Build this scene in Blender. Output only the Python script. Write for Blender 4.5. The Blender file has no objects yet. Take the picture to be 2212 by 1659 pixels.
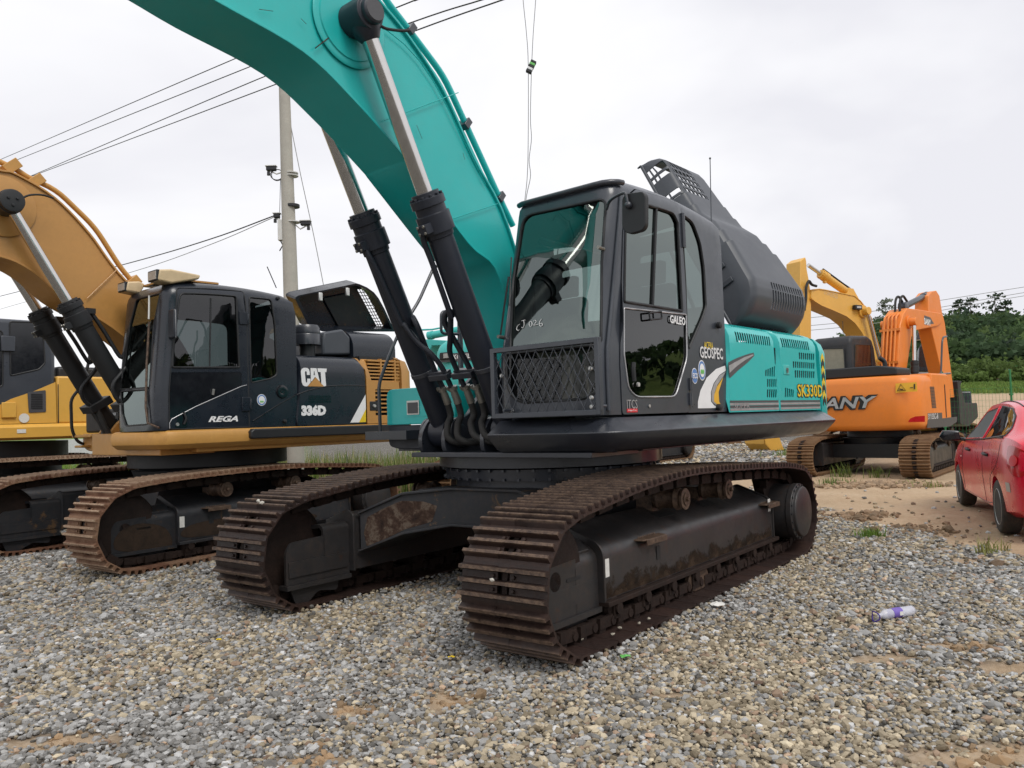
import bpy, bmesh, math, random
import numpy as np
from mathutils import Vector, Matrix
from mathutils.geometry import delaunay_2d_cdt
rng = random.Random(7)
R_ = math.radians
scene = bpy.context.scene
COL = scene.collection
# ------------------------------------------------------------------ camera (calibrated from vanishing points of the photograph)
FPX, H, CX, CY = 1725., 1.45, 1106., 829.5
PIT, ROL = R_(2.656), R_(-1.924)
CAM = np.array([0, 0, H])
_fw = np.array([0, math.cos(PIT), math.sin(PIT)]); _rt = np.array([1, 0, 0.]); _up = np.cross(_rt, _fw)
CR = _rt*math.cos(ROL) + _up*math.sin(ROL); CU = -_rt*math.sin(ROL) + _up*math.cos(ROL)
def ray(x, y): return _fw + CR*(x-CX)/FPX - CU*(y-CY)/FPX
def gnd(x, y, z=0.):
    r = ray(x, y); return CAM + r*((z-H)/r[2])
def dep(x, y, D):
    r = ray(x, y); return CAM + r*(D/r[1])
class Fr:
    """machine frame: x forward, y to the machine's left, z up; 'rear' is the bearing of its rear from the viewing axis"""
    def __init__(s, ox, oy, rear, oz=0.):
        s.o = np.array([ox, oy, oz]); a = R_(rear); s.rot = math.atan2(-math.cos(a), -math.sin(a))
        s.ax = [-np.array([math.sin(a), math.cos(a), 0]), np.array([math.cos(a), -math.sin(a), 0]), np.array([0, 0, 1.])]
    def w(s, p): return s.o + s.ax[0]*p[0] + s.ax[1]*p[1] + s.ax[2]*p[2]
    def l(s, p):
        d = np.array(p)-s.o; return (d@s.ax[0], d@s.ax[1], d@s.ax[2])
    def U(s, x, y, ax, val):
        r = ray(x, y); a = s.ax[ax]; t = (val-(CAM-s.o)@a)/(r@a); return s.l(CAM+t*r)
    def UP(s, x, y, n, c):
        """ray against local plane n.p=c"""
        nw = s.ax[0]*n[0]+s.ax[1]*n[1]+s.ax[2]*n[2]; r = ray(x, y); t = (c-(CAM-s.o)@nw)/(r@nw); return s.l(CAM+t*r)
    def xz(s, pts, y): return [(q[0], q[2]) for q in (s.U(a, b, 1, y) for a, b in pts)]
    def yz(s, pts, x): return [(q[1], q[2]) for q in (s.U(a, b, 0, x) for a, b in pts)]
# ------------------------------------------------------------------ mesh building
def cr(pts, n=6, closed=False):
    """Catmull-Rom through points"""
    P = [np.array(p, float) for p in pts]; out = []; m = len(P)
    rngk = range(m if closed else m-1)
    for i in rngk:
        if closed: p0, p1, p2, p3 = P[i-1], P[i], P[(i+1) % m], P[(i+2) % m]
        else:
            p1, p2 = P[i], P[i+1]; p0 = P[i-1] if i > 0 else 2*p1-p2; p3 = P[i+2] if i+2 < m else 2*p2-p1
        for k in range(n):
            t = k/n; out.append(.5*((2*p1)+(p2-p0)*t+(2*p0-5*p1+4*p2-p3)*t*t+(3*p1-p0-3*p2+p3)*t**3))
    if not closed: out.append(P[-1])
    return [tuple(p) for p in out]
def rpoly(pts, r, n=5):
    """round the corners of a polygon (2D or 3D polyline loop)"""
    P = [np.array(p, float) for p in pts]; m = len(P); out = []
    for i in range(m):
        a, b, c = P[i-1], P[i], P[(i+1) % m]; rr = r[i] if isinstance(r, (list, tuple)) else r
        u, v = a-b, c-b; lu, lv = np.linalg.norm(u), np.linalg.norm(v)
        if rr <= 0 or lu < 1e-6 or lv < 1e-6: out.append(tuple(b)); continue
        d = min(rr, lu*.49, lv*.49); p, q = b+u/lu*d, b+v/lv*d
        for k in range(n+1):
            t = k/n; out.append(tuple((1-t)**2*p+2*t*(1-t)*b+t*t*q))
    return out
def rline(pts, r, n=4):
    """open polyline with rounded bends"""
    P = [np.array(p, float) for p in pts]; out = [tuple(P[0])]
    for i in range(1, len(P)-1):
        a, b, c = P[i-1], P[i], P[i+1]; u, v = a-b, c-b; lu, lv = np.linalg.norm(u), np.linalg.norm(v)
        d = min(r, lu*.49, lv*.49); p, q = b+u/lu*d, b+v/lv*d
        for k in range(n+1):
            t = k/n; out.append(tuple((1-t)**2*p+2*t*(1-t)*b+t*t*q))
    out.append(tuple(P[-1])); return out
def ellipse(c, a, b, n=20): return [(c[0]+a*math.cos(2*math.pi*k/n), c[1]+b*math.sin(2*math.pi*k/n)) for k in range(n)]
class MB:
    def __init__(s): s.v = []; s.f = []
    def add(s, vs, fs):
        o = len(s.v); s.v += [tuple(map(float, p)) for p in vs]; s.f += [tuple(i+o for i in f) for f in fs]; return s
    def bx(s, x0, x1, y0, y1, z0, z1, M=None):
        vs = [(x, y, z) for z in (z0, z1) for y in (y0, y1) for x in (x0, x1)]
        if M is not None: vs = [tuple(M @ Vector(p)) for p in vs]
        return s.add(vs, [(0, 2, 3, 1), (4, 5, 7, 6), (0, 1, 5, 4), (2, 6, 7, 3), (0, 4, 6, 2), (1, 3, 7, 5)])
    def bar(s, p0, p1, w, h, up=(0, 0, 1)):
        p0, p1 = Vector(p0), Vector(p1); d = (p1-p0).normalized(); u = Vector(up); sd = d.cross(u)
        if sd.length < 1e-5: sd = d.cross(Vector((1, 0, 0)))
        sd.normalize(); u = sd.cross(d); vs = []
        for p in (p0, p1):
            for a, b in ((-1, -1), (1, -1), (1, 1), (-1, 1)): vs.append(p+sd*(a*w/2)+u*(b*h/2))
        return s.add(vs, [(0, 1, 2, 3), (7, 6, 5, 4), (0, 4, 5, 1), (1, 5, 6, 2), (2, 6, 7, 3), (3, 7, 4, 0)])
    def prism(s, poly, ax, a, b):
        n = len(poly)
        def mk(p, v): return (v, p[0], p[1]) if ax == 0 else (p[0], v, p[1]) if ax == 1 else (p[0], p[1], v)
        vs = [mk(p, a) for p in poly]+[mk(p, b) for p in poly]
        return s.add(vs, [tuple(range(n)), tuple(range(2*n-1, n-1, -1))]+[(i, i+n, (i+1) % n+n, (i+1) % n) for i in range(n)])
    def loft(s, secs, cap=True, closed=True):
        n = len(secs[0]); vs = [p for q in secs for p in q]; fs = []
        for k in range(len(secs)-1):
            for i in range(n if closed else n-1):
                j = (i+1) % n; fs.append((k*n+i, k*n+j, (k+1)*n+j, (k+1)*n+i))
        if cap: fs += [tuple(range(n-1, -1, -1)), tuple((len(secs)-1)*n+i for i in range(n))]
        return s.add(vs, fs)
    def tube(s, pts, r, n=8, closed=False):
        P = [Vector(p) for p in pts]; m = len(P); rr = r if isinstance(r, (list, tuple)) else [r]*m; secs = []
        up = None
        for i in range(m):
            a = P[i-1] if (i > 0 or closed) else P[i]; b = P[(i+1) % m] if (i < m-1 or closed) else P[i]
            t = (b-a)
            if t.length < 1e-9: t = Vector((0, 0, 1))
            t.normalize()
            if up is None:
                up = Vector((0, 0, 1)) if abs(t.z) < .9 else Vector((1, 0, 0))
            sd = t.cross(up)
            if sd.length < 1e-6: sd = t.cross(Vector((.3, .8, .1)))
            sd.normalize(); up = sd.cross(t).normalized()
            secs.append([P[i]+(sd*math.cos(2*math.pi*k/n)+up*math.sin(2*math.pi*k/n))*rr[i] for k in range(n)])
        if closed: secs.append(secs[0]); return s.loft(secs, cap=False)
        return s.loft(secs)
    def cyl(s, p0, p1, r, r1=None, n=24): return s.tube([p0, p1], [r, r if r1 is None else r1], n)
    def lathe(s, prof, p0, ax, n=28):
        """prof: (distance along axis, radius)"""
        o = Vector(p0); a = Vector(ax).normalized(); u = a.cross(Vector((0, 0, 1)) if abs(a.z) < .9 else Vector((1, 0, 0))).normalized(); v = a.cross(u)
        return s.loft([[o+a*h+(u*math.cos(2*math.pi*k/n)+v*math.sin(2*math.pi*k/n))*max(r, 1e-4) for k in range(n)] for h, r in prof])
    def ball(s, c, r, n=10, sq=(1, 1, 1)):
        secs = []
        for i in range(n+1):
            a = math.pi*i/n; secs.append([(c[0]+r*sq[0]*max(math.sin(a), 1e-3)*math.cos(2*math.pi*k/(2*n)), c[1]+r*sq[1]*max(math.sin(a), 1e-3)*math.sin(2*math.pi*k/(2*n)), c[2]+r*sq[2]*math.cos(a)) for k in range(2*n)])
        return s.loft(secs)
    def hexb(s, p, ax, r=.014, h=.012): return s.lathe([(0, r), (h, r), (h+.002, r*.8)], p, ax, 6)
    def obj(s, name, mat, parent=None, bevel=0., smooth=35, seg=2, recalc=True):
        me = bpy.data.meshes.new(name); me.from_pydata(s.v, [], s.f)
        if recalc:
            bm = bmesh.new(); bm.from_mesh(me); bmesh.ops.recalc_face_normals(bm, faces=bm.faces); bm.to_mesh(me); bm.free()
        return link(name, me, mat, parent, bevel, smooth, seg)
def link(name, me, mat, parent=None, bevel=0., smooth=35, seg=2):
    me.materials.append(mat)
    if smooth:
        me.shade_smooth(); me.set_sharp_from_angle(angle=R_(smooth)); cnt = np.zeros(len(me.edges), int); le = np.empty(len(me.loops), np.int32); me.loops.foreach_get('edge_index', le); np.add.at(cnt, le, 1)
        if (cnt == 1).any():    # free edges stay crisp when the sheet is given thickness
            at = me.attributes.get('sharp_edge') or me.attributes.new('sharp_edge', 'BOOLEAN', 'EDGE'); v = np.zeros(len(me.edges), bool); at.data.foreach_get('value', v); at.data.foreach_set('value', v | (cnt == 1))
    else: me.shade_flat()
    o = bpy.data.objects.new(name, me); COL.objects.link(o)
    if parent: o.parent = parent
    if bevel:
        m = o.modifiers.new('Bevel', 'BEVEL'); m.width = bevel; m.segments = seg; m.limit_method = 'ANGLE'; m.angle_limit = R_(32); m.harden_normals = False
    return o
def pip(p, poly):
    x, y = p; c = False; n = len(poly); j = n-1
    for i in range(n):
        xi, yi = poly[i]; xj, yj = poly[j]
        if (yi > y) != (yj > y) and x < (xj-xi)*(y-yi)/(yj-yi)+xi: c = not c
        j = i
    return c
def cdt(outer, holes=(), step=.06):
    loops = [list(outer)]+[list(h) for h in holes]; V = []; E = []
    for L in loops:
        o = len(V); V += [Vector(p) for p in L]; E += [(o+i, o+(i+1) % len(L)) for i in range(len(L))]
    if step:
        xs = [p[0] for p in outer]; ys = [p[1] for p in outer]
        nx = int((max(xs)-min(xs))/step)+1; ny = int((max(ys)-min(ys))/step)+1
        for i in range(1, nx):
            for j in range(1, ny):
                p = (min(xs)+(max(xs)-min(xs))*i/nx, min(ys)+(max(ys)-min(ys))*j/ny)
                if pip(p, outer) and not any(pip(p, h) for h in holes): V.append(Vector(p))
    r = delaunay_2d_cdt(V, E, [], 0, 1e-5); vs = [tuple(v) for v in r[0]]; fs = []
    for f in r[2]:
        c = (sum(vs[i][0] for i in f)/len(f), sum(vs[i][1] for i in f)/len(f))
        if pip(c, outer) and not any(pip(c, h) for h in holes): fs.append(tuple(f))
    return vs, fs
def panel(name, outer, holes, mapf, mat, parent=None, thick=.02, step=.06, smooth=35, flip=False, bevel=0.):
    vs, fs = cdt(outer, holes, step); me = bpy.data.meshes.new(name)
    me.from_pydata([tuple(map(float, mapf(*p))) for p in vs], [], [tuple(reversed(f)) if flip else f for f in fs])
    o = link(name, me, mat, parent, 0, smooth)
    if thick:
        m = o.modifiers.new('Solidify', 'SOLIDIFY'); m.thickness = thick; m.offset = -1
    if bevel:
        m = o.modifiers.new('Bevel', 'BEVEL'); m.width = bevel; m.segments = 2; m.limit_method = 'ANGLE'; m.angle_limit = R_(40)
    return o
def text(name, s, mat, parent, origin, xdir, ydir, height, width=None, extrude=.003, bold=0., shear=0., space=1., res=2):
    """lettering: lower left corner at origin, letters 'height' tall, stretched to 'width'"""
    cu = bpy.data.curves.new(name, 'FONT'); cu.body = s; cu.size = 1; cu.extrude = 0; cu.shear = shear; cu.offset = bold; cu.space_character = space; cu.resolution_u = res
    t = bpy.data.objects.new(name, cu); COL.objects.link(t); dg = bpy.context.evaluated_depsgraph_get()
    me = bpy.data.meshes.new_from_object(t.evaluated_get(dg)); bpy.data.objects.remove(t); bpy.data.curves.remove(cu)
    vs = [v.co.copy() for v in me.vertices]; x0, x1 = min(v.x for v in vs), max(v.x for v in vs); y0, y1 = min(v.y for v in vs), max(v.y for v in vs)
    X, Y = Vector(xdir).normalized(), Vector(ydir).normalized(); N = X.cross(Y); O = Vector(origin)
    sy = height/(y1-y0); sx = (width/(x1-x0)) if width else sy
    for v in me.vertices: v.co = O+X*((v.co.x-x0)*sx)+Y*((v.co.y-y0)*sy)
    o = link(name, me, mat, parent, 0, 20)
    if extrude:
        m = o.modifiers.new('Solidify', 'SOLIDIFY'); m.thickness = extrude; m.offset = 1
    return o
def flat(name, poly2, mapf, mat, parent, thick=.002, step=0): return panel(name, poly2, (), mapf, mat, parent, thick, step, 35)
def empty(name, label, cat, loc=(0, 0, 0), rot=0., group=None):
    o = bpy.data.objects.new(name, None); COL.objects.link(o); o.location = loc; o.rotation_euler = (0, 0, rot); o.empty_display_size = .3
    return tag(o, label, cat, group)
def tag(o, label, cat, group=None):
    o['label'] = label; o['category'] = cat
    if group: o['group'] = group
    return o
def kind(o, k): o['kind'] = k; return o
def dup(o, parent=None):
    c = o.copy(); COL.objects.link(c); c.parent = parent
    for ch in list(o.children): dup(ch, c)
    return c
# ------------------------------------------------------------------ materials
def lin(h):
    if isinstance(h, (tuple, list)): return tuple(h)[:3]
    h = h.lstrip('#'); c = [int(h[i:i+2], 16)/255 for i in (0, 2, 4)]
    return tuple(x/12.92 if x <= .04045 else ((x+.055)/1.055)**2.4 for x in c)
class NT:
    def __init__(s, name):
        s.m = bpy.data.materials.new(name); s.m.use_nodes = True; s.t = s.m.node_tree; s.n = s.t.nodes; s.b = s.n['Principled BSDF']
        s.co = s.n.new('ShaderNodeTexCoord').outputs['Object']
    def link(s, a, b): s.t.links.new(a, b)
    def noise(s, scale, detail=4, rough=.6, co=None, dist=0.):
        x = s.n.new('ShaderNodeTexNoise'); x.inputs['Scale'].default_value = scale; x.inputs['Detail'].default_value = detail; x.inputs['Roughness'].default_value = rough; x.inputs['Distortion'].default_value = dist
        s.link(co or s.co, x.inputs['Vector']); return x.outputs['Fac']
    def ramp(s, fac, stops):
        x = s.n.new('ShaderNodeValToRGB'); e = x.color_ramp.elements
        while len(e) < len(stops): e.new(.5)
        for el, (p, c) in zip(e, stops): el.position = p; el.color = (*(lin(c) if not isinstance(c, (int, float)) else (c,)*3), 1)
        s.link(fac, x.inputs['Fac']); return x.outputs['Color']
    def mix(s, fac, a, b, mode='MIX'):
        x = s.n.new('ShaderNodeMix'); x.data_type = 'RGBA'; x.blend_type = mode
        for i, v in ((0, fac), (6, a), (7, b)):
            if hasattr(v, 'links'): s.link(v, x.inputs[i])
            elif i == 0: x.inputs[0].default_value = v
            else: x.inputs[i].default_value = (*lin(v), 1)
        return x.outputs[2]
    def math(s, op, a, b=0.):
        x = s.n.new('ShaderNodeMath'); x.operation = op
        for i, v in ((0, a), (1, b)):
            if hasattr(v, 'links'): s.link(v, x.inputs[i])
            else: x.inputs[i].default_value = v
        return x.outputs[0]
    def map(s, scale, co=None):
        x = s.n.new('ShaderNodeMapping'); x.inputs['Scale'].default_value = scale; s.link(co or s.co, x.inputs['Vector']); return x.outputs['Vector']
    def bump(s, h, strength=.3, dist=.01):
        x = s.n.new('ShaderNodeBump'); x.inputs['Strength'].default_value = strength; x.inputs['Distance'].default_value = dist; s.link(h, x.inputs['Height']); s.link(x.outputs['Normal'], s.b.inputs['Normal'])
    def done(s, col=None, rough=None, metal=0., spec=.5, coat=0.):
        for k, v in (('Base Color', col), ('Roughness', rough), ('Metallic', metal), ('Specular IOR Level', spec), ('Coat Weight', coat)):
            if v is None: continue
            if hasattr(v, 'links'): s.link(v, s.b.inputs[k])
            else: s.b.inputs[k].default_value = (*lin(v), 1) if k == 'Base Color' else v
        if coat: s.b.inputs['Coat Roughness'].default_value = .12
        return s.m
def paint(name, c, rough=.4, dirt='#7b7060', amt=.25, var=.10, scale=3., wear=None, weart=.68, coat=0., spec=.5, metal=0., bumpa=.05):
    """painted sheet metal: uneven gloss, dust film, optional worn patches"""
    N = NT(name); c = lin(c); n1 = N.noise(scale, 6, .65); n2 = N.noise(scale*9, 5, .7)
    base = N.mix(N.ramp(n1, [(.3, 0.), (.7, 1.)]), tuple(x*(1-var) for x in c), tuple(min(1, x*(1+var)) for x in c))
    sp = N.math('MULTIPLY', N.ramp(n2, [(.42, 0.), (.75, 1.)]), N.ramp(n1, [(.35, .15), (.75, 1.)]))
    col = N.mix(N.math('MULTIPLY', sp, amt), base, dirt)
    if wear:
        w = N.noise(scale*1.7, 8, .75, dist=.6); col = N.mix(N.ramp(w, [(weart-.02, 0.), (weart+.03, 1.)]), col, wear)
    rg = N.ramp(N.noise(scale*2.3, 5, .7), [(.25, max(0, rough-.12)), (.8, min(1, rough+.18))])
    if bumpa: N.bump(n2, bumpa, .004)
    return N.done(col, rg, metal, spec, coat)
def plain(name, c, rough=.6, metal=0., spec=.5, var=.12, scale=12., bumpa=.15, coat=0.):
    N = NT(name); c = lin(c); n = N.noise(scale, 5, .65)
    col = N.mix(N.ramp(n, [(.3, 0.), (.72, 1.)]), tuple(x*(1-var) for x in c), tuple(min(1, x*(1+var)) for x in c))
    if bumpa: N.bump(N.noise(scale*6, 3, .6), bumpa, .003)
    return N.done(col, N.ramp(n, [(.2, max(0, rough-.08)), (.8, min(1, rough+.1))]), metal, spec, coat)
def rusty(name, cols, rough=.8, scale=7., metal=.0, bumpa=.5, spec=.3):
    N = NT(name); n = N.noise(scale, 8, .7, dist=.4); n2 = N.noise(scale*6, 5, .7)
    a = N.ramp(n, [(.28+.44*i/(len(cols)-1), c) for i, c in enumerate(cols)])
    col = N.mix(.35, a, N.ramp(n2, [(.3, cols[0]), (.7, cols[-1])]), 'MIX'); N.bump(n2, bumpa, .006)
    return N.done(col, N.ramp(n2, [(.3, rough-.15), (.7, min(1, rough+.1))]), metal, spec)
def glass(name, tint, refl=.9, rough=.01, ior=1.5, boost=0.):
    m = bpy.data.materials.new(name); m.use_nodes = True; t = m.node_tree; n = t.nodes; n.remove(n['Principled BSDF'])
    tr = n.new('ShaderNodeBsdfTransparent'); tr.inputs[0].default_value = (*lin(tint), 1)
    g = n.new('ShaderNodeBsdfGlossy'); g.inputs['Roughness'].default_value = rough; g.inputs['Color'].default_value = (*refl, 1) if isinstance(refl, tuple) else (refl, refl, refl, 1)
    co = n.new('ShaderNodeTexCoord'); nz = n.new('ShaderNodeTexNoise'); nz.inputs['Scale'].default_value = 2.5; t.links.new(co.outputs['Object'], nz.inputs['Vector'])
    bp = n.new('ShaderNodeBump'); bp.inputs['Strength'].default_value = .04; bp.inputs['Distance'].default_value = .05; t.links.new(nz.outputs['Fac'], bp.inputs['Height']); t.links.new(bp.outputs[0], g.inputs['Normal'])
    fr = n.new('ShaderNodeFresnel'); fr.inputs['IOR'].default_value = ior; ad = n.new('ShaderNodeMath'); ad.operation = 'ADD'; ad.inputs[1].default_value = boost; t.links.new(fr.outputs[0], ad.inputs[0]); ad.use_clamp = True
    mx = n.new('ShaderNodeMixShader'); t.links.new(ad.outputs[0], mx.inputs[0]); t.links.new(tr.outputs[0], mx.inputs[1]); t.links.new(g.outputs[0], mx.inputs[2]); t.links.new(mx.outputs[0], n['Material Output'].inputs[0])
    return m
MT = {}
def mats():
    M = MT
    M['teal'] = paint('teal paint', (.012, .47, .45), .36, '#6f9088', .14, .05, 1.3, coat=.25)
    M['teal_old'] = paint('weathered teal paint', (.05, .47, .44), .5, '#8a8f86', .35, .1, 2.)
    M['dark'] = paint('slate grey paint', (.026, .030, .040), .34, '#6b665e', .10, .12, 2., spec=.6, coat=.35)
    M['cabgrey'] = paint('cab grey paint', (.040, .047, .060), .34, '#77736c', .08, .1, 2., coat=.25)
    M['navy'] = paint('cylinder navy paint', (.017, .021, .032), .42, '#5d5850', .10, .15, 2.)
    M['black'] = plain('black plastic', (.014, .015, .017), .5, bumpa=.1)
    M['blackgloss'] = plain('black gloss', (.008, .009, .012), .15, bumpa=0., coat=.4)
    M['rubber'] = plain('black rubber', (.012, .012, .012), .75)
    M['hose'] = plain('hose rubber', (.02, .019, .018), .7, scale=30)
    M['hoodgrey'] = plain('hood grey plastic', (.055, .062, .074), .42, scale=3, bumpa=.05)
    M['chrome'] = plain('chromed rod', (.62, .60, .58), .14, 1., bumpa=0., var=.05)
    M['steel'] = plain('plated steel', (.30, .29, .26), .4, .8)
    M['darkbolt'] = plain('dark bolt', (.10, .10, .10), .5, .4)
    M['bolt'] = plain('bright bolt', (.6, .6, .58), .35, .7)
    def shoe(name, cols, rough, scale, metal, edge):
        """track steel: each shoe a little different, grouser tips worn bright"""
        N = NT(name); oi = N.n.new('ShaderNodeObjectInfo'); n = N.noise(scale, 8, .7, dist=.4); n2 = N.noise(scale*6, 5, .7); a = N.ramp(N.math('ADD', N.math('MULTIPLY', n, .8), N.math('MULTIPLY', oi.outputs['Random'], .22)), [(.25+.5*i/(len(cols)-1), c) for i, c in enumerate(cols)])
        sx = N.n.new('ShaderNodeSeparateXYZ'); N.link(N.co, sx.inputs[0]); tip = N.math('MULTIPLY', N.ramp(sx.outputs['Z'], [(.040, 0.), (.053, 1.)]), N.ramp(n2, [(.35, .1), (.6, 1.)]))
        col = N.mix(N.math('MULTIPLY', tip, .75), N.mix(.3, a, N.ramp(n2, [(.3, cols[0]), (.7, cols[-1])])), edge); N.bump(n2, .5, .006)
        return N.done(col, N.ramp(n2, [(.3, rough-.15), (.7, min(1, rough+.1))]), metal, .45)
    M['shoe'] = shoe('dark brown track steel', ['#1b1413', '#2a1f1c', '#382823', '#46332b'], .55, 5., .2, '#75604f')
    M['shoe_rust'] = shoe('rusty track steel', ['#3c2319', '#63402d', '#7f5c45', '#97795f', '#5a3526'], .85, 6., 0., '#b09a82')
    M['shoe_mud'] = rusty('muddy track steel', ['#5a4230', '#7d6046', '#8f7355', '#6a4c36'], .9, 4.)
    M['chain'] = rusty('chain steel', ['#191311', '#2a201c', '#3a2b24'], .7, 8., .2)
    M['frame'] = paint('track frame paint', (.024, .023, .024), .42, '#5a4636', .35, .15, 2.2, wear='#3a2a22', weart=.60)
    M['frame_black'] = paint('black track frame', (.016, .018, .022), .5, '#5a4636', .35, .15, 2.2, wear='#54402c', weart=.62)
    M['rustpatch'] = rusty('rust patch', ['#1e1613', '#33241d', '#4a372c', '#75675a', '#2a201c'], .9, 11.); N = NT('fading mud'); sx = N.n.new('ShaderNodeSeparateXYZ'); N.link(N.co, sx.inputs[0]); nn_ = N.noise(6, 9, .75, dist=.5); N.done(N.ramp(N.noise(9, 7, .7), [(.3, '#1d1713'), (.5, '#33281f'), (.75, '#4a3b2e')]), .95, spec=.15); N.link(N.ramp(N.math('ADD', sx.outputs['Z'], N.math('MULTIPLY', nn_, .42)), [(.47, 1.), (.57, 0.)]), N.b.inputs['Alpha']); M['mudfade'] = N.m
    M['mud'] = rusty('dried mud', ['#1d1713', '#2e241c', '#3f3126', '#33281f'], .95, 7.)
    M['catyellow'] = paint('ochre yellow paint', (.50, .25, .065), .42, '#7a5a36', .25, .07, 1.8, coat=.15)
    M['catyellow_dirty'] = paint('worn ochre paint', (.54, .28, .07), .45, '#6a4526', .35, .08, 2., wear='#53301c', weart=.74)
    M['yellow'] = paint('bright yellow paint', (.72, .40, .07), .42, '#8a6a40', .2, .06, 1.5, coat=.15)
    M['catblack'] = paint('blue black paint', (.010, .014, .022), .28, '#4a4640', .05, .15, 1.6, coat=.2)
    M['orange'] = paint('orange paint', (.76, .22, .025), .45, '#8a6a50', .22, .05, 1.4, coat=.1)
    M['cream'] = plain('cream plastic', (.62, .47, .28), .5)
    M['white'] = plain('white vinyl', (.80, .80, .80), .45, var=.04, bumpa=0)
    M['yellowvinyl'] = plain('yellow vinyl', (.78, .55, .02), .4, var=.04, bumpa=0)
    M['goldvinyl'] = plain('golden vinyl', (.75, .42, .03), .4, var=.05, bumpa=0)
    M['silver'] = plain('silver vinyl', (.45, .45, .46), .35, .5, var=.1, bumpa=0)
    M['greyvinyl'] = plain('dark grey vinyl', (.07, .07, .075), .4, var=.1, bumpa=0)
    M['blackvinyl'] = plain('black vinyl', (.012, .012, .012), .4, var=.1, bumpa=0)
    M['redvinyl'] = plain('red vinyl', (.65, .03, .04), .4, var=.05, bumpa=0)
    M['bluevinyl'] = plain('blue vinyl', (.10, .22, .5), .4, var=.05, bumpa=0)
    M['greenvinyl'] = plain('green vinyl', (.15, .5, .12), .4, var=.05, bumpa=0)
    M['sticker'] = plain('sticker paper', (.7, .69, .65), .5, var=.08, scale=40, bumpa=0)
    M['glass'] = glass('tinted cab glass', (.20, .27, .25), (.78, .90, .86), ior=1.6, boost=.12)
    M['glass_dark'] = glass('dark cab glass', (.07, .09, .09), .95, ior=1.5, boost=.03)
    M['glass_side'] = glass('side glass', (.06, .085, .078), (.80, .90, .86), ior=1.6, boost=.12)
    M['glass_clear'] = glass('clear glass', (.8, .82, .82), .9, ior=1.45)
    M['lamp'] = plain('lamp lens', (.5, .5, .48), .15, .3, bumpa=0)
    M['redlens'] = plain('red lens', (.5, .01, .015), .15, bumpa=0, coat=.5)
    M['interior'] = plain('cab interior', (.10, .11, .11), .8)
    M['beige'] = plain('beige interior', (.28, .26, .20), .8)
    M['concrete'] = paint('pole concrete', (.42, .40, .35), .85, '#6a6458', .4, .12, 4., bumpa=.3)
    M['pvc'] = plain('white plastic', (.65, .65, .62), .5)
    M['wire'] = plain('wire', (.02, .02, .02), .6)
    M['wire_grey'] = plain('grey wire', (.30, .30, .30), .6)
    M['carred'] = paint('red car paint', (.74, .010, .040), .26, '#a06a5c', .03, .02, .6, coat=.6, bumpa=0)
    M['tyre'] = paint('dusty tyre', (.03, .028, .026), .8, '#6a5442', .9, .2, 6.)
    M['rim'] = plain('silver wheel trim', (.50, .50, .49), .35, .6)
    M['grn_post'] = plain('green fence paint', (.02, .18, .06), .5)
mats()
# ------------------------------------------------------------------ camera object, light, sky
cd = bpy.data.cameras.new('camera'); cam = bpy.data.objects.new('camera', cd); COL.objects.link(cam)
cd.sensor_width = 36; cd.lens = 36*FPX/2212; cd.clip_end = 3000; cd.clip_start = .05
cam.matrix_world = Matrix([(CR[0], CU[0], -_fw[0], 0), (CR[1], CU[1], -_fw[1], 0), (CR[2], CU[2], -_fw[2], H), (0, 0, 0, 1)])
scene.camera = cam
vs_ = scene.view_settings; scene.display_settings.display_device = 'sRGB'; vs_.view_transform = 'Standard'; vs_.look = 'None'; vs_.exposure = .12; vs_.gamma = 1; vs_.use_curve_mapping = False
SUN_EL, SUN_AZ = R_(52), R_(150)   # azimuth measured clockwise from the viewing direction
sd = bpy.data.lights.new('sun', 'SUN'); sd.energy = 1.5; sd.angle = R_(24); sd.color = (1, .96, .9)
sun = bpy.data.objects.new('sun', sd); COL.objects.link(sun)
sdir = Vector((math.sin(SUN_AZ)*math.cos(SUN_EL), math.cos(SUN_AZ)*math.cos(SUN_EL), math.sin(SUN_EL)))
sun.rotation_euler = sdir.to_track_quat('Z', 'Y').to_euler(); sun.location = (10, -10, 30)
w = bpy.data.worlds.new('World'); scene.world = w; w.use_nodes = True; t = w.node_tree; n = t.nodes; bg = n['Background']; out = n['World Output']
sky = n.new('ShaderNodeTexSky'); sky.sky_type = 'NISHITA'; sky.sun_disc = False; sky.sun_elevation = SUN_EL; sky.sun_rotation = SUN_AZ; t.links.new(sky.outputs[0], bg.inputs[0]); bg.inputs[1].default_value = .05
tc = n.new('ShaderNodeTexCoord'); mp = n.new('ShaderNodeMapping'); mp.inputs['Scale'].default_value = (1, 1, 2.2); mp.inputs['Location'].default_value = (.35, .1, .6); t.links.new(tc.outputs['Generated'], mp.inputs['Vector'])
nz = n.new('ShaderNodeTexNoise'); nz.inputs['Scale'].default_value = 1.7; nz.inputs['Detail'].default_value = 5; nz.inputs['Roughness'].default_value = .5; nz.inputs['Distortion'].default_value = .3; t.links.new(mp.outputs[0], nz.inputs['Vector'])
rp = n.new('ShaderNodeValToRGB'); e = rp.color_ramp.elements; e[0].position = .36; e[0].color = (.80, .80, .85, 1); e[1].position = .62; e[1].color = (1.0, 1.0, 1.02, 1); em = e.new(.49); em.color = (.92, .92, .95, 1); t.links.new(nz.outputs['Fac'], rp.inputs['Fac'])
b2 = n.new('ShaderNodeBackground'); t.links.new(rp.outputs[0], b2.inputs[0]); b2.inputs[1].default_value = 1.0
mx = n.new('ShaderNodeMixShader'); mx.inputs[0].default_value = .97; t.links.new(bg.outputs[0], mx.inputs[1]); t.links.new(b2.outputs[0], mx.inputs[2]); t.links.new(mx.outputs[0], out.inputs[0])
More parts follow.
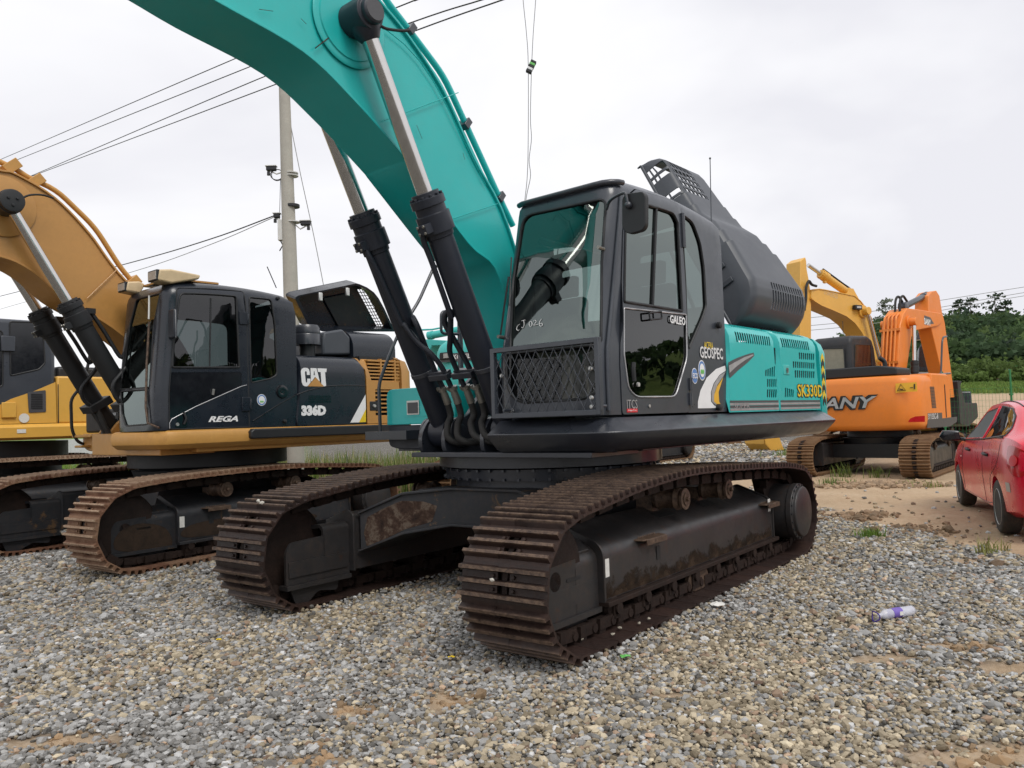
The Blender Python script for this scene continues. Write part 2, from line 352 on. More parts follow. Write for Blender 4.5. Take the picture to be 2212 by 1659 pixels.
scene.cycles.max_bounces = 7; scene.cycles.diffuse_bounces = 3; scene.cycles.transparent_max_bounces = 24; scene.cycles.caustics_reflective = False; scene.cycles.caustics_refractive = False
# ------------------------------------------------------------------ crawler parts shared by the excavators
def shoe_mesh(w, p, h=.042, bolts=True):
    b = MB(); hp = p*.515; g = [-.335*p, 0., .335*p]; t = .013
    def outline(mid):
        o = [(-hp, -.006), (-hp, t*.6)]
        for x in g: o += [(x-.019, t), (x-.010, t+h), (x+.010, t+h), (x+.019, t)]
        return o+[(hp, t*.6), (hp, -.006), (hp-.03, 0), (-hp+.03, 0)]
    full = outline(0); s = .045
    for y0, y1 in ((-w/2, -s), (s, w/2)): b.prism(full, 1, y0, y1)
    for x in g: b.prism([(x-.016, 0), (x-.016, t), (x-.009, t+h), (x+.009, t+h), (x+.016, t), (x+.016, 0)], 1, -s, s)
    b.prism([(-hp, -.006), (-hp, t*.6), (g[0]-.016, t), (g[0]-.016, 0)], 1, -s, s); b.prism([(g[2]+.016, 0), (g[2]+.016, t), (hp, t*.6), (hp, -.006)], 1, -s, s)
    if bolts:
        for x in (-.17*p, .17*p):
            for y in (-.075, .075): b.hexb((x, y, t), (0, 0, 1), .013, .012)
    return b
def track_path(xi, xr, r, zc, tops, pitch):
    P = [(xi, zc-r)]+[(xr, zc-r)]
    P += [(xr-r*math.sin(a), zc-r*math.cos(a)) for a in np.linspace(.12, math.pi-.25, 20)]
    P += cr(tops, 8)
    P += [(xi+r*math.sin(a), zc+r*math.cos(a)) for a in np.linspace(.25, math.pi-.06, 20)]
    P = [np.array(p) for p in P]; P.append(P[0]); d = [0]
    for a, b in zip(P, P[1:]): d.append(d[-1]+np.linalg.norm(b-a))
    L = d[-1]; n = int(round(L/pitch)); out = []
    def at(s):
        s %= L; k = max(i for i in range(len(d)) if d[i] <= s+1e-9); k = min(k, len(P)-2); f = (s-d[k])/max(d[k+1]-d[k], 1e-9); return P[k]*(1-f)+P[k+1]*f
    for i in range(n):
        c = at(i*L/n); a = at((i-.5)*L/n); e = at((i+.5)*L/n); tg = (e-a)/np.linalg.norm(e-a); out.append(((a+e)/2, tg))
    return out, L/n
def crawler(root, yc, w, drot, xi, xr, r, zc, tops, pitch, mshoe, mchain, sub=True, label=None, links=True, h=.042):
    pts, p = track_path(xi, xr, r, zc, tops, pitch); ch = MB(); allb = MB()
    for c, tg in pts:
        M = Matrix(((tg[0], 0, -tg[1], c[0]), (0, 1, 0, yc), (tg[1], 0, tg[0], c[1]), (0, 0, 0, 1)))
        if links:
            for y in (-.10, .10):
                ch.bx(-p*.56, p*.30, y-.016, y+.016, -.10, -.03, M); ch.bx(-p*.2, p*.56, y*1.28-.014, y*1.28+.014, -.10, -.03, M); ch.bx(-.04, .04, y-.03, y+.03, -.03, -.002, M)
            ch.cyl(tuple(M@Vector((-p*.5, -.15, -.06))), tuple(M@Vector((-p*.5, .15, -.06))), .03, n=10)
        else: ch.bx(-p*.55, p*.55, -.14, .14, -.09, -.002, M)
    o = ch.obj('track_chain', mchain, root, smooth=30); o.rotation_euler.z = drot
    if sub:
        sh = shoe_mesh(w, p, h).obj('track_shoe', mshoe, o, smooth=25)
        for i, (c, tg) in enumerate(pts):
            q = sh if i == 0 else sh.copy()
            if i: COL.objects.link(q); q.parent = o
            j = rng.uniform(-.004, .004)
            q.matrix_local = Matrix(((tg[0], 0, -tg[1], c[0]), (0, 1, 0, yc+j), (tg[1], 0, tg[0], c[1]), (0, 0, 0, 1)))
    else:
        base = shoe_mesh(w, p, h, False); b = MB()
        for c, tg in pts:
            M = Matrix(((tg[0], 0, -tg[1], c[0]), (0, 1, 0, yc), (tg[1], 0, tg[0], c[1]), (0, 0, 0, 1)))
            b.add([tuple(M@Vector(v)) for v in base.v], base.f)
        sh = b.obj('track_shoes', mshoe, o, smooth=25)
    return o
def roller(b, x, y0, y1, z, r): b.lathe([(0, r*.55), (.01, r*.7), (.02, r), (.05, r*1.12), (.07, r*.95), ((y1-y0)-.07, r*.95), ((y1-y0)-.05, r*1.12), ((y1-y0)-.02, r), ((y1-y0)-.01, r*.7), (y1-y0, r*.55)], (x, y0, z), (0, 1, 0), 20)
def undercarriage(root, yc, sg, drot, xi, xr, zc, mf, detail=True, hub=.32, z0=.25, xf=None, xb=None, carriers=((.204, .80), (-.657, .80)), sticker=True, patch=None):
    """track frame with rollers, idler and final drive; sg = +1 left track, -1 right track"""
    Y = lambda d: yc+sg*d
    def P(o): o.rotation_euler.z = drot; return o
    xf = xi-.51 if xf is None else xf; xb = xr+.38 if xb is None else xb
    prof = rpoly([(.125, z0), (.125, .60), (-.22, .735), (-.28, .70), (-.28, z0)], [.0, .09, .03, .02, 0], 5)
    b = MB().prism([(Y(a), z) for a, z in prof], 0, xb, xf)
    rim = rpoly([(.14, z0-.01), (.14, .615), (-.22, .752), (-.30, .71), (-.30, z0-.01)], [.0, .09, .03, .02, 0], 5)
    b.prism([(Y(a), z) for a, z in rim], 0, xf, xf+.022); b.prism([(Y(a), z) for a, z in rim], 0, xb-.02, xb)
    tf = P(b.obj('track_frame', mf, root, bevel=.004))
    P(MB().bx(xb-.05, xf+.02, min(Y(.06), Y(.17)), max(Y(.06), Y(.17)), z0-.035, z0-.002).obj('lower_flange', MT['chain'] if mf == MT['frame'] else mf, tf, bevel=.004)).rotation_euler.z = 0
    # idler fork: outer and inner cheek plates tied by a sloping top
    x0, x1 = xf+.02, xi+.15; ib = MB()
    sec = rpoly([(.09, z0-.03), (.09, .565), (-.02, .635), (-.20, .655), (-.24, .62), (-.24, z0-.03), (-.215, z0-.03), (-.215, .60), (-.19, .625), (-.03, .605), (.06, .54), (.06, z0-.03)], [0, .06, .03, .03, .02, 0, 0, 0, 0, 0, .03, 0], 4)
    ib.prism([(Y(p), z) for p, z in sec], 0, x0, xi-.22)
    for d0, d1 in ((.06, .09), (-.24, -.215)): ib.prism(rpoly([(xi-.23, z0-.03), (xi-.23, .565), (x1-.05, .55), (x1, .48), (x1, z0-.03)], [0, 0, .03, .03, 0], 3), 1, Y(d0), Y(d1))
    for dd in (.085, -.235): ib.bx(xf+.05, x1-.02, min(Y(dd), Y(dd*1.075)), max(Y(dd), Y(dd*1.075)), z0+.03, z0+.15)
    ib.bx(x0, x1+.01, min(Y(.0), Y(.115)), max(Y(.0), Y(.115)), z0-.065, z0-.031); ib.bx(x0, x1+.01, min(Y(-.265), Y(-.16)), max(Y(-.265), Y(-.16)), z0-.065, z0-.031)
    for d0, d1 in ((.04, .065), (-.22, -.2)): ib.prism(rpoly([(xf+.12, z0-.066), (x1-.05, z0-.066), (x1-.10, z0-.19), (xi-.05, z0-.215), (xf+.34, z0-.12), (xf+.14, z0-.15)], .03, 3), 1, Y(d0), Y(d1))
    ib.prism(rpoly([(Y(-.02), .62), (Y(-.02), .665), (Y(.065), .595), (Y(.06), .565)], .004), 0, xf+.08, xf+.33)
    ib.obj('idler_fork', mf, tf, bevel=.005)
    panel('slot', rpoly([(xi-.28, z0+.185), (xi-.12, z0+.185), (xi-.12, z0+.205), (xi-.28, z0+.205)], .009), (), lambda a, z: (a, Y(.0925), z), MT['black'], tf, .001, 0)
    il = MB().lathe([(-.09, .06), (-.085, .30), (-.06, .345), (-.05, .365), (-.02, .37), (-.018, .39), (.018, .39), (.02, .37), (.05, .365), (.06, .345), (.085, .30), (.09, .06)], (xi, yc, zc), (0, 1, 0), 40).obj('idler_wheel', MT['chain'], tf)
    for cx_, cz in carriers:
        q = MB(); roller(q, cx_, yc-.12, yc+.13, cz, .082)
        yy = Y(.13); q.lathe([(0, .083), (.02, .083), (.022, .05), (.03, .05)], (cx_, yy, cz), (0, sg, 0), 22); q.hexb((cx_, Y(.16), cz), (0, sg, 0), .02, .02); q.bx(cx_-.05, cx_+.05, min(Y(-.26), Y(-.12)), max(Y(-.26), Y(-.12)), .68, cz+.02)
        q.obj('carrier_roller', MT['shoe'], tf)
    if detail:
        for i in range(8):
            x = xb+.18+i*(xf-xb-.3)/7; q = MB(); roller(q, x, yc-.14, yc+.14, .19, .078)
            q.bx(x-.05, x+.05, min(Y(.09), Y(.15)), max(Y(.09), Y(.15)), .12, z0-.02); q.cyl((x, Y(.15), .185), (x, Y(.17), .185), .04, n=12)
            q.obj('track_roller', MT['chain'], tf)
        for x in (.55*xf+.0, xb+.10):
            c = MB().prism(rpoly([(x-.2, Y(.06)), (x+.2, Y(.06)), (x+.16, Y(.19)), (x-.16, Y(.19))], .04), 2, .575, .587); c.bx(x-.15, x+.15, min(Y(.185), Y(.195)), max(Y(.185), Y(.195)), .545, .585)
            for k in range(9): c.prism([(x-.14+.03*k, .587), (x-.125+.03*k, .602), (x-.11+.03*k, .587)], 1, Y(.10), Y(.106))
            c.obj('step_bracket', MT['shoe'], tf, bevel=.003)
        g = MB().prism(rpoly([(-.15, z0-.03), (.15, z0-.03), (.19, z0-.10), (.10, z0-.19), (-.10, z0-.19), (-.19, z0-.10)], .03), 1, Y(.10), Y(.135)); g.obj('track_guard', MT['shoe'], tf, bevel=.004)
        for x0, x1 in ((.05, .32), (-.75, -.50)):
            panel('access_hole_dark', rpoly([(x0, -.10), (x1, -.10), (x1, -.02), (x0, -.02)], .02), (), lambda a, d: (a, Y(d), .6885-.391*(d+.10)+.003), MT['black'], tf, .002, 0)  # no real opening: flat black panel painted for the shade inside one
        panel('sight_hole_dark', rpoly([(.62, .40), (.68, .40), (.68, .50), (.62, .50)], .015), (), lambda a, z: (a, Y(.128), z), MT['black'], tf, .002, 0)  # black panel again, its colour standing for the dark inside a hole
    if sticker:
        for x, zz in ((xf-.03, .40), (xb+.07, .50)): panel('white_sticker', rpoly([(x-.035, zz), (x+.03, zz), (x+.03, zz+.12), (x-.035, zz+.12)], .005), (), lambda a, z: (a, Y(.1285), z), MT['sticker'], tf, .001, 0)
    if detail and sg > 0 and not patch:
        panel('dried_mud', [(xb+.03, z0+.01), (xf-.02, z0+.01), (xf-.02, .55), (xb+.03, .55)], (), lambda a, z: (a, Y(.1265), z), MT['mudfade'], tf, .0005, .12)
    if patch: patch(tf, Y, xf, xb)
    # sprocket and final drive
    s = MB(); n = 21; s.prism([(xr+(.40 if k % 4 in (0, 1) else .345)*math.cos(2*math.pi*k/(4*n)), zc+(.40 if k % 4 in (0, 1) else .345)*math.sin(2*math.pi*k/(4*n))) for k in range(4*n)], 1, yc-.035, yc+.035); s.obj('sprocket', MT['chain'], tf)
    f = MB().lathe([(0, .20), (0, .27), (hub-.10, .265), (hub-.10, .275), (hub-.045, .275), (hub-.04, .25), (hub-.01, .245), (hub, .225), (hub, .01)], (xr, yc, zc), (0, sg, 0), 44)
    f.obj('final_drive', MT['frame'], tf, bevel=.006)
    q = MB()
    for k in range(20):
        a = 2*math.pi*k/20; q.lathe([(0, .011), (.012, .011)], (xr+.262*math.cos(a), yc+sg*(hub-.047), zc+.262*math.sin(a)), (0, sg, 0), 8)
    q.obj('cover_bolts', MT['black'], tf)
    return tf
def hydraulic(root, base, head, fr, rb, rg, rr, mat, pipes=True, side=1, eye=.13, eyew=.2, name='boom_cylinder'):
    """hydraulic cylinder: barrel with knuckle, gland, chromed rod, head eye; fr = fraction of the length at which the rod leaves the gland"""
    B, Hd = Vector(base), Vector(head); d = (Hd-B).normalized(); L = (Hd-B).length; g = L*fr; s = d.cross(Vector((0, 1, 0))).normalized()
    b = MB().lathe([(.10, rb*.9), (.13, rb), (g-.34, rb), (g-.335, rb*1.1), (g-.30, rb*1.12)], B, d, 32); b.lathe([(0, .06), (.01, .125), (eyew-.01, .125), (eyew, .06)], B-Vector((0, eyew/2, 0)), (0, 1, 0), 28)
    b.lathe([(.02, rb*.95), (.14, rb*.9)], B, d, 24)
    c = b.obj(name, mat, root, smooth=40)
    k = MB().lathe([(g-.30, rb*1.05), (g-.298, rg), (g-.16, rg), (g-.155, rg*.88), (g-.10, rg*.88), (g-.098, rg), (g-.04, rg), (g-.035, rg*.82), (g, rg*.80), (g, rr)], B, d, 32)
    for i in range(12):
        a = 2*math.pi*i/12; u = s*math.cos(a)+Vector((0, 1, 0))*math.sin(a); k.hexb(tuple(B+d*(g-.04)+u*rg*.9), d, .012, .018)
    k.bar(B+d*(g-.24)+s*rg*-.6+Vector((0, side*.02, 0)), B+d*(g-.24)-s*(rg+.05)+Vector((0, side*.02, 0)), .09, .07, d)
    gl = k.obj('gland', mat, c, smooth=40, bevel=.004)
    q = MB()
    for i in (-1, 1):
        for j in (-1, 1): q.hexb(tuple(B+d*(g-.24+.025*i)-s*(rg+.045)+Vector((0, side*.02+.03*j, 0))), -s, .012, .012)
    q.obj('flange_bolts', MT['steel'], c)
    MB().lathe([(g-.02, rr), (L-.10, rr)], B, d, 28).obj('rod', MT['chrome'], c, smooth=60)
    return c, d, s, L
class Cab:
    """cab body as a rounded wrap: left side, front and right side developed along one strip (s, z)"""
    def __init__(c, fr, xr, yl, yr, xf, rake, zk, zlo, z0, R, rc, hump, tumble=0.):
        c.fr, c.xr, c.yl, c.yr, c.xf, c.rake, c.zk, c.zlo, c.z0, c.R, c.rc, c.hump, c.tumble = fr, xr, yl, yr, xf, rake, zk, zlo, z0, R, rc, hump, tumble
        c.s1 = xf-rc; c.sa = c.s1+rc*math.pi/2; c.fw = (yl-rc)-(yr+rc); c.sb = c.sa+c.fw; c.sc = c.sb+rc*math.pi/2; c.ztop = z0+R*1.45
    def rk(c, z): return 0 if z < c.zk else c.rake*(z-c.zk)
    def wx(c, s): return min(1, max(0, (s-(c.s1-.75))/.75))
    def P(c, s, z, off=0.):
        zz = z; ins = 0
        if z > c.z0: a = (z-c.z0)/c.R; zz = c.z0+c.R*math.sin(a); ins = c.R*(1-math.cos(a))
        o = off-ins-c.tumble*max(0, z-c.zk)
        if s <= c.s1: x, y = s, c.yl+o; wx = c.wx(s)
        elif s <= c.sa: a = (s-c.s1)/c.rc; r = c.rc+o; x, y = c.s1+r*math.sin(a), c.yl-c.rc+r*math.cos(a); wx = 1
        elif s <= c.sb: x, y = c.xf+o, c.yl-c.rc-(s-c.sa); wx = 1
        elif s <= c.sc: a = (s-c.sb)/c.rc; r = c.rc+o; x, y = c.s1+r*math.cos(a), c.yr+c.rc-r*math.sin(a); wx = 1
        else: x, y = c.s1-(s-c.sc), c.yr-o; wx = c.wx(x)
        x -= c.rk(min(z, c.z0))*wx
        if s <= c.s1 and x < c.xr+.3: x += ins*max(0, (c.xr+.3-x)/.3)
        h = c.hump*(1-min(1, abs((x-(c.xr+c.xf)/2)/((c.xf-c.xr)/2)))**2); zz += h*min(1, max(0, (z-(c.z0-.75))/.75))
        return (x, y, zz)
    def inv(c, x, zz):
        """left side: (x, z) on the body -> (s, z)"""
        z = zz
        for _ in range(6):
            h = c.hump*(1-min(1, abs((x-(c.xr+c.xf)/2)/((c.xf-c.xr)/2)))**2); z = zz-h*min(1, max(0, (z-(c.z0-.75))/.75))
        s = x
        for _ in range(8): s = x+c.rk(min(z, c.z0))*c.wx(s)
        return (min(s, c.s1+.02), z)
    def left(c, pts, off=0.): return [c.inv(*q) for q in c.fr.xz(pts, c.yl+off)]
    def front(c, pts):
        out = []
        for px, py in pts:
            v = c.xf
            for _ in range(8):
                q = c.fr.U(px, py, 0, v); v = c.xf-c.rk(min(q[2], c.z0))
            out.append((c.sa+(c.yl-c.rc-q[1]), q[2]))
        return out
    def gasket(c, name, loop, r, mat, parent, off=.004):
        L = []
        for (a, b) in zip(loop, loop[1:]+loop[:1]):
            n = max(1, int(math.hypot(b[0]-a[0], b[1]-a[1])/.06)); L += [(a[0]+(b[0]-a[0])*k/n, a[1]+(b[1]-a[1])*k/n) for k in range(n)]
        return MB().tube([c.P(s, z, off) for s, z in L], r, 6, closed=True).obj(name, mat, parent, smooth=60)
    def roof(c, mat, parent, name='cab_roof'):
        ss = list(np.linspace(c.xr, c.s1, 14))+list(np.linspace(c.s1, c.sa, 6))[1:]+list(np.linspace(c.sa, c.sb, 6))[1:]+list(np.linspace(c.sb, c.sc, 6))[1:]+list(np.linspace(c.sc, c.sc+c.s1-c.xr, 14))[1:]
        ring = [c.P(s, c.ztop-.001) for s in ss]; zt = max(p[2] for p in ring)
        pl = [(p[0], p[1]) for p in ring]
        def f(x, y):
            k = min(ring, key=lambda p: (p[0]-x)**2+(p[1]-y)**2); return (x, y, k[2]+.012*min(1, math.dist((x, y), k[:2])/.15))
        return panel(name, pl, (), f, mat, parent, .02, .09, 60)
def P2(m, pts): return [m(*p) for p in pts]
def build_cab_main(root):
    M = MT; z6 = lambda u, v: (1030.8+u*.27413, 333.5+v*.27413); z7 = lambda u, v: (1030.8+u*.27413, 636.7+v*.27413); zf = lambda u, v: (1030.8+u*.13706, 697.3+v*.13706); zs = lambda u, v: (1334+u*.13706, 758+v*.13706)
    c = Cab(UF, -.775, 1.38, .43, 1.20, .24, 1.9, 1.47, 3.02, .15, .13, .075)
    door = rpoly(c.left([(1360, 417), (1376, 405), (1466, 430), (1472, 438), (1472, 490), (1480, 610), (1484, 700), (1488, 800), (1488, 893), (1342, 898), (1338, 800), (1344, 498), (1350, 440)]), .03, 3)
    dwin = rpoly(c.left([(1351, 436), (1395, 443), (1453, 461), (1462, 482), (1472, 672), (1347, 652)]), [.03, .0, .05, .0, .01, .01], 3)
    dlow = rpoly(c.left([z7(1150, 105), z7(1640, 158), z7(1645, 500), z7(1590, 690), z7(1555, 803), z7(1245, 806), z7(1185, 740), z7(1150, 470)]), [.01, .01, .05, .05, .06, .1, .05, .02], 3)
    quart = rpoly(c.left([z6(1622, 475), z6(1700, 535), z6(1760, 700), z6(1790, 900), z6(1805, 1200), z6(1775, 1290), z7(1668, 428), z7(1655, 300), z6(1642, 1000), z6(1618, 600)]), [.02, .05, .05, .05, .03, .03, .02, 0, 0, 0], 3)
    wind = rpoly(c.front([z6(362, 520), z6(1008, 382), z6(970, 860), z6(957, 1470), z6(258, 1560), z6(275, 1000)]), [.10, .06, 0, .02, .02, 0], 5)
    flow = rpoly(c.front([zf(455, 490), zf(1845, 345), zf(1860, 1100), zf(1700, 1200), zf(720, 1265), zf(560, 1180), zf(470, 1000)]), [.02, .02, .06, .05, .05, .05, .05], 4)
    # developed outline of the body
    smax = c.sc+c.s1-c.xr
    out = [(c.xr, c.zlo)]+[(s, c.zlo) for s in np.linspace(c.xr, smax, 30)[1:]]+[(smax, z) for z in np.linspace(c.zlo, c.ztop, 12)[1:]]+[(s, c.ztop) for s in np.linspace(smax, c.xr, 40)[1:]]+[(c.xr, z) for z in np.linspace(c.ztop, c.zlo, 12)[1:-1]]
    rw = rpoly([(c.sc+.25, 1.95), (c.sc+1.55, 1.95), (c.sc+1.55, 2.9), (c.sc+.25, 2.9)], .1)
    big = lambda L, g: [(x+(g if x > sum(p[0] for p in L)/len(L) else -g)*0, z) for x, z in L]
    cab = panel('cab', out, [door, quart, wind, flow, rw], c.P, M['cabgrey'], root, .035, .055, 40, flip=True)
    # rear wall with window
    xr = c.xr; ow = [(c.yl-.02, c.zlo), (c.yl-.02, 2.85), (c.yl-.12, 3.12), (c.yr+.12, 3.12), (c.yr+.02, 2.85), (c.yr+.02, c.zlo)]; hw = rpoly([(c.yl-.13, 2.1), (c.yl-.15, 2.95), (c.yr+.15, 2.95), (c.yr+.13, 2.1)], .06)
    panel('rear_wall', ow, [hw], lambda y, z: (xr+.02+max(0, z-2.85)*.3, y, z), M['cabgrey'], cab, .03, .08, flip=True)
    panel('rear_window', hw, (), lambda y, z: (xr+.02+max(0, z-2.85)*.3, y, z), M['glass_clear'], cab, 0, .2, flip=True)
    c.roof(M['cabgrey'], cab)
    g = lambda s, z: c.P(s, z, -.012)
    for nm, lp, mt in (('quarter_window', quart, 'glass_side'), ('windscreen', wind, 'glass'), ('lower_front_window', flow, 'glass_clear'), ('right_window', rw, 'glass_clear')):
        panel(nm, lp, (), g, M[mt], cab, 0, .12, flip=True); c.gasket('window_seal', lp, .011, M['black'], cab, -.004)
    # door
    inset = lambda L, d: [((x-cx_)*(1-d/max(.05, abs(x-cx_)+.01)) + cx_, (z-cz)*(1-d/max(.05, abs(z-cz)+.01))+cz) for cx_, cz in [(sum(p[0] for p in L)/len(L), sum(p[1] for p in L)/len(L))] for x, z in L]
    dd = panel('cab_door', inset(door, .008), [dwin, dlow], lambda s, z: c.P(s, z, .006), M['cabgrey'], root, .03, .055, 40, flip=True)
    panel('door_window', dwin, (), lambda s, z: c.P(s, z, -.006), M['glass_side'], dd, 0, .12, flip=True); c.gasket('window_seal', dwin, .012, M['black'], dd, .006)
    panel('door_lower_glass', dlow, (), lambda s, z: c.P(s, z, -.002), M['glass_dark'], dd, 0, .12, flip=True); c.gasket('glass_trim', dlow, .007, M['silver'], dd, .008)
    bar = c.left([(1417, 449), (1409, 662)]); MB().tube([c.P(*bar[0], .002), c.P(*bar[1], .002)], .014, 6).obj('window_bar', M['black'], dd)
    lv = lambda pts, off=.0: [c.P(*q, off) for q in c.left(pts)]
    MB().tube(rline(lv([(1394, 677), (1420, 674), (1421, 689), (1395, 692), (1394, 677)], .035), .01), .007, 8).obj('grab_handle', M['black'], dd)
    MB().tube(cr(lv([(1361, 784), (1360, 800), (1362, 824)], .03), 4), .018, 8).obj('door_handle', M['black'], dd); q = lv([(1375, 831)], .01)[0]; MB().lathe([(0, .018), (.012, .016)], q, (0, 1, 0), 14).obj('door_lock', M['bolt'], dd)
    q = lv([(1400, 877)], .01)[0]; MB().lathe([(0, .012), (.006, .012)], q, (0, 1, 0), 10).obj('stud', M['bolt'], dd)
    a, e = lv([(1445, 698)], .010)[0], lv([(1477, 684)], .010)[0]
    text('badge', 'GALEO', M['white'], dd, a, (-1, 0, -.02), (0, 0, 1), .065, a[0]-e[0], .003, bold=.02, shear=.1)
    a, e = lv([(1352, 883)], .010)[0], lv([(1374, 867)], .010)[0]; text('lettering', 'ITCS', M['silver'], dd, a, (-1, 0, 0), (0, 0, 1), .065, a[0]-e[0], .001)
    a, e = lv([(1352.5, 891)], .010)[0], lv([(1374.8, 886)], .010)[0]; MB().bx(e[0], a[0], a[1]-.004, a[1], a[2], a[2]+.026).obj('red_label', M['redvinyl'], dd); 
    text('lettering', 'HighTec', M['white'], dd, (a[0]-.012, a[1]+.001, a[2]+.007), (-1, 0, 0), (0, 0, 1), .012, a[0]-e[0]-.024, .001)
    for py in (498, 830, 862):
        q = lv([(1473 if py < 600 else 1488.5, py)], .012)[0]; hh = .14 if py < 600 else .05; MB().cyl((q[0], q[1], q[2]-hh), (q[0], q[1], q[2]+hh), .018, n=10).bx(q[0]-.03, q[0]+.03, q[1]-.02, q[1]-.004, q[2]-hh*.8, q[2]+hh*.8).obj('hinge', M['dark'], dd)
    # decals on the rear corner panel
    L = lambda pts: c.left([zs(*p) for p in pts]); fl = lambda o: (lambda s, z: c.P(s, z, o))
    panel('swoosh', L([(1262, 905), (1262, 800), (1305, 620), (1400, 425), (1550, 285), (1690, 232), (1702, 310), (1600, 380), (1510, 510), (1465, 650), (1470, 800), (1520, 860), (1640, 892), (1640, 900)]), (), fl(.003), M['white'], cab, .001, .1, flip=True)
    panel('swoosh', L([(1702, 320), (1600, 390), (1515, 515), (1472, 650), (1478, 795), (1540, 860), (1640, 892), (1570, 830), (1520, 770), (1520, 660), (1570, 530), (1660, 400)]), (), fl(.005), M['silver'], cab, .001, 0, flip=True)
    panel('swoosh', L([(1655, 418), (1560, 560), (1512, 700), (1512, 800), (1600, 878), (1640, 890), (1592, 800), (1582, 650)]), (), fl(.006), M['goldvinyl'], cab, .001, 0, flip=True)
    a, e = lv([(1511, 774), (1561, 775)], .004); text('lettering', 'GEOSPEC', M['silver'], cab, a, (-1, 0, 0), (0, 0, 1), .105, a[0]-e[0], .001, bold=.04); text('lettering', 'GEOSPEC', M['white'], cab, (a[0]-.004, a[1]+.002, a[2]+.006), (-1, 0, 0), (0, 0, 1), .092, a[0]-e[0]-.012, .001)
    a, e = lv([(1520, 752), (1539, 752)], .006); text('lettering', 'ACERA', M['yellowvinyl'], cab, a, (-1, 0, 0), (0, 0, 1), .055, a[0]-e[0], .001)
    def disc(px, py, rx, rz, ms):
        o = c.left([(px, py)])[0]
        for i, (k, mt) in enumerate(ms): panel('sticker', ellipse(o, rx*k, rz*k, 24), (), fl(.003+.0015*i), M[mt], cab, .001, 0, flip=True)
        return o
    disc(1515.6, 800, .064, .085, ((1, 'white'), (.9, 'bluevinyl'), (.66, 'white')))
    o = c.left([(1515.6, 803)])[0]
    for k in (-1, 0, 1): panel('sticker', ellipse((o[0]+k*.02, o[1]), .009, .02, 10), (), fl(.009), M['greenvinyl'], cab, .001, 0, flip=True)
    o = disc(1500, 812, .050, .065, ((1, 'white'), (.9, 'bluevinyl'))); q = c.P(o[0]+.04, o[1]-.022, .008); text('lettering', 'ECO', M['white'], cab, q, (-1, 0, 0), (0, 0, 1), .045, .085, .001, bold=.02)
    for px, py in ((1558, 703), (1572, 880)):
        q = lv([(min(px, 1548), py)], .01)[0]; MB().lathe([(0, .03), (.03, .028), (.035, .01)], q, (0, 1, 0), 12).obj('rubber_stop', M['black'], cab)
    # roof trim above the windscreen, visor edge, corner rail
    tr = [c.P(s, c.z0+.11, .03) for s in np.linspace(c.s1-.05, c.sb+.1, 16)]; MB().tube(tr, .022, 8).obj('roof_trim', M['dark'], cab, smooth=60)
    tr = [c.P(c.s1+.015, z, .008) for z in np.linspace(1.5, 3.03, 12)]; MB().tube(tr, .016, 8).obj('pillar_rail', M['cabgrey'], cab, smooth=60)
    # handwriting chalked on the windscreen
    st = [[(330, 232), (314, 246), (306, 268), (316, 282), (328, 277)], [(345, 206), (375, 198)], [(362, 202), (366, 236), (356, 260), (346, 256)], [(417+12*math.cos(k*.7), 230+20*math.sin(k*.7)) for k in range(10)], [(438, 210), (450, 200), (460, 208), (455, 222), (440, 240), (472, 234)], [(503, 190), (488, 212), (486, 238), (498, 248), (510, 238), (504, 224), (490, 228)]]
    b = MB()
    for s_ in st: b.tube([c.P(a, z, -.006) for a, z in cr(c.front([z7(u, v) for u, v in s_]), 4)], .0022, 5)
    b.obj('chalk_number', M['white'], cab)
    # wiper
    w = [c.P(*q, .03) for q in c.front([(1103, 600), (1090, 660), (1078, 722)])]; MB().tube(w, .008, 6).tube([c.P(*q, .02) for q in c.front([(1098, 560), (1104, 660)])], .006, 6).obj('wiper', M['black'], cab)
    for px, py in ((1301, 541), (1078, 729)):
        q = c.P(*c.front([(px, py)])[0], .0); MB().tube([q, (q[0]+.07, q[1], q[2]+.005)], .014, 8).obj('guard_stud', M['steel'], cab)
    # mesh guard over the lower window
    xg = 1.30; gy = lambda pts: UF.yz(pts, xg)
    G = gy([zf(215, 400), zf(1915, 235), zf(1985, 1468), zf(265, 1495)]); ys = [G[0][0], G[1][0]]; zt, zb = (G[0][1]+G[1][1])/2, (G[2][1]+G[3][1])/2; ya, yb = (G[0][0]+G[3][0])/2, (G[1][0]+G[2][0])/2
    b = MB(); t = .036
    b.bx(xg-.02, xg+.02, ya, yb, zt-t, zt); b.bx(xg-.02, xg+.02, ya, yb, zb, zb+t); b.bx(xg-.021, xg+.021, ya, ya+t, zb+.001, zt-.001); b.bx(xg-.021, xg+.021, yb-t, yb, zb+.001, zt-.001)
    for y, z in ((ya+.1, zb+.06), (yb-.05, zb+.06)): b.cyl((xg-.12, y, z), (xg, y, z), .012, n=8)
    gd = b.obj('window_guard', M['cabgrey'], root, bevel=.003)
    b = MB(); sl = 1.75; stp = .080
    w_, h_ = yb-ya-2*t, zt-zb-2*t
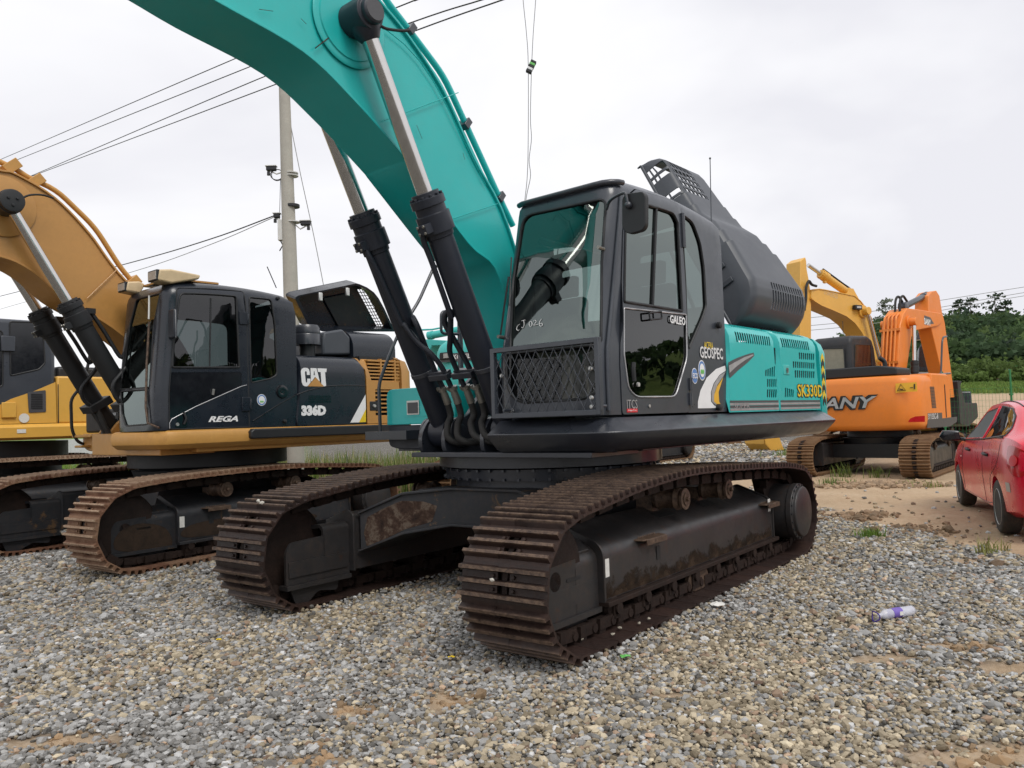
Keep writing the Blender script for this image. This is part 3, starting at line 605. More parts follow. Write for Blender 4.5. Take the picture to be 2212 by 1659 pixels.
    for sgn in (1, -1):
        k = -h_/sl
        while k < w_+h_/sl:
            # line y = k + sgn*z/sl
            pts = []
            y0, y1 = (k, k+h_/sl) if sgn > 0 else (k+h_/sl, k)
            z0, z1 = 0, h_; pa, pb = [y0, z0], [y1, z1]
            ok = True
            for P_, Q_ in ((pa, pb), (pb, pa)):
                if P_[0] < 0: f = (0-P_[0])/(Q_[0]-P_[0]) if Q_[0] != P_[0] else 2; P_[1] += (Q_[1]-P_[1])*f; P_[0] = 0; ok &= 0 <= f <= 1
                if P_[0] > w_: f = (w_-P_[0])/(Q_[0]-P_[0]) if Q_[0] != P_[0] else 2; P_[1] += (Q_[1]-P_[1])*f; P_[0] = w_; ok &= 0 <= f <= 1
            if ok and math.dist(pa, pb) > .01: b.bar((xg+.003*sgn, ya+t+pa[0], zb+t+pa[1]), (xg+.003*sgn, ya+t+pb[0], zb+t+pb[1]), .005, .004, (1, 0, 0))
            k += stp
    b.obj('guard_mesh', M['cabgrey'], gd, smooth=0)
    q = MB()
    for u, v in ((392, 838), (555, 1385), (1868, 1322), (1998, 705), (2102, 1165)):
        p = UF.U(*zf(u, v), 0, 1.205); q.lathe([(0, .016), (.012, .016), (.016, .01)], (p[0], min(p[1], 1.33), p[2]), (1, 0, 0), 10)
    q.obj('bright_bolts', M['bolt'], cab)
    # mirror
    mp = rpoly(UF.yz([z6(1140, 350), z6(1165, 310), z6(1300, 290), z6(1325, 320), z6(1325, 560), z6(1300, 600), z6(1200, 628), z6(1160, 610), z6(1140, 570)], 1.12), .03, 3)
    mi = MB().prism(mp, 0, 1.075, 1.12).obj('mirror', M['black'], root, bevel=.018, seg=3)
    q = [UF.U(*z6(u, v), 0, 1.14) for u, v in ((1190, 400), (1175, 330), (1150, 305), (1100, 345), (1045, 390))]; q[-1] = c.P(c.s1+.12, 2.92, .02); q[-2] = ((q[-1][0]+q[-3][0])/2+.05, (q[-1][1]+q[-3][1])/2, (q[-1][2]+q[-3][2])/2)
    MB().tube(cr(q, 4), .011, 8).ball(q[0], .026, 6).obj('mirror_arm', M['dark'], mi, smooth=60)
    # seat and inside
    b = MB().bx(-.55, .9, .5, 1.3, 1.475, 1.50); b.obj('cab_floor', M['black'], cab)
    b = MB().prism(rpoly([(-.35, 1.85), (.15, 1.85), (.18, 1.95), (-.2, 1.98), (-.33, 2.6), (-.45, 2.58)], .05), 1, .7, 1.12); b.prism(rpoly([(-.40, 2.6), (-.30, 2.6), (-.32, 2.8), (-.42, 2.8)], .03), 1, .78, 1.04); b.bx(-.3, .1, .78, 1.05, 1.5, 1.85); b.obj('seat', M['interior'], cab, bevel=.02)
    b = MB().bx(-.2, .45, .5, .64, 1.5, 2.05).bx(-.2, .4, 1.16, 1.28, 1.5, 2.0); b.tube([(.35, .58, 2.05), (.42, .58, 2.25)], .012).ball((.42, .58, 2.27), .03, 6); b.tube([(.35, 1.2, 2.0), (.42, 1.2, 2.22)], .012).ball((.42, 1.2, 2.24), .03, 6); b.tube([(.75, .85, 1.5), (.8, .85, 1.85)], .012); b.tube([(.75, 1.0, 1.5), (.8, 1.0, 1.85)], .012); b.bx(.55, .75, .55, .62, 2.1, 2.3); b.obj('console', M['beige'], cab, bevel=.01)
# ------------------------------------------------------------------ the teal excavator in front
_a = gnd(1245, 1448); _A = Fr(_a[0], _a[1], 37.48); _o = _A.w((-2.2*.9355, -1.567, 0))
TF = Fr(_o[0], _o[1], 37.48); UF = Fr(_o[0], _o[1], 40.75); DZ = TF.rot-UF.rot
X1 = empty('excavator', 'large teal crawler excavator with slate grey cab and raised hood, in the foreground', 'excavator', (UF.o[0], UF.o[1], 0), UF.rot)
def build_main():
    M = MT; root = X1
    # ---- crawlers
    tops = [(-2.0, .883), (-1.7, .915), (-.55, .972), (.36, .998), (1.1, .963), (1.6, .905), (1.85, .878)]
    for sg, yc in ((1, 1.262), (-1, -1.335)):
        crawler(root, yc, .63, DZ, 1.93, -2.1, .405, .46, tops, .232, M['shoe'], M['chain'])
        undercarriage(root, yc, sg, DZ, 1.93, -2.1, .46, M['frame'], True)
    # ---- car body (X frame): arched front and rear box beams and a centre drum
    b = MB()
    for sx in (1, -1):
        top = [(-1.03, .715), (-.70, .87), (-.35, .90), (.35, .90), (.70, .87), (1.03, .715)]; bot = [(-1.03, .40), (-.70, .54), (-.35, .60), (.35, .60), (.70, .54), (1.03, .40)]
        xs = lambda y: sx*(.92+max(0, abs(y)-.3)*.62)
        secs = [[(xs(y)-sx*.45, y, z1), (xs(y), y, z1), (xs(y), y, z0), (xs(y)-sx*.45, y, z0)] for (y, z1), (_, z0) in zip(top, bot)]
        b.loft(secs)
        for z, pts in ((0, top), (1, bot)):
            b.loft([[(xs(y)-sx*.47, y, zz-.012), (xs(y)+sx*.03, y, zz-.012), (xs(y)+sx*.03, y, zz+.012), (xs(y)-sx*.47, y, zz+.012)] for y, zz in pts])
    b.bx(-.95, .95, -.75, .75, .62, .885)
    o = b.obj('car_body', M['frame_black'], root, bevel=.006); o.rotation_euler.z = DZ
    p = panel('worn_patch', [(-.98, .42), (-.70, .57), (-.50, .63), (-.46, .76), (-.56, .80), (-.72, .81), (-.86, .745), (-.97, .68), (-1.0, .55)], (), lambda y, z: (.92+max(0, abs(y)-.3)*.62+.003, y, z), M['rustpatch'], o, .001, .08)
    b = MB().lathe([(.83, .86), (.965, .86), (.967, .80), (.97, .94), (1.06, .95), (1.065, .88), (1.075, 1.0), (1.17, 1.0), (1.172, .3)], (0, 0, 0), (0, 0, 1), 72)
    q = b
    for k in range(48):
        a = 2*math.pi*k/48
        for z, r in ((1.052, .965), (.98, .955)): q.bx(-.011, .011, -.010, .010, -.010, .010, Matrix.Translation((r*math.cos(a), r*math.sin(a), z))@Matrix.Rotation(a, 4, 'Z'))
    b.obj('slewing_ring', M['dark'], root, smooth=30)
    # ---- revolving frame
    b = MB().bx(-2.95, .62, -1.36, 1.36, 1.20, 1.43); b.bx(.5, 1.12, -.62, 1.25, 1.172, 1.21); b.bx(.45, 1.0, .42, 1.33, 1.21, 1.41)
    b.bx(.2, .66, -1.36, -.5, 1.24, 1.40)
    for y in (-.58, -.30, .14, .42):    # boom and cylinder foot plates
        b.prism(rpoly([(.25, 1.2), (1.05, 1.2), (1.06, 1.36), (.95, 1.5), (.78, 1.5), (.55, 1.75), (.3, 1.95), (.1, 1.9)], .06), 1, y-.022, y+.022)
    for y in (-.62, -.26, .10, .46): b.lathe([(0, .13), (.03, .13), (.032, .06), (.04, .06)], (.88, y-.02, 1.375), (0, 1, 0), 26)
    b.obj('revolving_frame', M['dark'], root, bevel=.006)
    # right front: dark skirt and teal tool box
    fx = .70
    b = MB().prism(rpoly([(-1.42, 1.25), (-1.42, 1.445), (-.55, 1.445), (-.55, 1.22), (-1.28, 1.22)], [.05, .01, 0, 0, .08], 5), 0, fx-.9, fx-.012)
    b.obj('front_skirt', M['navy'], root, bevel=.01)
    b = MB().prism(rpoly([(-1.425, 1.45), (-1.425, 1.79), (-.50, 1.79), (-.50, 1.45)], [.01, .09, .02, .01], 6), 0, fx-.85, fx)
    tb = b.obj('tool_box', M['teal'], root, bevel=.03, seg=4)
    panel('lid_recess', rpoly([(-1.18, 1.52), (-.72, 1.52), (-.76, 1.70), (-1.14, 1.70)], .02), (), lambda y, z: (fx+.003, y, z), M['teal'], tb, .004, 0)
    a, c = UF.U(880, 866, 0, fx), UF.U(907, 895, 0, fx)
    panel('plate', [(a[1], c[2]), (c[1], c[2]), (c[1], a[2]), (a[1], a[2])], (), lambda y, z: (fx+.010, y, z), M['sticker'], tb, .002, 0)
    panel('warning_label', [(a[1]+.012, c[2]+.012), (c[1]-.012, c[2]+.012), (c[1]-.012, a[2]-.018), (a[1]+.012, a[2]-.018)], (), lambda y, z: (fx+.013, y, z), M['greyvinyl'], tb, .001, 0)
    # hand rail on the right side
    pr = lambda px, py, y=-1.45: UF.U(px, py, 1, y)
    rail = [pr(*p) for p in ((822, 938), (821, 915), (818, 830), (838, 775), (860, 722), (905, 650), (938, 575))]
    b = MB().tube(rline(rail, .08), .017, 10); p0 = rail[0]; b.bx(p0[0]-.12, p0[0]+.06, p0[1]-.03, p0[1]+.03, p0[2]-.01, p0[2]+.03)
    p1 = rail[-1]; b.tube([p1, (p1[0]-.3, p1[1]+.1, p1[2]+.02), (p1[0]-.8, p1[1]+.1, 1.8)], .017, 10)
    b.bx(p0[0]-.06, p0[0]+.12, p0[1]-.08, p0[1]+.5, p0[2]-.05, p0[2]+.03)
    b.obj('hand_rail', M['dark'], root, smooth=50)
    q = [UF.U(px, py, 1, -1.5) for px, py in ((993, 670), (993, 735))]
    b = MB().tube([(q[0][0], q[0][1], q[0][2]+.05), (q[1][0], q[1][1], 1.75)], .03, 10); l = [UF.U(px, py, 1, -1.5) for px, py in ((993, 673), (953, 673), (953, 720), (993, 722))]; b.tube(rline(l, .05), .016, 8)
    b.obj('grab_loop', M['dark'], root, smooth=50)
    # ---- side sill (bevelled deck edge)
    prof = [(-.12, 1.455), (-.035, 1.452), (.115, 1.352), (.105, 1.33), (.01, 1.235), (-.06, 1.205), (-.2, 1.205)]
    fxs, ly = 1.16, 1.425
    def sec(k):
        if k == 0: return [(fxs+o, .40, z) for o, z in prof]
        if k == 1: return [(fxs+o-.03, ly-.12, z) for o, z in prof]
        if k == 2: return [(fxs+o*.7-.11, ly+o*.7-.03, z) for o, z in prof]
        if k == 3: return [(fxs-.17, ly+o, z) for o, z in prof]
        return [(-2.985, ly+o, z) for o, z in prof]
    MB().loft([sec(k) for k in range(5)]).obj('side_sill', M['dark'], root, bevel=.012, seg=3, smooth=30)
    # ---- boom
    yl, yr = .15, -.31
    low = UF.xz([(1079, 604), (1011, 526), (892, 366), (867, 333), (765, 218), (653, 111), (462, 0)], yl)
    up = UF.xz([(1097, 489), (1023, 341), (958, 197), (884, 82), (818, 0)], yl)
    foot = [(.30, 1.93), (.12, 1.72), (.30, 1.52), (.52, 1.62)]
    xe, ze = low[-1]; low2 = low+[(xe+.55, ze+.10), (xe+1.2, ze+.02), (6.0, ze-.75)]
    xu, zu = up[-1]; up2 = up+[(xu+.45, zu+.28), (xu+1.0, zu+.42), (xu+1.7, zu+.34), (6.1, ze-.2)]
    lo_c = cr([(.52, 1.62)]+low2, 5); up_c = cr([(.22, 1.95)]+up2, 5)
    poly = lo_c+up_c[::-1]
    b = MB().prism(poly, 1, yr+.012, yl-.012)
    for c, sgn in ((lo_c, -1), (up_c, 1)):      # flange plates stand slightly proud of the webs
        secs = []
        for i, (x, z) in enumerate(c):
            a, e = np.array(c[max(i-1, 0)]), np.array(c[min(i+1, len(c)-1)]); tg = (e-a)/np.linalg.norm(e-a); nn = np.array((-tg[1], tg[0]))
            if nn[1]*sgn < 0: nn = -nn
            p, r = np.array((x, z))-nn*.012, np.array((x, z))+nn*.008; secs.append([(p[0], yr-.012, p[1]), (p[0], yl+.012, p[1]), (r[0], yl+.012, r[1]), (r[0], yr-.012, r[1])])
        b.loft(secs)
    bo = b.obj('boom', M['teal'], root, bevel=.004, smooth=30)
    hx, _, hz = UF.U(797, 28, 1, .36)
    r = MB().lathe([(0, .31), (.006, .31), (.012, .30), (.012, .265), (.022, .26), (.022, .1)], (hx, yl, hz), (0, 1, 0), 48); r.lathe([(0, .31), (.012, .30), (.012, .1)], (hx, yr, hz), (0, -1, 0), 40); r.obj('boss_ring', M['teal'], bo)
    r = MB().tube([UF.U(px, py, 1, yl+.014) for px, py in ((735, 62), (681, 104))], .004, 6); r.obj('scratch', M['rustpatch'], bo)
    pipe = [UF.U(px, py, 1, .08) for px, py in ((812, -40), (833, 0), (884, 66), (958, 164), (1007, 271), (1079, 428), (1108, 488))]
    MB().tube(rline(pipe, .12), .026, 10).tube(rline([(p[0]-.02, p[1]-.09, p[2]-.005) for p in pipe], .12), .026, 10).obj('boom_pipe', M['teal'], bo, smooth=60)
    for px, py in ((885, 64), (1005, 268), (1078, 426)):
        p = UF.U(px, py, 1, .08); MB().bx(-.045, .045, -.13, .04, -.03, .025, Matrix.Translation(p)@Matrix.Rotation(R_(52), 4, 'Y')).obj('pipe_clamp', M['dark'], bo, bevel=.005)
    for pts in (((735, 0), (905, 130), (1050, 400)), ((830, 260), (990, 200)), ((955, 480), (1075, 440))): MB().tube([UF.U(px, py, 1, yl+.0125) for px, py in (cr(pts, 5) if len(pts) > 2 else pts)], .0035, 5).obj('weld_seam', M['teal'], bo)
    for pts in (((900, 270), (912, 300)), ((1000, 330), (1004, 345)), ((650, 40), (662, 52)), ((560, 20), (590, 24))): MB().tube([UF.U(px, py, 1, yl+.0125) for px, py in pts], .002, 4).obj('scratch', M['rustpatch'], bo)
    # boom cylinders
    for y, sd in ((.285, 1), (-.445, 1)):
        hd = (hx, y, hz); bs = (.88, y, 1.375)
        c, d, s, L = hydraulic(root, bs, hd, .612, .098, .130, .060, M['navy'])
        o = 1 if y > 0 else -1
        e = MB().lathe([(-.115, .09), (-.11, .118), (.02, .12), (.09, .113), (.095, .09), (.13, .088), (.14, .078)], hd, (0, o, 0), 36); e.lathe([(L-.16, .068), (L-.09, .105), (L, .11)], bs, d, 24)
        e.obj('rod_eye', M['navy'], c, bevel=.004)
        e = MB().lathe([(.14, .076), (.146, .073), (.146, .05)], hd, (0, o, 0), 30); e.lathe([(.14, .047), (.144, .047), (.144, .012)], hd, (0, o, 0), 6); e.obj('pin_cap', M['greyvinyl'], c)
        B = Vector(bs); oo = Vector((0, .05, 0))
        def al(t, out, yy=0.): return tuple(B+d*t-s*out+Vector((0, yy*-o, 0)))
        g = L*.612
        pp = MB().tube(cr([al(g-.24, .13, .03), al(g-.34, .13, .05), al(g-.5, .115, .06), al(g-.9, .10, .08), al(1.02, .09, .10), al(.86, .09, .18), al(.74, .07, .26), al(.60, .04, .29), al(.40, .02, .29)], 6), .023, 8)
        pp.tube(cr([al(.98, -.02, .10), al(1.06, .03, .16), al(.98, .06, .21), al(.80, .04, .19), al(.60, .02, .17), al(.40, .0, .17)], 6), .023, 8); pp.obj('oil_pipe', M['navy'], c, smooth=60)
        k = MB(); rot = d.to_track_quat('Z', 'Y').to_matrix().to_4x4()
        k.bar(al(.56, .02, -.10), al(.56, .02, .33), .05, .022, d); k.bar(al(.53, .04, .12), al(.53, .04, .34), .07, .05, d)
        k.lathe([(.54, .104), (.58, .104)], bs, d, 28); k.obj('pipe_bracket', M['dark'], c, bevel=.004)
        for yy in (.17, .29):
            f = MB(); f.lathe([(0, .040), (.03, .040), (.031, .027), (.07, .031), (.15, .033), (.152, .026)], al(.42, .01, yy), tuple(-d), 14)
            for q in (-.032, .032): f.hexb(al(.43, .03, yy+q), tuple(-d), .013, .03)
            f.obj('hose_fitting', M['steel'], c, smooth=40)
            MB().tube(cr([al(.30, .01, yy), al(.17, .03, yy), (B.x+.14, B.y-o*yy, B.z+.06), (B.x+.16, B.y-o*(yy-.03)+.06, B.z-.05), (B.x+.06, B.y-o*(yy-.1)+.22, B.z-.09), (B.x-.2, B.y-o*(yy-.15)+.4, B.z-.03)], 7), .028, 10).obj('hose', M['hose'], c, smooth=60)
    hp = [UF.U(px, py, 1, .36) for px, py in ((819, 54), (835, 62), (862, 66), (884, 66))]; MB().tube(cr(hp, 6), .011, 8).obj('grease_hose', M['hose'], bo, smooth=60)
    # ---- cab
    build_cab_main(root)
    # ---- engine side doors with louvres
    zA = lambda u, v: (1516.1+u*.18276, 636.7+v*.18276)
    yp, zr, Rr = 1.405, 2.10, .17
    def mp(x, z):
        if z <= zr: return (x, yp, z)
        a = (z-zr)/Rr
        if a <= 1.35: return (x, yp-Rr*(1-math.cos(a)), zr+Rr*math.sin(a))
        e = a-1.35; return (x, yp-Rr*(1-math.cos(1.35))-Rr*e, zr+Rr*math.sin(1.35)+.02*e)
    def row(TL, TR, BL, BR, n, duty=.64, arc=None):
        if arc: q = arc
        else: q = UF.xz([zA(*TL), zA(*TR), zA(*BL), zA(*BR)], yp)
        q = [np.array(p) for p in q]; out = []
        for i in range(n):
            f0, f1 = i/n, (i+duty)/n; t0, t1, b0, b1 = q[0]*(1-f0)+q[1]*f0, q[0]*(1-f1)+q[1]*f1, q[2]*(1-f0)+q[3]*f0, q[2]*(1-f1)+q[3]*f1
            out.append(rpoly([tuple(t0), tuple(t1), tuple(b1), tuple(b0)], .012, 2))
        return out
    H1 = row((405, 425), (825, 490), (410, 560), (820, 608), 16)+row((750, 888), (875, 836), (750, 965), (872, 972), 5)+row((772, 993), (895, 993), (772, 1092), (892, 1092), 5)+row((772, 1115), (895, 1118), (768, 1217), (890, 1217), 5)
    H2 = row((945, 500), (1280, 545), (950, 620), (1277, 658), 14)+row((1145, 680), (1335, 697), (1150, 765), (1333, 775), 8)+row((1075, 785), (1340, 805), (1078, 865), (1337, 878), 11)+row((1097, 890), (1340, 905), (1100, 982), (1338, 988), 10)+row((985, 1095), (1095, 1125), (980, 1212), (1092, 1212), 5)
    xa, xm, xe = -.735, -1.83, -2.93
    top = H1[0][0][1]
    H1 += row(0, 0, 0, 0, 18, .64, [(-.98, 2.33), (xm+.08, 2.33), (-.98, 2.245), (xm+.08, 2.245)]); H2 += row(0, 0, 0, 0, 16, .64, [(xm-.12, 2.33), (-2.72, 2.33), (xm-.12, 2.245), (-2.72, 2.245)])
    for (x0, x1, HH) in ((xa, xm+.006, H1), (xm-.006, xe, H2)):
        MB().bx(x1+.04, x0-.04, yp-.07, yp-.04, 1.48, 2.08).obj('dark_backing', M['black'], root)  # black sheet added behind the louvres so the slots read as dark depth
        dr = panel('engine_door', rpoly([(x0, 1.462), (x1, 1.462), (x1, 2.40), (x0, 2.40)], .01, 2), HH, mp, M['teal'], root, .004, .07, flip=True)
        st = UF.xz([zA(330, 1245), zA(335, 1372)], yp); z1, z0 = st[0][1], st[1][1]
        for i in range(4):
            zz = z0+(z1-z0)*i/4; panel('stripe', [(x0-.02, zz), (x1+.02, zz), (x1+.02, zz+(z1-z0)*.21), (x0-.02, zz+(z1-z0)*.21)], (), lambda x, z: (x, yp+.003, z), M['greyvinyl'] if i % 2 else M['silver'], dr, .001, 0, flip=True)
        if x0 == xa:
            P = lambda pts: UF.xz([zA(*p) for p in pts], yp)
            panel('swoosh', P([(310, 800), (360, 772), (420, 745), (520, 708), (608, 683), (618, 720), (540, 800), (430, 890), (330, 985), (318, 930), (312, 860)]), (), lambda x, z: (x, yp+.003, z), M['greyvinyl'], dr, .001, 0, flip=True)
            panel('swoosh', P([(314, 838), (400, 790), (500, 738), (600, 705), (606, 716), (500, 778), (400, 850), (322, 925)]), (), lambda x, z: (x, yp+.005, z), M['silver'], dr, .001, 0, flip=True)
            a, c = P([(375, 1352)])[0], P([(556, 1275)])[0]; text('lettering', 'SUPER', M['silver'], dr, (a[0], yp+.006, a[1]), (-1, 0, 0), (0, 0, 1), c[1]-a[1], a[0]-c[0], .001, shear=.15)
        else:
            a, c = UF.xz([zA(1130, 1205), zA(1418, 1068)], yp)
            text('lettering', 'SK330D', M['blackvinyl'], dr, (a[0]+.012, yp+.003, a[1]-.012), (-1, 0, 0), (0, 0, 1), c[1]-a[1]+.02, a[0]-c[0]+.02, .001, bold=.055, space=1.0)
            text('lettering', 'SK330D', M['yellowvinyl'], dr, (a[0], yp+.005, a[1]), (-1, 0, 0), (0, 0, 1), c[1]-a[1], a[0]-c[0], .001, bold=.012)
            q = UF.xz([zA(965, 945), zA(1028, 832)], yp); (x0_, z0_), (x1_, z1_) = q
            MB().bx(x1_, x0_, yp-.01, yp+.006, z0_, z1_).obj('latch_plate', M['teal_old'], dr, bevel=.006); MB().lathe([(0, .02), (.012, .018)], ((x0_+x1_)/2, yp+.006, (z0_+z1_)/2), (0, 1, 0), 14).bx((x0_+x1_)/2-.015, (x0_+x1_)/2+.015, yp+.005, yp+.018, z0_+.02, z1_-.03).obj('latch', M['steel'], dr)
    # engine bay seen through louvres and under the hood
    b = MB().bx(-2.9, -.9, -1.2, 1.18, 1.45, 2.10); b.bx(-1.7, -1.0, -.3, 1.05, 2.10, 2.32); b.cyl((-2.0, .5, 2.25), (-2.6, .5, 2.25), .16); b.bx(-.86, -.80, -.9, 1.33, 1.45, 2.42)
    b.obj('engine', M['black'], root, bevel=.02)
    MB().bx(-2.95, -1.2, -1.40, -1.32, 1.46, 2.25).bx(-2.95, -1.2, -1.32, -.2, 2.2, 2.25).obj('right_body', M['teal'], root, bevel=.03)
    # counterweight
    pl = rpoly([(-2.955, 1.41), (-3.12, 1.415), (-3.45, 1.25), (-3.72, .7), (-3.78, 0), (-3.72, -.7), (-3.45, -1.25), (-3.12, -1.415), (-2.955, -1.41)], [0, .1, .2, .2, .3, .2, .2, .1, 0], 4)
    b = MB(); secs = []
    for z, ins in ((1.22, .10), (1.27, .03), (1.32, 0), (2.08, 0), (2.17, .03), (2.23, .09), (2.26, .18)): secs.append([(x+(ins if x < -2.97 else 0), y*(1-ins*.6), z) for x, y in pl])
    cw = b.loft(secs).obj('counterweight', M['teal'], root, smooth=40)
    for i in range(8):
        z = 1.50+i*.067
        panel('chevron', [(-2.985, z), (-3.03, z+.05), (-3.075, z), (-3.075, z+.055), (-3.03, z+.105), (-2.985, z+.055)], (), lambda x, zz: (x, 1.4155, zz), M['blackvinyl'] if i % 2 == 0 else M['yellowvinyl'], cw, .002, 0, flip=True)
    # ---- raised engine hood
    n = np.array((0, .870, .4926)); up_ = np.array((0, -.4926, .870)); base = np.array((0, 1.2, 2.6))
    WV = ([-.20, -.17, -.12, -.05, .04, .12, .60, .615, .76, .775, .90, 1.08, 1.20, 1.212, 1.38, 1.392, 1.80, 1.88, 1.94, 1.985, 2.0], [-.20, -.10, -.01, .06, .11, .135, .14, .118, .118, .096, .09, .015, .012, -.004, -.004, -.016, -.016, -.03, -.07, -.14, -.20])
    wv = lambda v: float(np.interp(v, *WV))
    x0h = lambda v: -1.62-.10*v; x1h = lambda v: -3.02+.34*min(1, max(0, v/1.9))
    def ed(e): return 0 if e > .16 else .16*(1-math.sqrt(max(0, 1-((.16-e)/.16)**2)))
    nx, NW = 50, 7; vs, fs = [], []
    VV = [(-.20, .26-.26*k/6) for k in range(6)]+[(v, 0.) for v in sorted(set(WV[0]) | set(np.round(np.arange(-.02, .58, .035), 4)) | set(np.round(np.arange(1.42, 1.80, .030), 4)) | {.3, .7, .85, .96, 1.02, 1.14, 1.3})]; nv = len(VV)-1
    for j in range(nv+1):
        v, wd = VV[j]
        for i in range(nx+1):
            if i < NW: e, w = 0., -.27+(wv(v)-.13+.27)*i/NW
            else: e = 1.75*(i-NW)/(nx-NW); w = max(wv(v)-ed(min(e, 1.83-e))*.82, -.27)
            if wd: w = max(-.45, w-wd)
            Wd = abs(x1h(v)-x0h(v)); x = x0h(v)-e*Wd/1.75
            p = base+up_*v+n*w; vs.append((x, p[1], p[2]))
    def hole(i, j):
        v = VV[j][0]; e = 1.75*(i+.5-NW)/(nx-NW)
        if VV[j][1]: return j > 2 and .45 < e < 1.6 and i % 2 == 0
        if 1.40 < v < 1.92 and .16 < e < 1.10 and i % 4 > 0 and j % 3 != 0: return True
        if (1.30 < v < 1.46 or 1.66 < v < 1.84) and 0 < i < NW+3 and i % 3 != 0 and j % 3 != 0: return True
        if -.15 < v < .10 and .62 < e < 1.62 and i % 2 == 0 and VV[j][0] != .04: return True
        return False
    for j in range(nv):
        for i in range(nx):
            if not hole(i, j): a = j*(nx+1)+i; fs.append((a, a+1, a+nx+2, a+nx+1))
    me = bpy.data.meshes.new('engine_hood'); me.from_pydata(vs, [], fs); ho = link('engine_hood', me, M['hoodgrey'], root, 0, 28); m_ = ho.modifiers.new('Solidify', 'SOLIDIFY'); m_.thickness = .014
    # rim, hinge brackets, ribs on the front wall
    b = MB(); rim = []
    for j in range(0, nv+1, 2): rim.append(vs[j*(nx+1)])
    b.tube(rim, .018, 8); b.obj('hood_rim', M['hoodgrey'], ho, smooth=60)
    b = MB()
    for v in (.22, .40):
        p = base+up_*v+n*(wv(v)-.16); q = base+up_*v+n*(wv(v)-.34); b.bar((x0h(v)+.012, p[1], p[2]), (x0h(v)+.012, q[1], q[2]), .05, .02, (1, 0, 0))
    b.obj('hood_rib', M['hoodgrey'], ho, bevel=.004)
    b = MB().tube([(-2.7, .9, 2.2), (-2.62, .55, 3.2)], .02, 8).tube([(-1.35, .9, 2.2), (-1.3, .55, 3.2)], .02, 8); b.obj('hood_strut', M['steel'], root)
    a = [UF.U(px, py, 1, 1.30) for px, py in ((1533.8, 342), (1538, 556), (1543, 578))]; MB().tube(a[:2], .0045, 6).tube(a[1:], .012, 8).ball(a[0], .01, 5).obj('antenna', M['dark'], root)
build_main()
# ------------------------------------------------------------------ the black and ochre excavator on the left
_c = gnd(252, 1251); _CA = Fr(_c[0], _c[1], 41.08); _co = _CA.w((-1.85, -1.58, 0)); CF = Fr(_co[0], _co[1], 40.)
X2 = empty('excavator', 'ochre crawler excavator with blue black cab, rusty tracks and open rear hood', 'excavator', (CF.o[0], CF.o[1], 0), CF.rot)
def zE(u, v): return (606.4+u*.12426, 606.4+v*.12426)
def zD(u, v): return (424.5+u*.3015, 576.1+v*.3015)
def z2(u, v): return (u*.3015, 576.1+v*.3015)
def boom_shape(fr, low, up, yl, yr, mat, root, pre_low, pre_up, post_low, post_up, fl=.01):
    lo_c = cr(pre_low+low+post_low, 5); up_c = cr(pre_up+up+post_up, 5); b = MB().prism(lo_c+up_c[::-1], 1, yr+.012, yl-.012)
    for c, sgn in ((lo_c, -1), (up_c, 1)):
        secs = []
        for i, (x, z) in enumerate(c):
            a, e = np.array(c[max(i-1, 0)]), np.array(c[min(i+1, len(c)-1)]); tg = (e-a)/np.linalg.norm(e-a); nn = np.array((-tg[1], tg[0]))
            if nn[1]*sgn < 0: nn = -nn
            p, r = np.array((x, z))-nn*.012, np.array((x, z))+nn*fl; secs.append([(p[0], yr-.012, p[1]), (p[0], yl+.012, p[1]), (r[0], yl+.012, r[1]), (r[0], yr-.012, r[1])])
        b.loft(secs)
    return b.obj('boom', mat, root, bevel=.004, smooth=30)
def sill_loft(fx, ly, y0, prof, xr, mat, root, name='side_sill', seg=3):
    def sec(k):
        if k == 0: return [(fx+o, y0, z) for o, z in prof]
        if k == 1: return [(fx+o-.03, ly-.14, z) for o, z in prof]
        if k == 2: return [(fx+o*.7-.11, ly+o*.7-.03, z) for o, z in prof]
        if k == 3: return [(fx-.19, ly+o, z) for o, z in prof]
        return [(xr, ly+o, z) for o, z in prof]
    return MB().loft([sec(k) for k in range(5)]).obj(name, mat, root, bevel=.012, seg=seg, smooth=35)
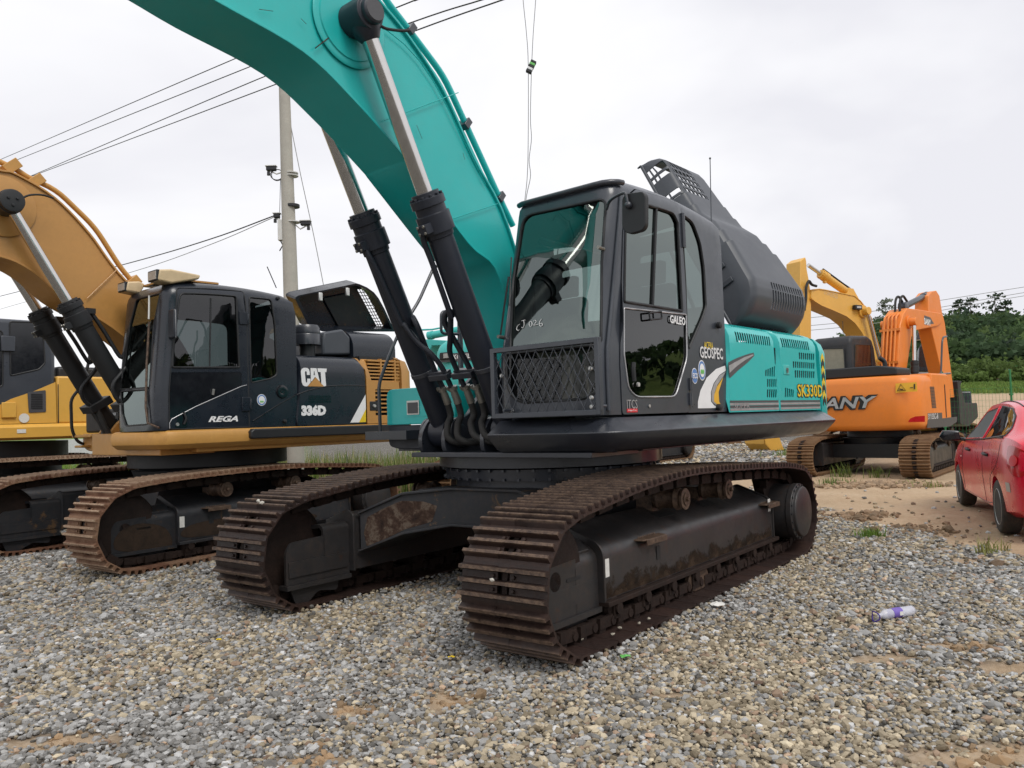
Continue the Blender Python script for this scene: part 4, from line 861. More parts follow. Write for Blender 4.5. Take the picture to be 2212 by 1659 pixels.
def build_cat():
    M = MT; root = X2; fr = CF
    tops = [(-1.75, .885), (-1.4, .905), (-.5, .955), (.5, .95), (1.2, .925), (1.55, .895), (1.72, .878)]
    def mud(tf, Y, xf, xb):
        panel('mud_stain', cr([(xf-.1, .28), (xf-.1, .40), (xf-.5, .44), (xf-1.2, .40), (xf-1.8, .36), (xf-1.9, .28), (xf-1, .27)], 5, True), (), lambda a, z: (a, Y(.1275), z), M['mud'], tf, .001, .1)
    CT = Fr(0, 0, 35.); k_ = np.array(_c)-CT.w((1.85, 1.58, 0)); CT = Fr(k_[0], k_[1], 35.); lo_ = fr.l(CT.o)
    for sg, yc in ((1, 1.28), (-1, -1.45)):
        o_ = crawler(root, yc, .60, CT.rot-fr.rot, 1.64, -1.85, .405, .46, tops, .235, M['shoe_rust'], M['chain'])
        tf = undercarriage(root, yc, sg, CT.rot-fr.rot, 1.64, -1.85, .46, M['frame_black'], sg > 0, carriers=((.45, .77), (-.55, .77)), patch=mud if sg > 0 else None, xf=1.05)
        o_.location = tf.location = lo_
        if sg > 0: panel('mud_stain', cr([(1.12, .22), (1.2, .42), (1.5, .50), (1.72, .42), (1.74, .26), (1.4, .2)], 5, True), (), lambda a, z: (a, yc+.0925, z), M['mud'], tf, .001, .1)
    b = MB().bx(-1., 1., -.75, .75, .55, .86)
    for sx in (1, -1):
        for sy in (1, -1): b.loft([[(sx*.35, sy*.6, .86), (sx*.95, sy*.6, .86), (sx*.95, sy*.6, .45), (sx*.35, sy*.6, .45)], [(sx*.75, sy*1.05, .66), (sx*1.25, sy*1.05, .66), (sx*1.25, sy*1.05, .3), (sx*.75, sy*1.05, .3)]])
    b.obj('car_body', M['frame_black'], root, bevel=.01)
    b = MB().lathe([(.80, .86), (.90, .86), (.902, .9), (.985, .93), (.99, .84), (1.02, .86), (1.025, .98), (1.2, .98), (1.21, .3)], (0, 0, 0), (0, 0, 1), 64)
    for k in range(60):
        a = 2*math.pi*k/60; b.bx(-.02, .05, -.022, .022, 0, .08, Matrix.Translation((.86*math.cos(a), .86*math.sin(a), .82))@Matrix.Rotation(a, 4, 'Z'))
    b.obj('slewing_ring', M['black'], root, smooth=30)
    b = MB().bx(-2.15, .9, -1.35, 1.35, 1.22, 1.46); b.bx(.6, 1.25, -.55, 1.2, 1.2, 1.46)
    for y in (-.60, -.32, .26, .55): b.prism(rpoly([(.3, 1.2), (1.15, 1.2), (1.2, 1.4), (1.05, 1.6), (.6, 1.9), (.3, 2.1), (.1, 2.0)], .06), 1, y-.022, y+.022)
    b.obj('revolving_frame', M['catyellow'], root, bevel=.01)
    prof = [(-.10, 1.475), (.0, 1.472), (.035, 1.455), (.055, 1.40), (.04, 1.32), (-.02, 1.27), (-.2, 1.25)]
    sill_loft(1.36, 1.42, .35, prof, -2.2, M['catyellow_dirty'], root)
    bx = [fr.U(540, 940, 1, 1.50)[0], -2.16]
    MB().prism(rpoly([(bx[0], 1.345), (bx[0], 1.43), (bx[0]-.04, 1.462), (bx[1], 1.462), (bx[1], 1.345)], [.04, .01, .01, 0, 0]), 1, 1.43, 1.53).obj('side_bumper', M['black'], root, bevel=.015)
    # boom and cylinders
    yl, yr = .24, -.30
    up = fr.xz([(255, 588), (192, 503), (118, 427), (36, 377), (0, 368)], yl); low = fr.xz([(255, 717), (197, 679), (132, 640), (68, 585), (0, 554)], yl)
    e, q = low[-1], up[-1]
    bo = boom_shape(fr, low, up, yl, yr, M['catyellow'], root, [(.45, 1.75), (.9, 2.35)], [(.2, 2.0), (.55, 2.65)], [(e[0]+.6, e[1]+.03), (e[0]+1.6, e[1]-.2), (e[0]+3.2, e[1]-1.0)], [(q[0]+.4, q[1]+.02), (q[0]+1.5, q[1]-.2), (q[0]+3.2, q[1]-1.1)])
    hx, _, hz = fr.U(20, 437, 1, .44)
    MB().lathe([(0, .33), (.008, .33), (.012, .32), (.012, .1)], (hx, yl, hz), (0, 1, 0), 40).obj('boss_ring', M['catyellow'], bo)
    wl = [fr.U(px, py, 1, yl+.013) for px, py in ((188, 645), (253, 582))]; MB().tube(wl, .006, 6).obj('weld_seam', M['catyellow'], bo)
    pipe = [fr.U(px, py, 1, .14) for px, py in ((-30, 345), (5, 362), (36, 376), (60, 393), (120, 418), (205, 500), (262, 590), (296, 628))]
    MB().tube(rline([(p[0], p[1], p[2]+.05) for p in pipe], .15), .03, 10).obj('boom_pipe', M['catyellow_dirty'], bo, smooth=60)
    for px, py in ((22, 368), (74, 400), (284, 618)):
        p = fr.U(px, py, 1, .14); MB().bx(-.09, .09, -.07, .07, -.06, .05, Matrix.Translation((p[0], p[1], p[2]+.04))@Matrix.Rotation(R_(42), 4, 'Y')).obj('pipe_clamp', M['catyellow_dirty'], bo, bevel=.006)
    bxz = fr.U(247, 930, 1, -.46)
    for y in (.40, -.46):
        c, d, s, L = hydraulic(root, (bxz[0], y, 1.46), (hx, y, hz), .60, .105, .135, .058, M['black'])
        o = 1 if y > 0 else -1
        e = MB().lathe([(-.10, .10), (-.09, .13), (.09, .13), (.10, .12), (.145, .12), (.15, .10)], (hx, y, hz), (0, o, 0), 32)
        for kk in range(3): a = 2.1*kk+.5; e.hexb((hx+.05*math.cos(a), y+o*.15, hz+.05*math.sin(a)), (0, o, 0), .016, .015)
        e.obj('rod_eye', M['black'], c, bevel=.004)
        B = Vector((bxz[0], y, 1.46)); g = L*.60
        al = lambda t, out, yy=0.: tuple(B+d*t+s*-out+Vector((0, yy, 0)))
        MB().tube(cr([al(g-.22, -.16, .02), al(g-.5, -.17, .03), al(g-.8, -.17, .05), al(.95, -.24, .09), al(.85, -.22, .11), al(.78, -.06, .15), al(.70, .10, .14), al(.55, .14, .12), al(.38, .06, .13)], 6), .024, 8).bx(-.05, .05, -.05, .05, -.03, .03, Matrix.Translation(al(g-.2, -.15, .01))).obj('oil_pipe', M['black'], c, smooth=60)
        h = MB()
        for yy in (.04, .13): h.tube(cr([al(.38, .07, yy), al(.2, .10, yy+.02), al(.0, .12, yy+.05), (B.x+.05, B.y+yy+.2, B.z-.12)], 6), .03, 10)
        h.obj('hose', M['hose'], c, smooth=60)
        MB().bx(-.16, .16, -.14, .14, -.05, .05, Matrix.Translation(B+d*.42)@d.to_track_quat('Z', 'Y').to_matrix().to_4x4()).obj('pipe_bracket', M['black'], c, bevel=.01)
    hp = [fr.U(px, py, 1, .45) for px, py in ((40, 433), (62, 422), (90, 421), (116, 428))]; MB().tube(cr(hp, 6), .011, 8).obj('grease_hose', M['hose'], bo, smooth=60)
    # right front: battery box, ochre step, hand rail
    q0, q1 = fr.U(184, 884, 0, .98), fr.U(252, 930, 0, .98)
    bb = MB().bx(.1, .98, q0[1], -.40, 1.48, q0[2]-.02).obj('battery_box', M['black'], root, bevel=.03)
    b = MB()
    for i in range(3): b.bx(.975, .985, -.60, -.48, 1.55+.07*i, 1.585+.07*i)
    b.obj('vent', M['blackgloss'], bb)
    MB().prism(rpoly([(-1.45, 1.30), (-1.45, 1.47), (-.40, 1.47), (-.40, 1.24), (-1.3, 1.24)], [.03, .02, .02, .02, .08]), 0, .2, 1.0).bx(.95, 1.12, -1.5, -.9, 1.42, 1.46).bx(.95, 1.12, -1.42, -1.2, 1.29, 1.32).obj('front_step', M['catyellow_dirty'], root, bevel=.012)
    MB().tube(rline([fr.U(px, py, 1, -1.42) for px, py in ((205, 962), (186, 961), (168, 955), (155, 930), (153, 862), (178, 832), (190, 790), (200, 735))], .08), .020, 10).obj('hand_rail', M['black'], root, smooth=60)
    # cab
    c = Cab(fr, -.40, 1.40, .36, 1.37, .10, 1.9, 1.475, 2.93, .17, .15, .06)
    door = rpoly(c.left([z2(1245, 150), z2(1750, 172), z2(1768, 400), z2(1785, 1148), z2(1195, 1165), z2(1158, 900), z2(1165, 600), z2(1200, 300)]), [.05, .03, 0, .01, .02, 0, 0, .05], 3)
    dwin = rpoly(c.left([z2(1285, 192), z2(1690, 212), z2(1712, 722), z2(1232, 722), z2(1245, 520)]), [.06, .03, .02, .02, 0], 3)
    dlow = rpoly(c.left([z2(1208, 757), z2(1728, 757), z2(1732, 850), z2(1400, 998), z2(1225, 1088), z2(1200, 1065)]), [.02, .02, .02, 0, .02, .03], 3)
    rear = rpoly(c.left([z2(1785, 218), z2(1945, 232), z2(1972, 420), z2(1986, 775), z2(1940, 802), z2(1800, 832)]), [.03, .04, 0, .04, .04, .02], 3)
    wind = rpoly(c.front([z2(975, 240), z2(1145, 200), z2(1100, 420), z2(1085, 640), z2(1070, 866), z2(855, 880), z2(885, 740), z2(930, 420)]), [.05, .03, 0, 0, .02, .02, 0, 0], 3)
    wlow = rpoly(c.front([z2(866, 893), z2(1062, 880), z2(1058, 1130), z2(900, 1142), z2(872, 1060)]), [.02, .02, .03, .04, .04], 3)
    smax = c.sc+c.s1-c.xr
    out = [(c.xr, c.zlo)]+[(s, c.zlo) for s in np.linspace(c.xr, smax, 30)[1:]]+[(smax, z) for z in np.linspace(c.zlo, c.ztop, 12)[1:]]+[(s, c.ztop) for s in np.linspace(smax, c.xr, 40)[1:]]+[(c.xr, z) for z in np.linspace(c.ztop, c.zlo, 12)[1:-1]]
    rw = rpoly([(c.sc+.25, 1.95), (c.sc+1.3, 1.95), (c.sc+1.3, 2.8), (c.sc+.25, 2.8)], .1)
    cab = panel('cab', out, [door, rear, wind, wlow, rw], c.P, M['catblack'], root, .035, .06, 40, flip=True); c.roof(M['catblack'], cab)
    ow = [(c.yl-.02, c.zlo), (c.yl-.02, 2.8), (c.yl-.12, 3.05), (c.yr+.12, 3.05), (c.yr+.02, 2.8), (c.yr+.02, c.zlo)]; hw = rpoly([(c.yl-.13, 2.1), (c.yl-.15, 2.85), (c.yr+.15, 2.85), (c.yr+.13, 2.1)], .06)
    panel('rear_wall', ow, [hw], lambda y, z: (c.xr+.02, y, z), M['catblack'], cab, .03, .1, flip=True); panel('rear_window', hw, (), lambda y, z: (c.xr+.02, y, z), M['glass_clear'], cab, 0, .2, flip=True)
    g = lambda s, z: c.P(s, z, -.012)
    for nm, lp, mt in (('rear_side_window', rear, 'glass_dark'), ('windscreen', wind, 'glass'), ('lower_front_window', wlow, 'glass'), ('right_window', rw, 'glass_clear')):
        panel(nm, lp, (), g, M[mt], cab, 0, .12, flip=True); c.gasket('window_seal', lp, .010, M['black'], cab, -.004)
    dd = panel('cab_door', [(p[0], p[1]) for p in door], [dwin, dlow], lambda s, z: c.P(s, z, .006), M['catblack'], root, .03, .06, 40, flip=True)
    c.gasket('door_gap', door, .007, M['black'], cab, .004)
    panel('door_window', dwin, (), lambda s, z: c.P(s, z, -.004), M['glass_dark'], dd, 0, .12, flip=True); c.gasket('window_seal', dwin, .012, M['black'], dd, .006)
    panel('door_lower_glass', dlow, (), lambda s, z: c.P(s, z, .002), M['blackgloss'], dd, 0, .12, flip=True); MB().tube([c.P(*q, .008) for q in c.left([z2(1765, 848), z2(1725, 858), z2(1400, 1002), z2(1228, 1092), z2(1208, 1120), z2(1205, 1160)])], .0045, 6).obj('glass_trim', M['silver'], dd)
    lv = lambda pts, off=.0: [c.P(*q, off) for q in c.left(pts)]
    MB().tube(lv([z2(1512, 225), z2(1502, 720)], -.002), .009, 6).obj('window_bar', M['black'], dd)
    a, e = lv([(449, 912)], .01)[0], lv([(512.8, 899)], .01)[0]; text('lettering', 'REGA', M['white'], dd, a, (-1, 0, 0), (0, 0, 1), e[2]-a[2]+.005, a[0]-e[0], .001, shear=.35, bold=.035)
    o = c.left([z2(1305, 1090)])[0]; panel('handle_recess', rpoly([(o[0]+.09, o[1]-.10), (o[0]-.05, o[1]-.11), (o[0]-.06, o[1]+.13), (o[0]+.02, o[1]+.12)], .03), (), lambda s, z: c.P(s, z, .009), M['blackgloss'], dd, .002, 0, flip=True)
    MB().tube(cr([c.P(o[0]-.01, o[1]+.07, .02), c.P(o[0]-.03, o[1], .03), c.P(o[0]-.01, o[1]-.06, .02)], 4), .012, 6).obj('door_handle', M['black'], dd); q = c.P(o[0]+.06, o[1]-.06, .01); MB().lathe([(0, .02), (.01, .018)], q, (0, 1, 0), 12).obj('door_lock', M['bolt'], dd)
    q = lv([z2(1522, 898)], .01)[0]; MB().cyl((q[0], q[1], q[2]-.03), (q[0], q[1]+.02, q[2]+.03), .014, n=8).obj('grab_stub', M['bolt'], dd)
    for v0, v1 in ((325, 415), (935, 1035)):
        q, r = lv([z2(1742 if v0 < 500 else 1762, v0), z2(1742 if v0 < 500 else 1762, v1)], .01); MB().bx(q[0]-.05, q[0]+.06, q[1]-.01, q[1]+.012, r[2], q[2]).cyl((q[0]-.05, q[1]+.01, r[2]+.02), (q[0]-.05, q[1]+.01, q[2]-.02), .014, n=8).obj('hinge', M['catblack'], dd, bevel=.004)
    fl = lambda off: (lambda s, z: c.P(s, z, off))
    o = c.left([(564.9, 864)])[0]
    for i, (k, mt) in enumerate(((1, 'white'), (.9, 'bluevinyl'), (.68, 'white'))): panel('sticker', ellipse(o, .063*k, .069*k, 24), (), fl(.003+.0015*i), M[mt], cab, .001, 0, flip=True)
    for k in (-1, 0, 1): panel('sticker', ellipse((o[0]+k*.016, o[1]-.02), .007, .013, 10), (), fl(.009), M['greenvinyl'], cab, .001, 0, flip=True)
    q = lv([(609, 846)], .0)[0]; MB().lathe([(0, .085), (.012, .08), (.016, .05), (.012, .02), (.02, .02)], q, (0, 1, 0), 26).bx(q[0]-.03, q[0]+.03, q[1]+.012, q[1]+.022, q[2]-.006, q[2]+.006).obj('filler_cap', M['blackgloss'], cab)
    for px, py in ((614, 910), (603, 643)): q = lv([(px, py)], .0)[0]; MB().lathe([(0, .025), (.03, .02), (.034, .01)], q, (0, 1, 0), 12).obj('rubber_stop', M['black'], cab)
    seam = lv([(542, 828), (566, 822), (586, 817)], .004)
    # work lamps and roof plate
    xl = c.P(c.s1, 2.9)[0]
    def lamp(y0, y1, x1, z0, z1, tail):
        b = MB().loft([[(x1, y0, z0+.02), (x1, y1, z0+.02), (x1-.02, y1, z1-.02), (x1-.02, y0, z1-.02)], [(x1-.16, y0, z0), (x1-.16, y1, z0), (x1-.16, y1, z1), (x1-.16, y0, z1)], [(x1-.16-tail, y0+.03, z1-.07), (x1-.16-tail, y1-.03, z1-.07), (x1-.18-tail, y1-.03, z1-.02), (x1-.18-tail, y0+.03, z1-.02)]])
        o = b.obj('work_lamp', M['cream'], root, bevel=.02, seg=3); MB().bx(x1+.001, x1+.012, y0+.02, y1-.02, z0+.035, z1-.035).obj('lens', M['lamp'], o); MB().bx(x1-.03, x1+.006, y0+.008, y1-.008, z0+.02, z1-.02).obj('lamp_surround', M['black'], o, bevel=.006)
    lamp(1.16, 1.38, 1.34, 3.09, 3.25, .34); lamp(.42, .62, 1.34, 3.07, 3.22, .06)
    panel('roof_plate', rpoly([(.5, .55), (1.12, .55), (1.12, 1.2), (.5, 1.2)], .05), (), lambda x, y: (x, y, 3.185+.02*(1.12-x)), M['catyellow'], cab, .02, 0)
    q = [c.P(*p, .05) for p in c.front([z2(1098, 215), z2(1100, 300), z2(1098, 380)])]; MB().tube(q, .01, 6).obj('mirror_arm', M['pvc'], root); q = c.P(c.s1+.05, 2.62, .09); MB().bx(q[0]-.02, q[0]+.02, q[1]-.07, q[1]+.07, q[2]-.16, q[2]+.16).obj('mirror', M['catblack'], root, bevel=.02, seg=3)
    MB().tube([c.P(*p, .025) for p in c.front([z2(945, 470), z2(905, 620), z2(890, 800)])], .008, 6).obj('wiper', M['black'], cab)
    MB().tube([c.P(*p, .025) for p in c.front([z2(1085, 400), z2(1068, 700), z2(1060, 1000), z2(1075, 1120), z2(1120, 1155)])], .013, 6).obj('corner_rail', M['shoe'], cab)
    b = MB().prism(rpoly([(-.2, 1.85), (.3, 1.85), (.3, 1.95), (-.05, 1.98), (-.2, 2.6), (-.3, 2.58)], .05), 1, .68, 1.1); b.bx(-.2, .2, .75, 1.02, 1.5, 1.85); b.prism(rpoly([(-.25, 2.6), (-.15, 2.6), (-.18, 2.8), (-.27, 2.8)], .03), 1, .76, 1.02); b.obj('seat', M['interior'], cab, bevel=.02)
    MB().bx(-.35, 1.2, .4, 1.36, 1.48, 1.5).obj('cab_floor', M['black'], cab)
    # engine side panels
    yp, zr, Rr = 1.425, 2.18, .20
    def mp(x, z):
        if z <= zr: return (x, yp, z)
        a = (z-zr)/Rr
        if a <= 1.4: return (x, yp-Rr*(1-math.cos(a)), zr+Rr*math.sin(a))
        e = a-1.4; return (x, yp-Rr*(1-math.cos(1.4))-Rr*e, zr+Rr*math.sin(1.4)+.01*e)
    X = lambda px, py=850: fr.U(px, py, 1, yp)[0]
    xa, xb = X(641), X(790.5)
    sp = panel('engine_panel', rpoly([(xa, 1.48), (xb+.01, 1.48), (xb+.01, 2.10), (xb+.03, 2.22), (xb+.09, 2.55), (xa, 2.55)], .01, 1), (), mp, M['catblack'], root, .02, .07, flip=True)
    L = lambda pts: fr.xz(pts, yp); z3 = lambda u, v: (545.7+u*.13706, 788.3+v*.13706)
    flp = lambda o: (lambda x, z: (x, yp+o, z))
    a, e = L([z3(762, 336)])[0], L([z3(1165, 58)])[0]; W_ = a[0]-e[0]; Hh = e[1]-a[1]
    def PL(poly, mt, o=.003, nm='decal'): return panel(nm, [(a[0]-u*W_, a[1]+v*Hh) for u, v in poly], (), flp(o), M[mt], sp, .001, 0, flip=True)
    C_ = [(.335, .62), (.335, .80), (.31, .93), (.25, 1.0), (.12, 1.0), (.04, .94), (.0, .80), (.03, .2), (.07, .06), (.14, 0), (.23, 0), (.30, .1), (.36, .22), (.36, .42), (.24, .42), (.23, .22), (.19, .2), (.175, .3), (.15, .76), (.17, .82), (.21, .82), (.225, .76), (.225, .62)]
    PL(C_, 'white', nm='lettering')
    panel('lettering', [(a[0]-u*W_, a[1]+v*Hh) for u, v in [(.37, 1.0), (.60, 1.0), (.72, .28), (.60, .40), (.54, .53), (.42, .30), (.38, .26)]], [[(a[0]-u*W_, a[1]+v*Hh) for u, v in [(.485, .62), (.535, .62), (.517, .84), (.498, .84)]]], flp(.003), M['white'], sp, .001, 0, flip=True)
    PL([(.64, 1.0), (1.0, 1.0), (.985, .80), (.93, .80), (.965, 0), (.86, .0), (.78, .14), (.76, .80), (.66, .80)], 'white', nm='lettering')
    PL([(.56, .50), (.88, 0), (.24, 0)], 'catyellow', .005)
    b0, b1 = L([z3(768, 805)])[0], L([z3(1155, 628)])[0]; text('lettering', '336D', M['white'], sp, (b0[0], yp+.002, b0[1]), (-1, 0, 0), (0, 0, 1), b1[1]-b0[1], b0[0]-b1[0], .001, bold=.075)
    q = L([z3(880, 600), z3(1238, 478)]); b = MB()
    for i in range(10):
        for j in range(3):
            x = q[0][0]+(q[1][0]-q[0][0])*(i+.08)/10; x2 = x+(q[1][0]-q[0][0])*.084; z = q[0][1]+(q[1][1]-q[0][1])*(j+.08)/3; z_2 = z+(q[1][1]-q[0][1])*.27; b.bx(x2, x, yp-.02, yp+.002, z, z_2)
    b.obj('vent_grid', M['blackgloss'], sp)
    panel('reflector', L([z3(1537, 910), z3(1778, 465), z3(1783, 695), z3(1675, 905)]), (), flp(.003), M['white'], sp, .001, 0, flip=True); panel('reflector', L([z3(1675, 905), z3(1783, 697), z3(1785, 900)]), (), flp(.003), M['yellowvinyl'], sp, .001, 0, flip=True)
    sm = L([z3(690, 470), z3(900, 395), z3(1150, 340), z3(1400, 322), z3(1780, 325)]); MB().tube([(x, yp+.001, z) for x, z in cr(sm, 5)], .008, 6).obj('panel_seam', M['blackgloss'], sp, smooth=60)
    sm = L([z3(690, 475), z3(400, 640), z3(150, 800), z3(20, 880)]); MB().tube([(x, 1.404, z) for x, z in cr(sm, 5)], .005, 6).obj('panel_seam', M['blackgloss'], sp, smooth=60)
    # ochre rear body with louvred grille
    xc = -2.12; G1 = [X(801, 780), -2.06]; zg = [fr.xz([(830, 824)], yp)[0][1], fr.xz([(830, 777)], yp)[0][1]]
    G2 = [X(811, 870), X(850, 870)]; zh = [fr.xz([(830, 899)], yp)[0][1], fr.xz([(830, 841)], yp)[0][1]]
    body = panel('rear_body', rpoly([(xb-.012, 1.48), (xc, 1.48), (xc, 2.55), (xb+.05, 2.55), (xb-.0, 2.2), (xb-.012, 2.1)], .01, 1), [rpoly([(G1[0], zg[0]), (G1[1], zg[0]), (G1[1]-.02, zg[1]), (G1[0]+.04, zg[1])], .015), rpoly([(G2[0], zh[0]), (G2[1], zh[0]), (G2[1], zh[1]), (G2[0], zh[1])], .015)], mp, M['catyellow'], root, .03, .08, flip=True)
    b = MB()
    for i in range(7): z = zg[0]+(zg[1]-zg[0])*(i+.0)/6.5; b.bx(G1[1]-.03, G1[0]+.05, yp-.09, yp-.012, z-.006, z+.014)
    for i in range(7): z = zh[0]+(zh[1]-zh[0])*i/6.5; b.bx(G2[1]-.02, G2[0]+.02, yp-.09, yp-.012, z-.006, z+.014)
    for x in (G1[0]*.62+G1[1]*.38, G1[0]*.1+G1[1]*.9): b.bx(x-.012, x+.012, yp-.07, yp-.008, zg[0]-.01, zg[1]+.01)
    b.obj('louvre', M['catyellow'], body); MB().bx(G1[1]-.1, G1[0]+.1, yp-.24, yp-.12, 1.5, 2.4).obj('radiator', M['black'], body)
    q = L([(799, 887), (816, 867)]); lb = MB().bx(q[1][0], q[0][0], yp-.01, yp+.008, q[0][1], q[1][1]).obj('latch_plate', M['black'], body, bevel=.008); MB().lathe([(0, .025), (.02, .02)], ((q[0][0]+q[1][0])/2, yp+.008, (q[0][1]+q[1][1])/2), (0, 1, 0), 12).obj('latch', M['bolt'], lb)
    MB().bx(-2.1, xa-.02, -1.38, 1.2, 1.46, 2.36).obj('engine_block', M['black'], root, bevel=.03)
    pl = rpoly([(-2.125, 1.42), (-2.3, 1.40), (-2.65, 1.0), (-2.95, .4), (-3.1, -.5), (-3.1, -1.1), (-2.95, -1.40), (-2.125, -1.42)], [0, .1, .2, .2, .2, .2, .1, 0], 3); b = MB()
    b.loft([[(x+(i if x < -2.2 else 0), y*(1-i*.5), z) for x, y in pl] for z, i in ((1.22, .1), (1.3, 0), (2.2, 0), (2.35, .05), (2.4, .15))]); b.obj('counterweight', M['catyellow'], root, smooth=40)
    # black cowl, precleaner
    ya = 1.12
    t = lambda pts: fr.xz([zE(*p) for p in pts], ya)
    c1 = t([(735, 1290), (735, 1000), (760, 890), (1080, 838), (1215, 990), (1222, 1285)]); b = MB().prism(c1, 1, .35, ya).obj('air_box', M['hoodgrey'], root, bevel=.03, seg=3)
    q = t([(1225, 1290), (1225, 990), (1140, 838), (2300, 910)]); x0, x1 = q[1][0], -2.25; ztop = q[2][1]; zb = q[0][1]
    cw = MB(); secs = []
    for x in np.linspace(x0, x1, 24): secs.append([(x, ya+.04, zb-.05)]+[(x, ya-.22+.26*math.cos(a), zb+(ztop-zb-.26)+.26*math.sin(a)) for a in np.linspace(0, 1.45, 8)]+[(x, -.6, ztop), (x, -.6, zb-.05)])
    cw.loft(secs).obj('engine_cowl', M['catblack'], root, smooth=50)
    q = t([(535, 1110), (535, 830), (335, 1110), (535, 1290)]); cx_, rz = q[0][0], abs(q[2][0]-q[0][0])*1.0; zb_, zt_ = q[0][1], q[1][1]
    pc = MB().lathe([(0, .9*rz), (.0, rz), (.13, rz), (.14, .97*rz), (.17, 1.0*rz), (.19, .96*rz), (.22, .97*rz), (.26, .85*rz), (zt_-zb_, .5*rz), (zt_-zb_+.01, .02)], (cx_, ya-.1, zb_), (0, 0, 1), 36).obj('precleaner', M['dark'], root); MB().cyl((cx_, ya-.1, q[3][1]-.1), (cx_, ya-.1, zb_+.02), rz*.58, n=24).obj('intake_pipe', M['black'], pc)
    # open hood seen from inside
    hp = [zE(500, 815), (zE(250, 320)), zE(262, 285), zE(310, 255), zE(1310, 45), zE(1375, 60), zE(1500, 115), zE(1620, 200), zE(1700, 300), zE(1810, 500), zE(1985, 885), zE(735, 885)]
    yh = .45; n_ = np.array((0, .94, -.34)); cc = .94*yh-.34*2.72
    P3 = [fr.UP(px, py, n_, cc) for px, py in hp]
    ex, ez = np.array((1., 0, 0)), np.array((0, .34, .94)); o3 = np.array((0, yh, 2.72))
    to2 = lambda p: ((np.array(p)-o3)@ex, (np.array(p)-o3)@ez); fr2 = lambda u, v, d=0.: tuple(o3+ex*u+ez*v-n_*d)
    poly = [to2(p) for p in P3]; win = [to2(fr.UP(*zE(*p), n_, cc)) for p in ((1475, 200), (1610, 195), (1680, 300), (1950, 870), (1830, 880))]
    cx2 = sum(p[0] for p in poly)/len(poly); cy2 = sum(p[1] for p in poly)/len(poly); ins = [((u-cx2)*.93+cx2, (v-cy2)*.90+cy2) for u, v in poly]
    hd = panel('engine_hood', poly, [win], lambda u, v: fr2(u, v, .22), M['catblack'], root, .02, .12, flip=False)
    b = MB(); m_ = len(poly)
    b.loft([[fr2(u, v, .0) for u, v in poly], [fr2(u, v, .235) for u, v in poly]], cap=False); b.loft([[fr2(u, v, .0) for u, v in poly], [fr2(u, v, .0) for u, v in ins]], cap=False); b.loft([[fr2(u, v, .0) for u, v in ins], [fr2(u, v, .21) for u, v in ins]], cap=False); b.obj('hood_rim', M['catblack'], hd, smooth=40)
    b = MB(); w0, w1, w3, w4 = [np.array(win[k]) for k in (0, 1, 3, 4)]
    for k in range(13): f = k/12; p, q = w0*(1-f)+w4*f, w1*(1-f)+w3*f; b.tube([fr2(*p, .215), fr2(*q, .215)], .006, 5)
    for k in range(4): f = k/3; p, q = w0*(1-f)+w1*f, w4*(1-f)+w3*f; b.tube([fr2(*p, .215), fr2(*q, .215)], .006, 5)
    b.obj('hood_mesh', M['black'], hd)
    lin_ = [to2(fr.UP(*zE(*p), n_, cc)) for p in ((860, 350), (1340, 255), (1680, 860), (1120, 835))]; panel('insulation_pad', lin_, (), lambda u, v: fr2(u, v, .18), M['frame_black'], hd, .02, .1)
    for px, py in ((690, 280), (1160, 195)):
        p = fr.UP(*zE(px, py), n_, cc+.05); MB().bx(p[0]-.03, p[0]+.03, p[1]-.02, p[1]+.02, p[2]-.06, p[2]+.06).obj('hood_catch', M['bolt'], hd, bevel=.012)
    a = [fr.U(px, py, 1, 1.2) for px, py in ((577, 576), (597, 622))]; MB().tube(a, .006, 6).obj('antenna', M['black'], root)
build_cat()
# ------------------------------------------------------------------ other machines in the yard
def tracks2(root, gauge, w, xi, xr, r, zc, top, mshoe, drot=0., mf='frame', loc=(0, 0, 0), pitch=.2):
    tops = [(xr+.1, zc+r+.005), (xr+.6, top), (xi-.8, top), (xi-.1, zc+r+.005)]
    for sg in (1, -1):
        o = crawler(root, sg*gauge/2, w, drot, xi, xr, r, zc, tops, pitch, MT[mshoe], MT['chain'], sub=False, links=True); o.location = loc
        t = undercarriage(root, sg*gauge/2, sg, drot, xi, xr, zc, MT[mf], False, hub=.26, z0=.22, carriers=((.5*xi, top-.19), (.4*xr, top-.19)), sticker=False); t.location = loc
def box_cab(root, outline, y0, y1, mat, wins=(), rear=None, gl='glass_dark', bev=.07, wing=.012):
    cab = MB().prism(outline, 1, y0, y1).obj('cab', mat, root, bevel=bev, seg=4)
    for side, poly in wins:
        y = y1+.003 if side > 0 else y0-.003
        panel('window', poly, (), lambda x, z: (x, y, z), MT['blackgloss'], cab, .002, 0, flip=side > 0); L = [(x, y, z) for x, z in poly]; MB().tube(L, wing, 6, closed=True).obj('window_seal', MT['black'], cab)
    return cab
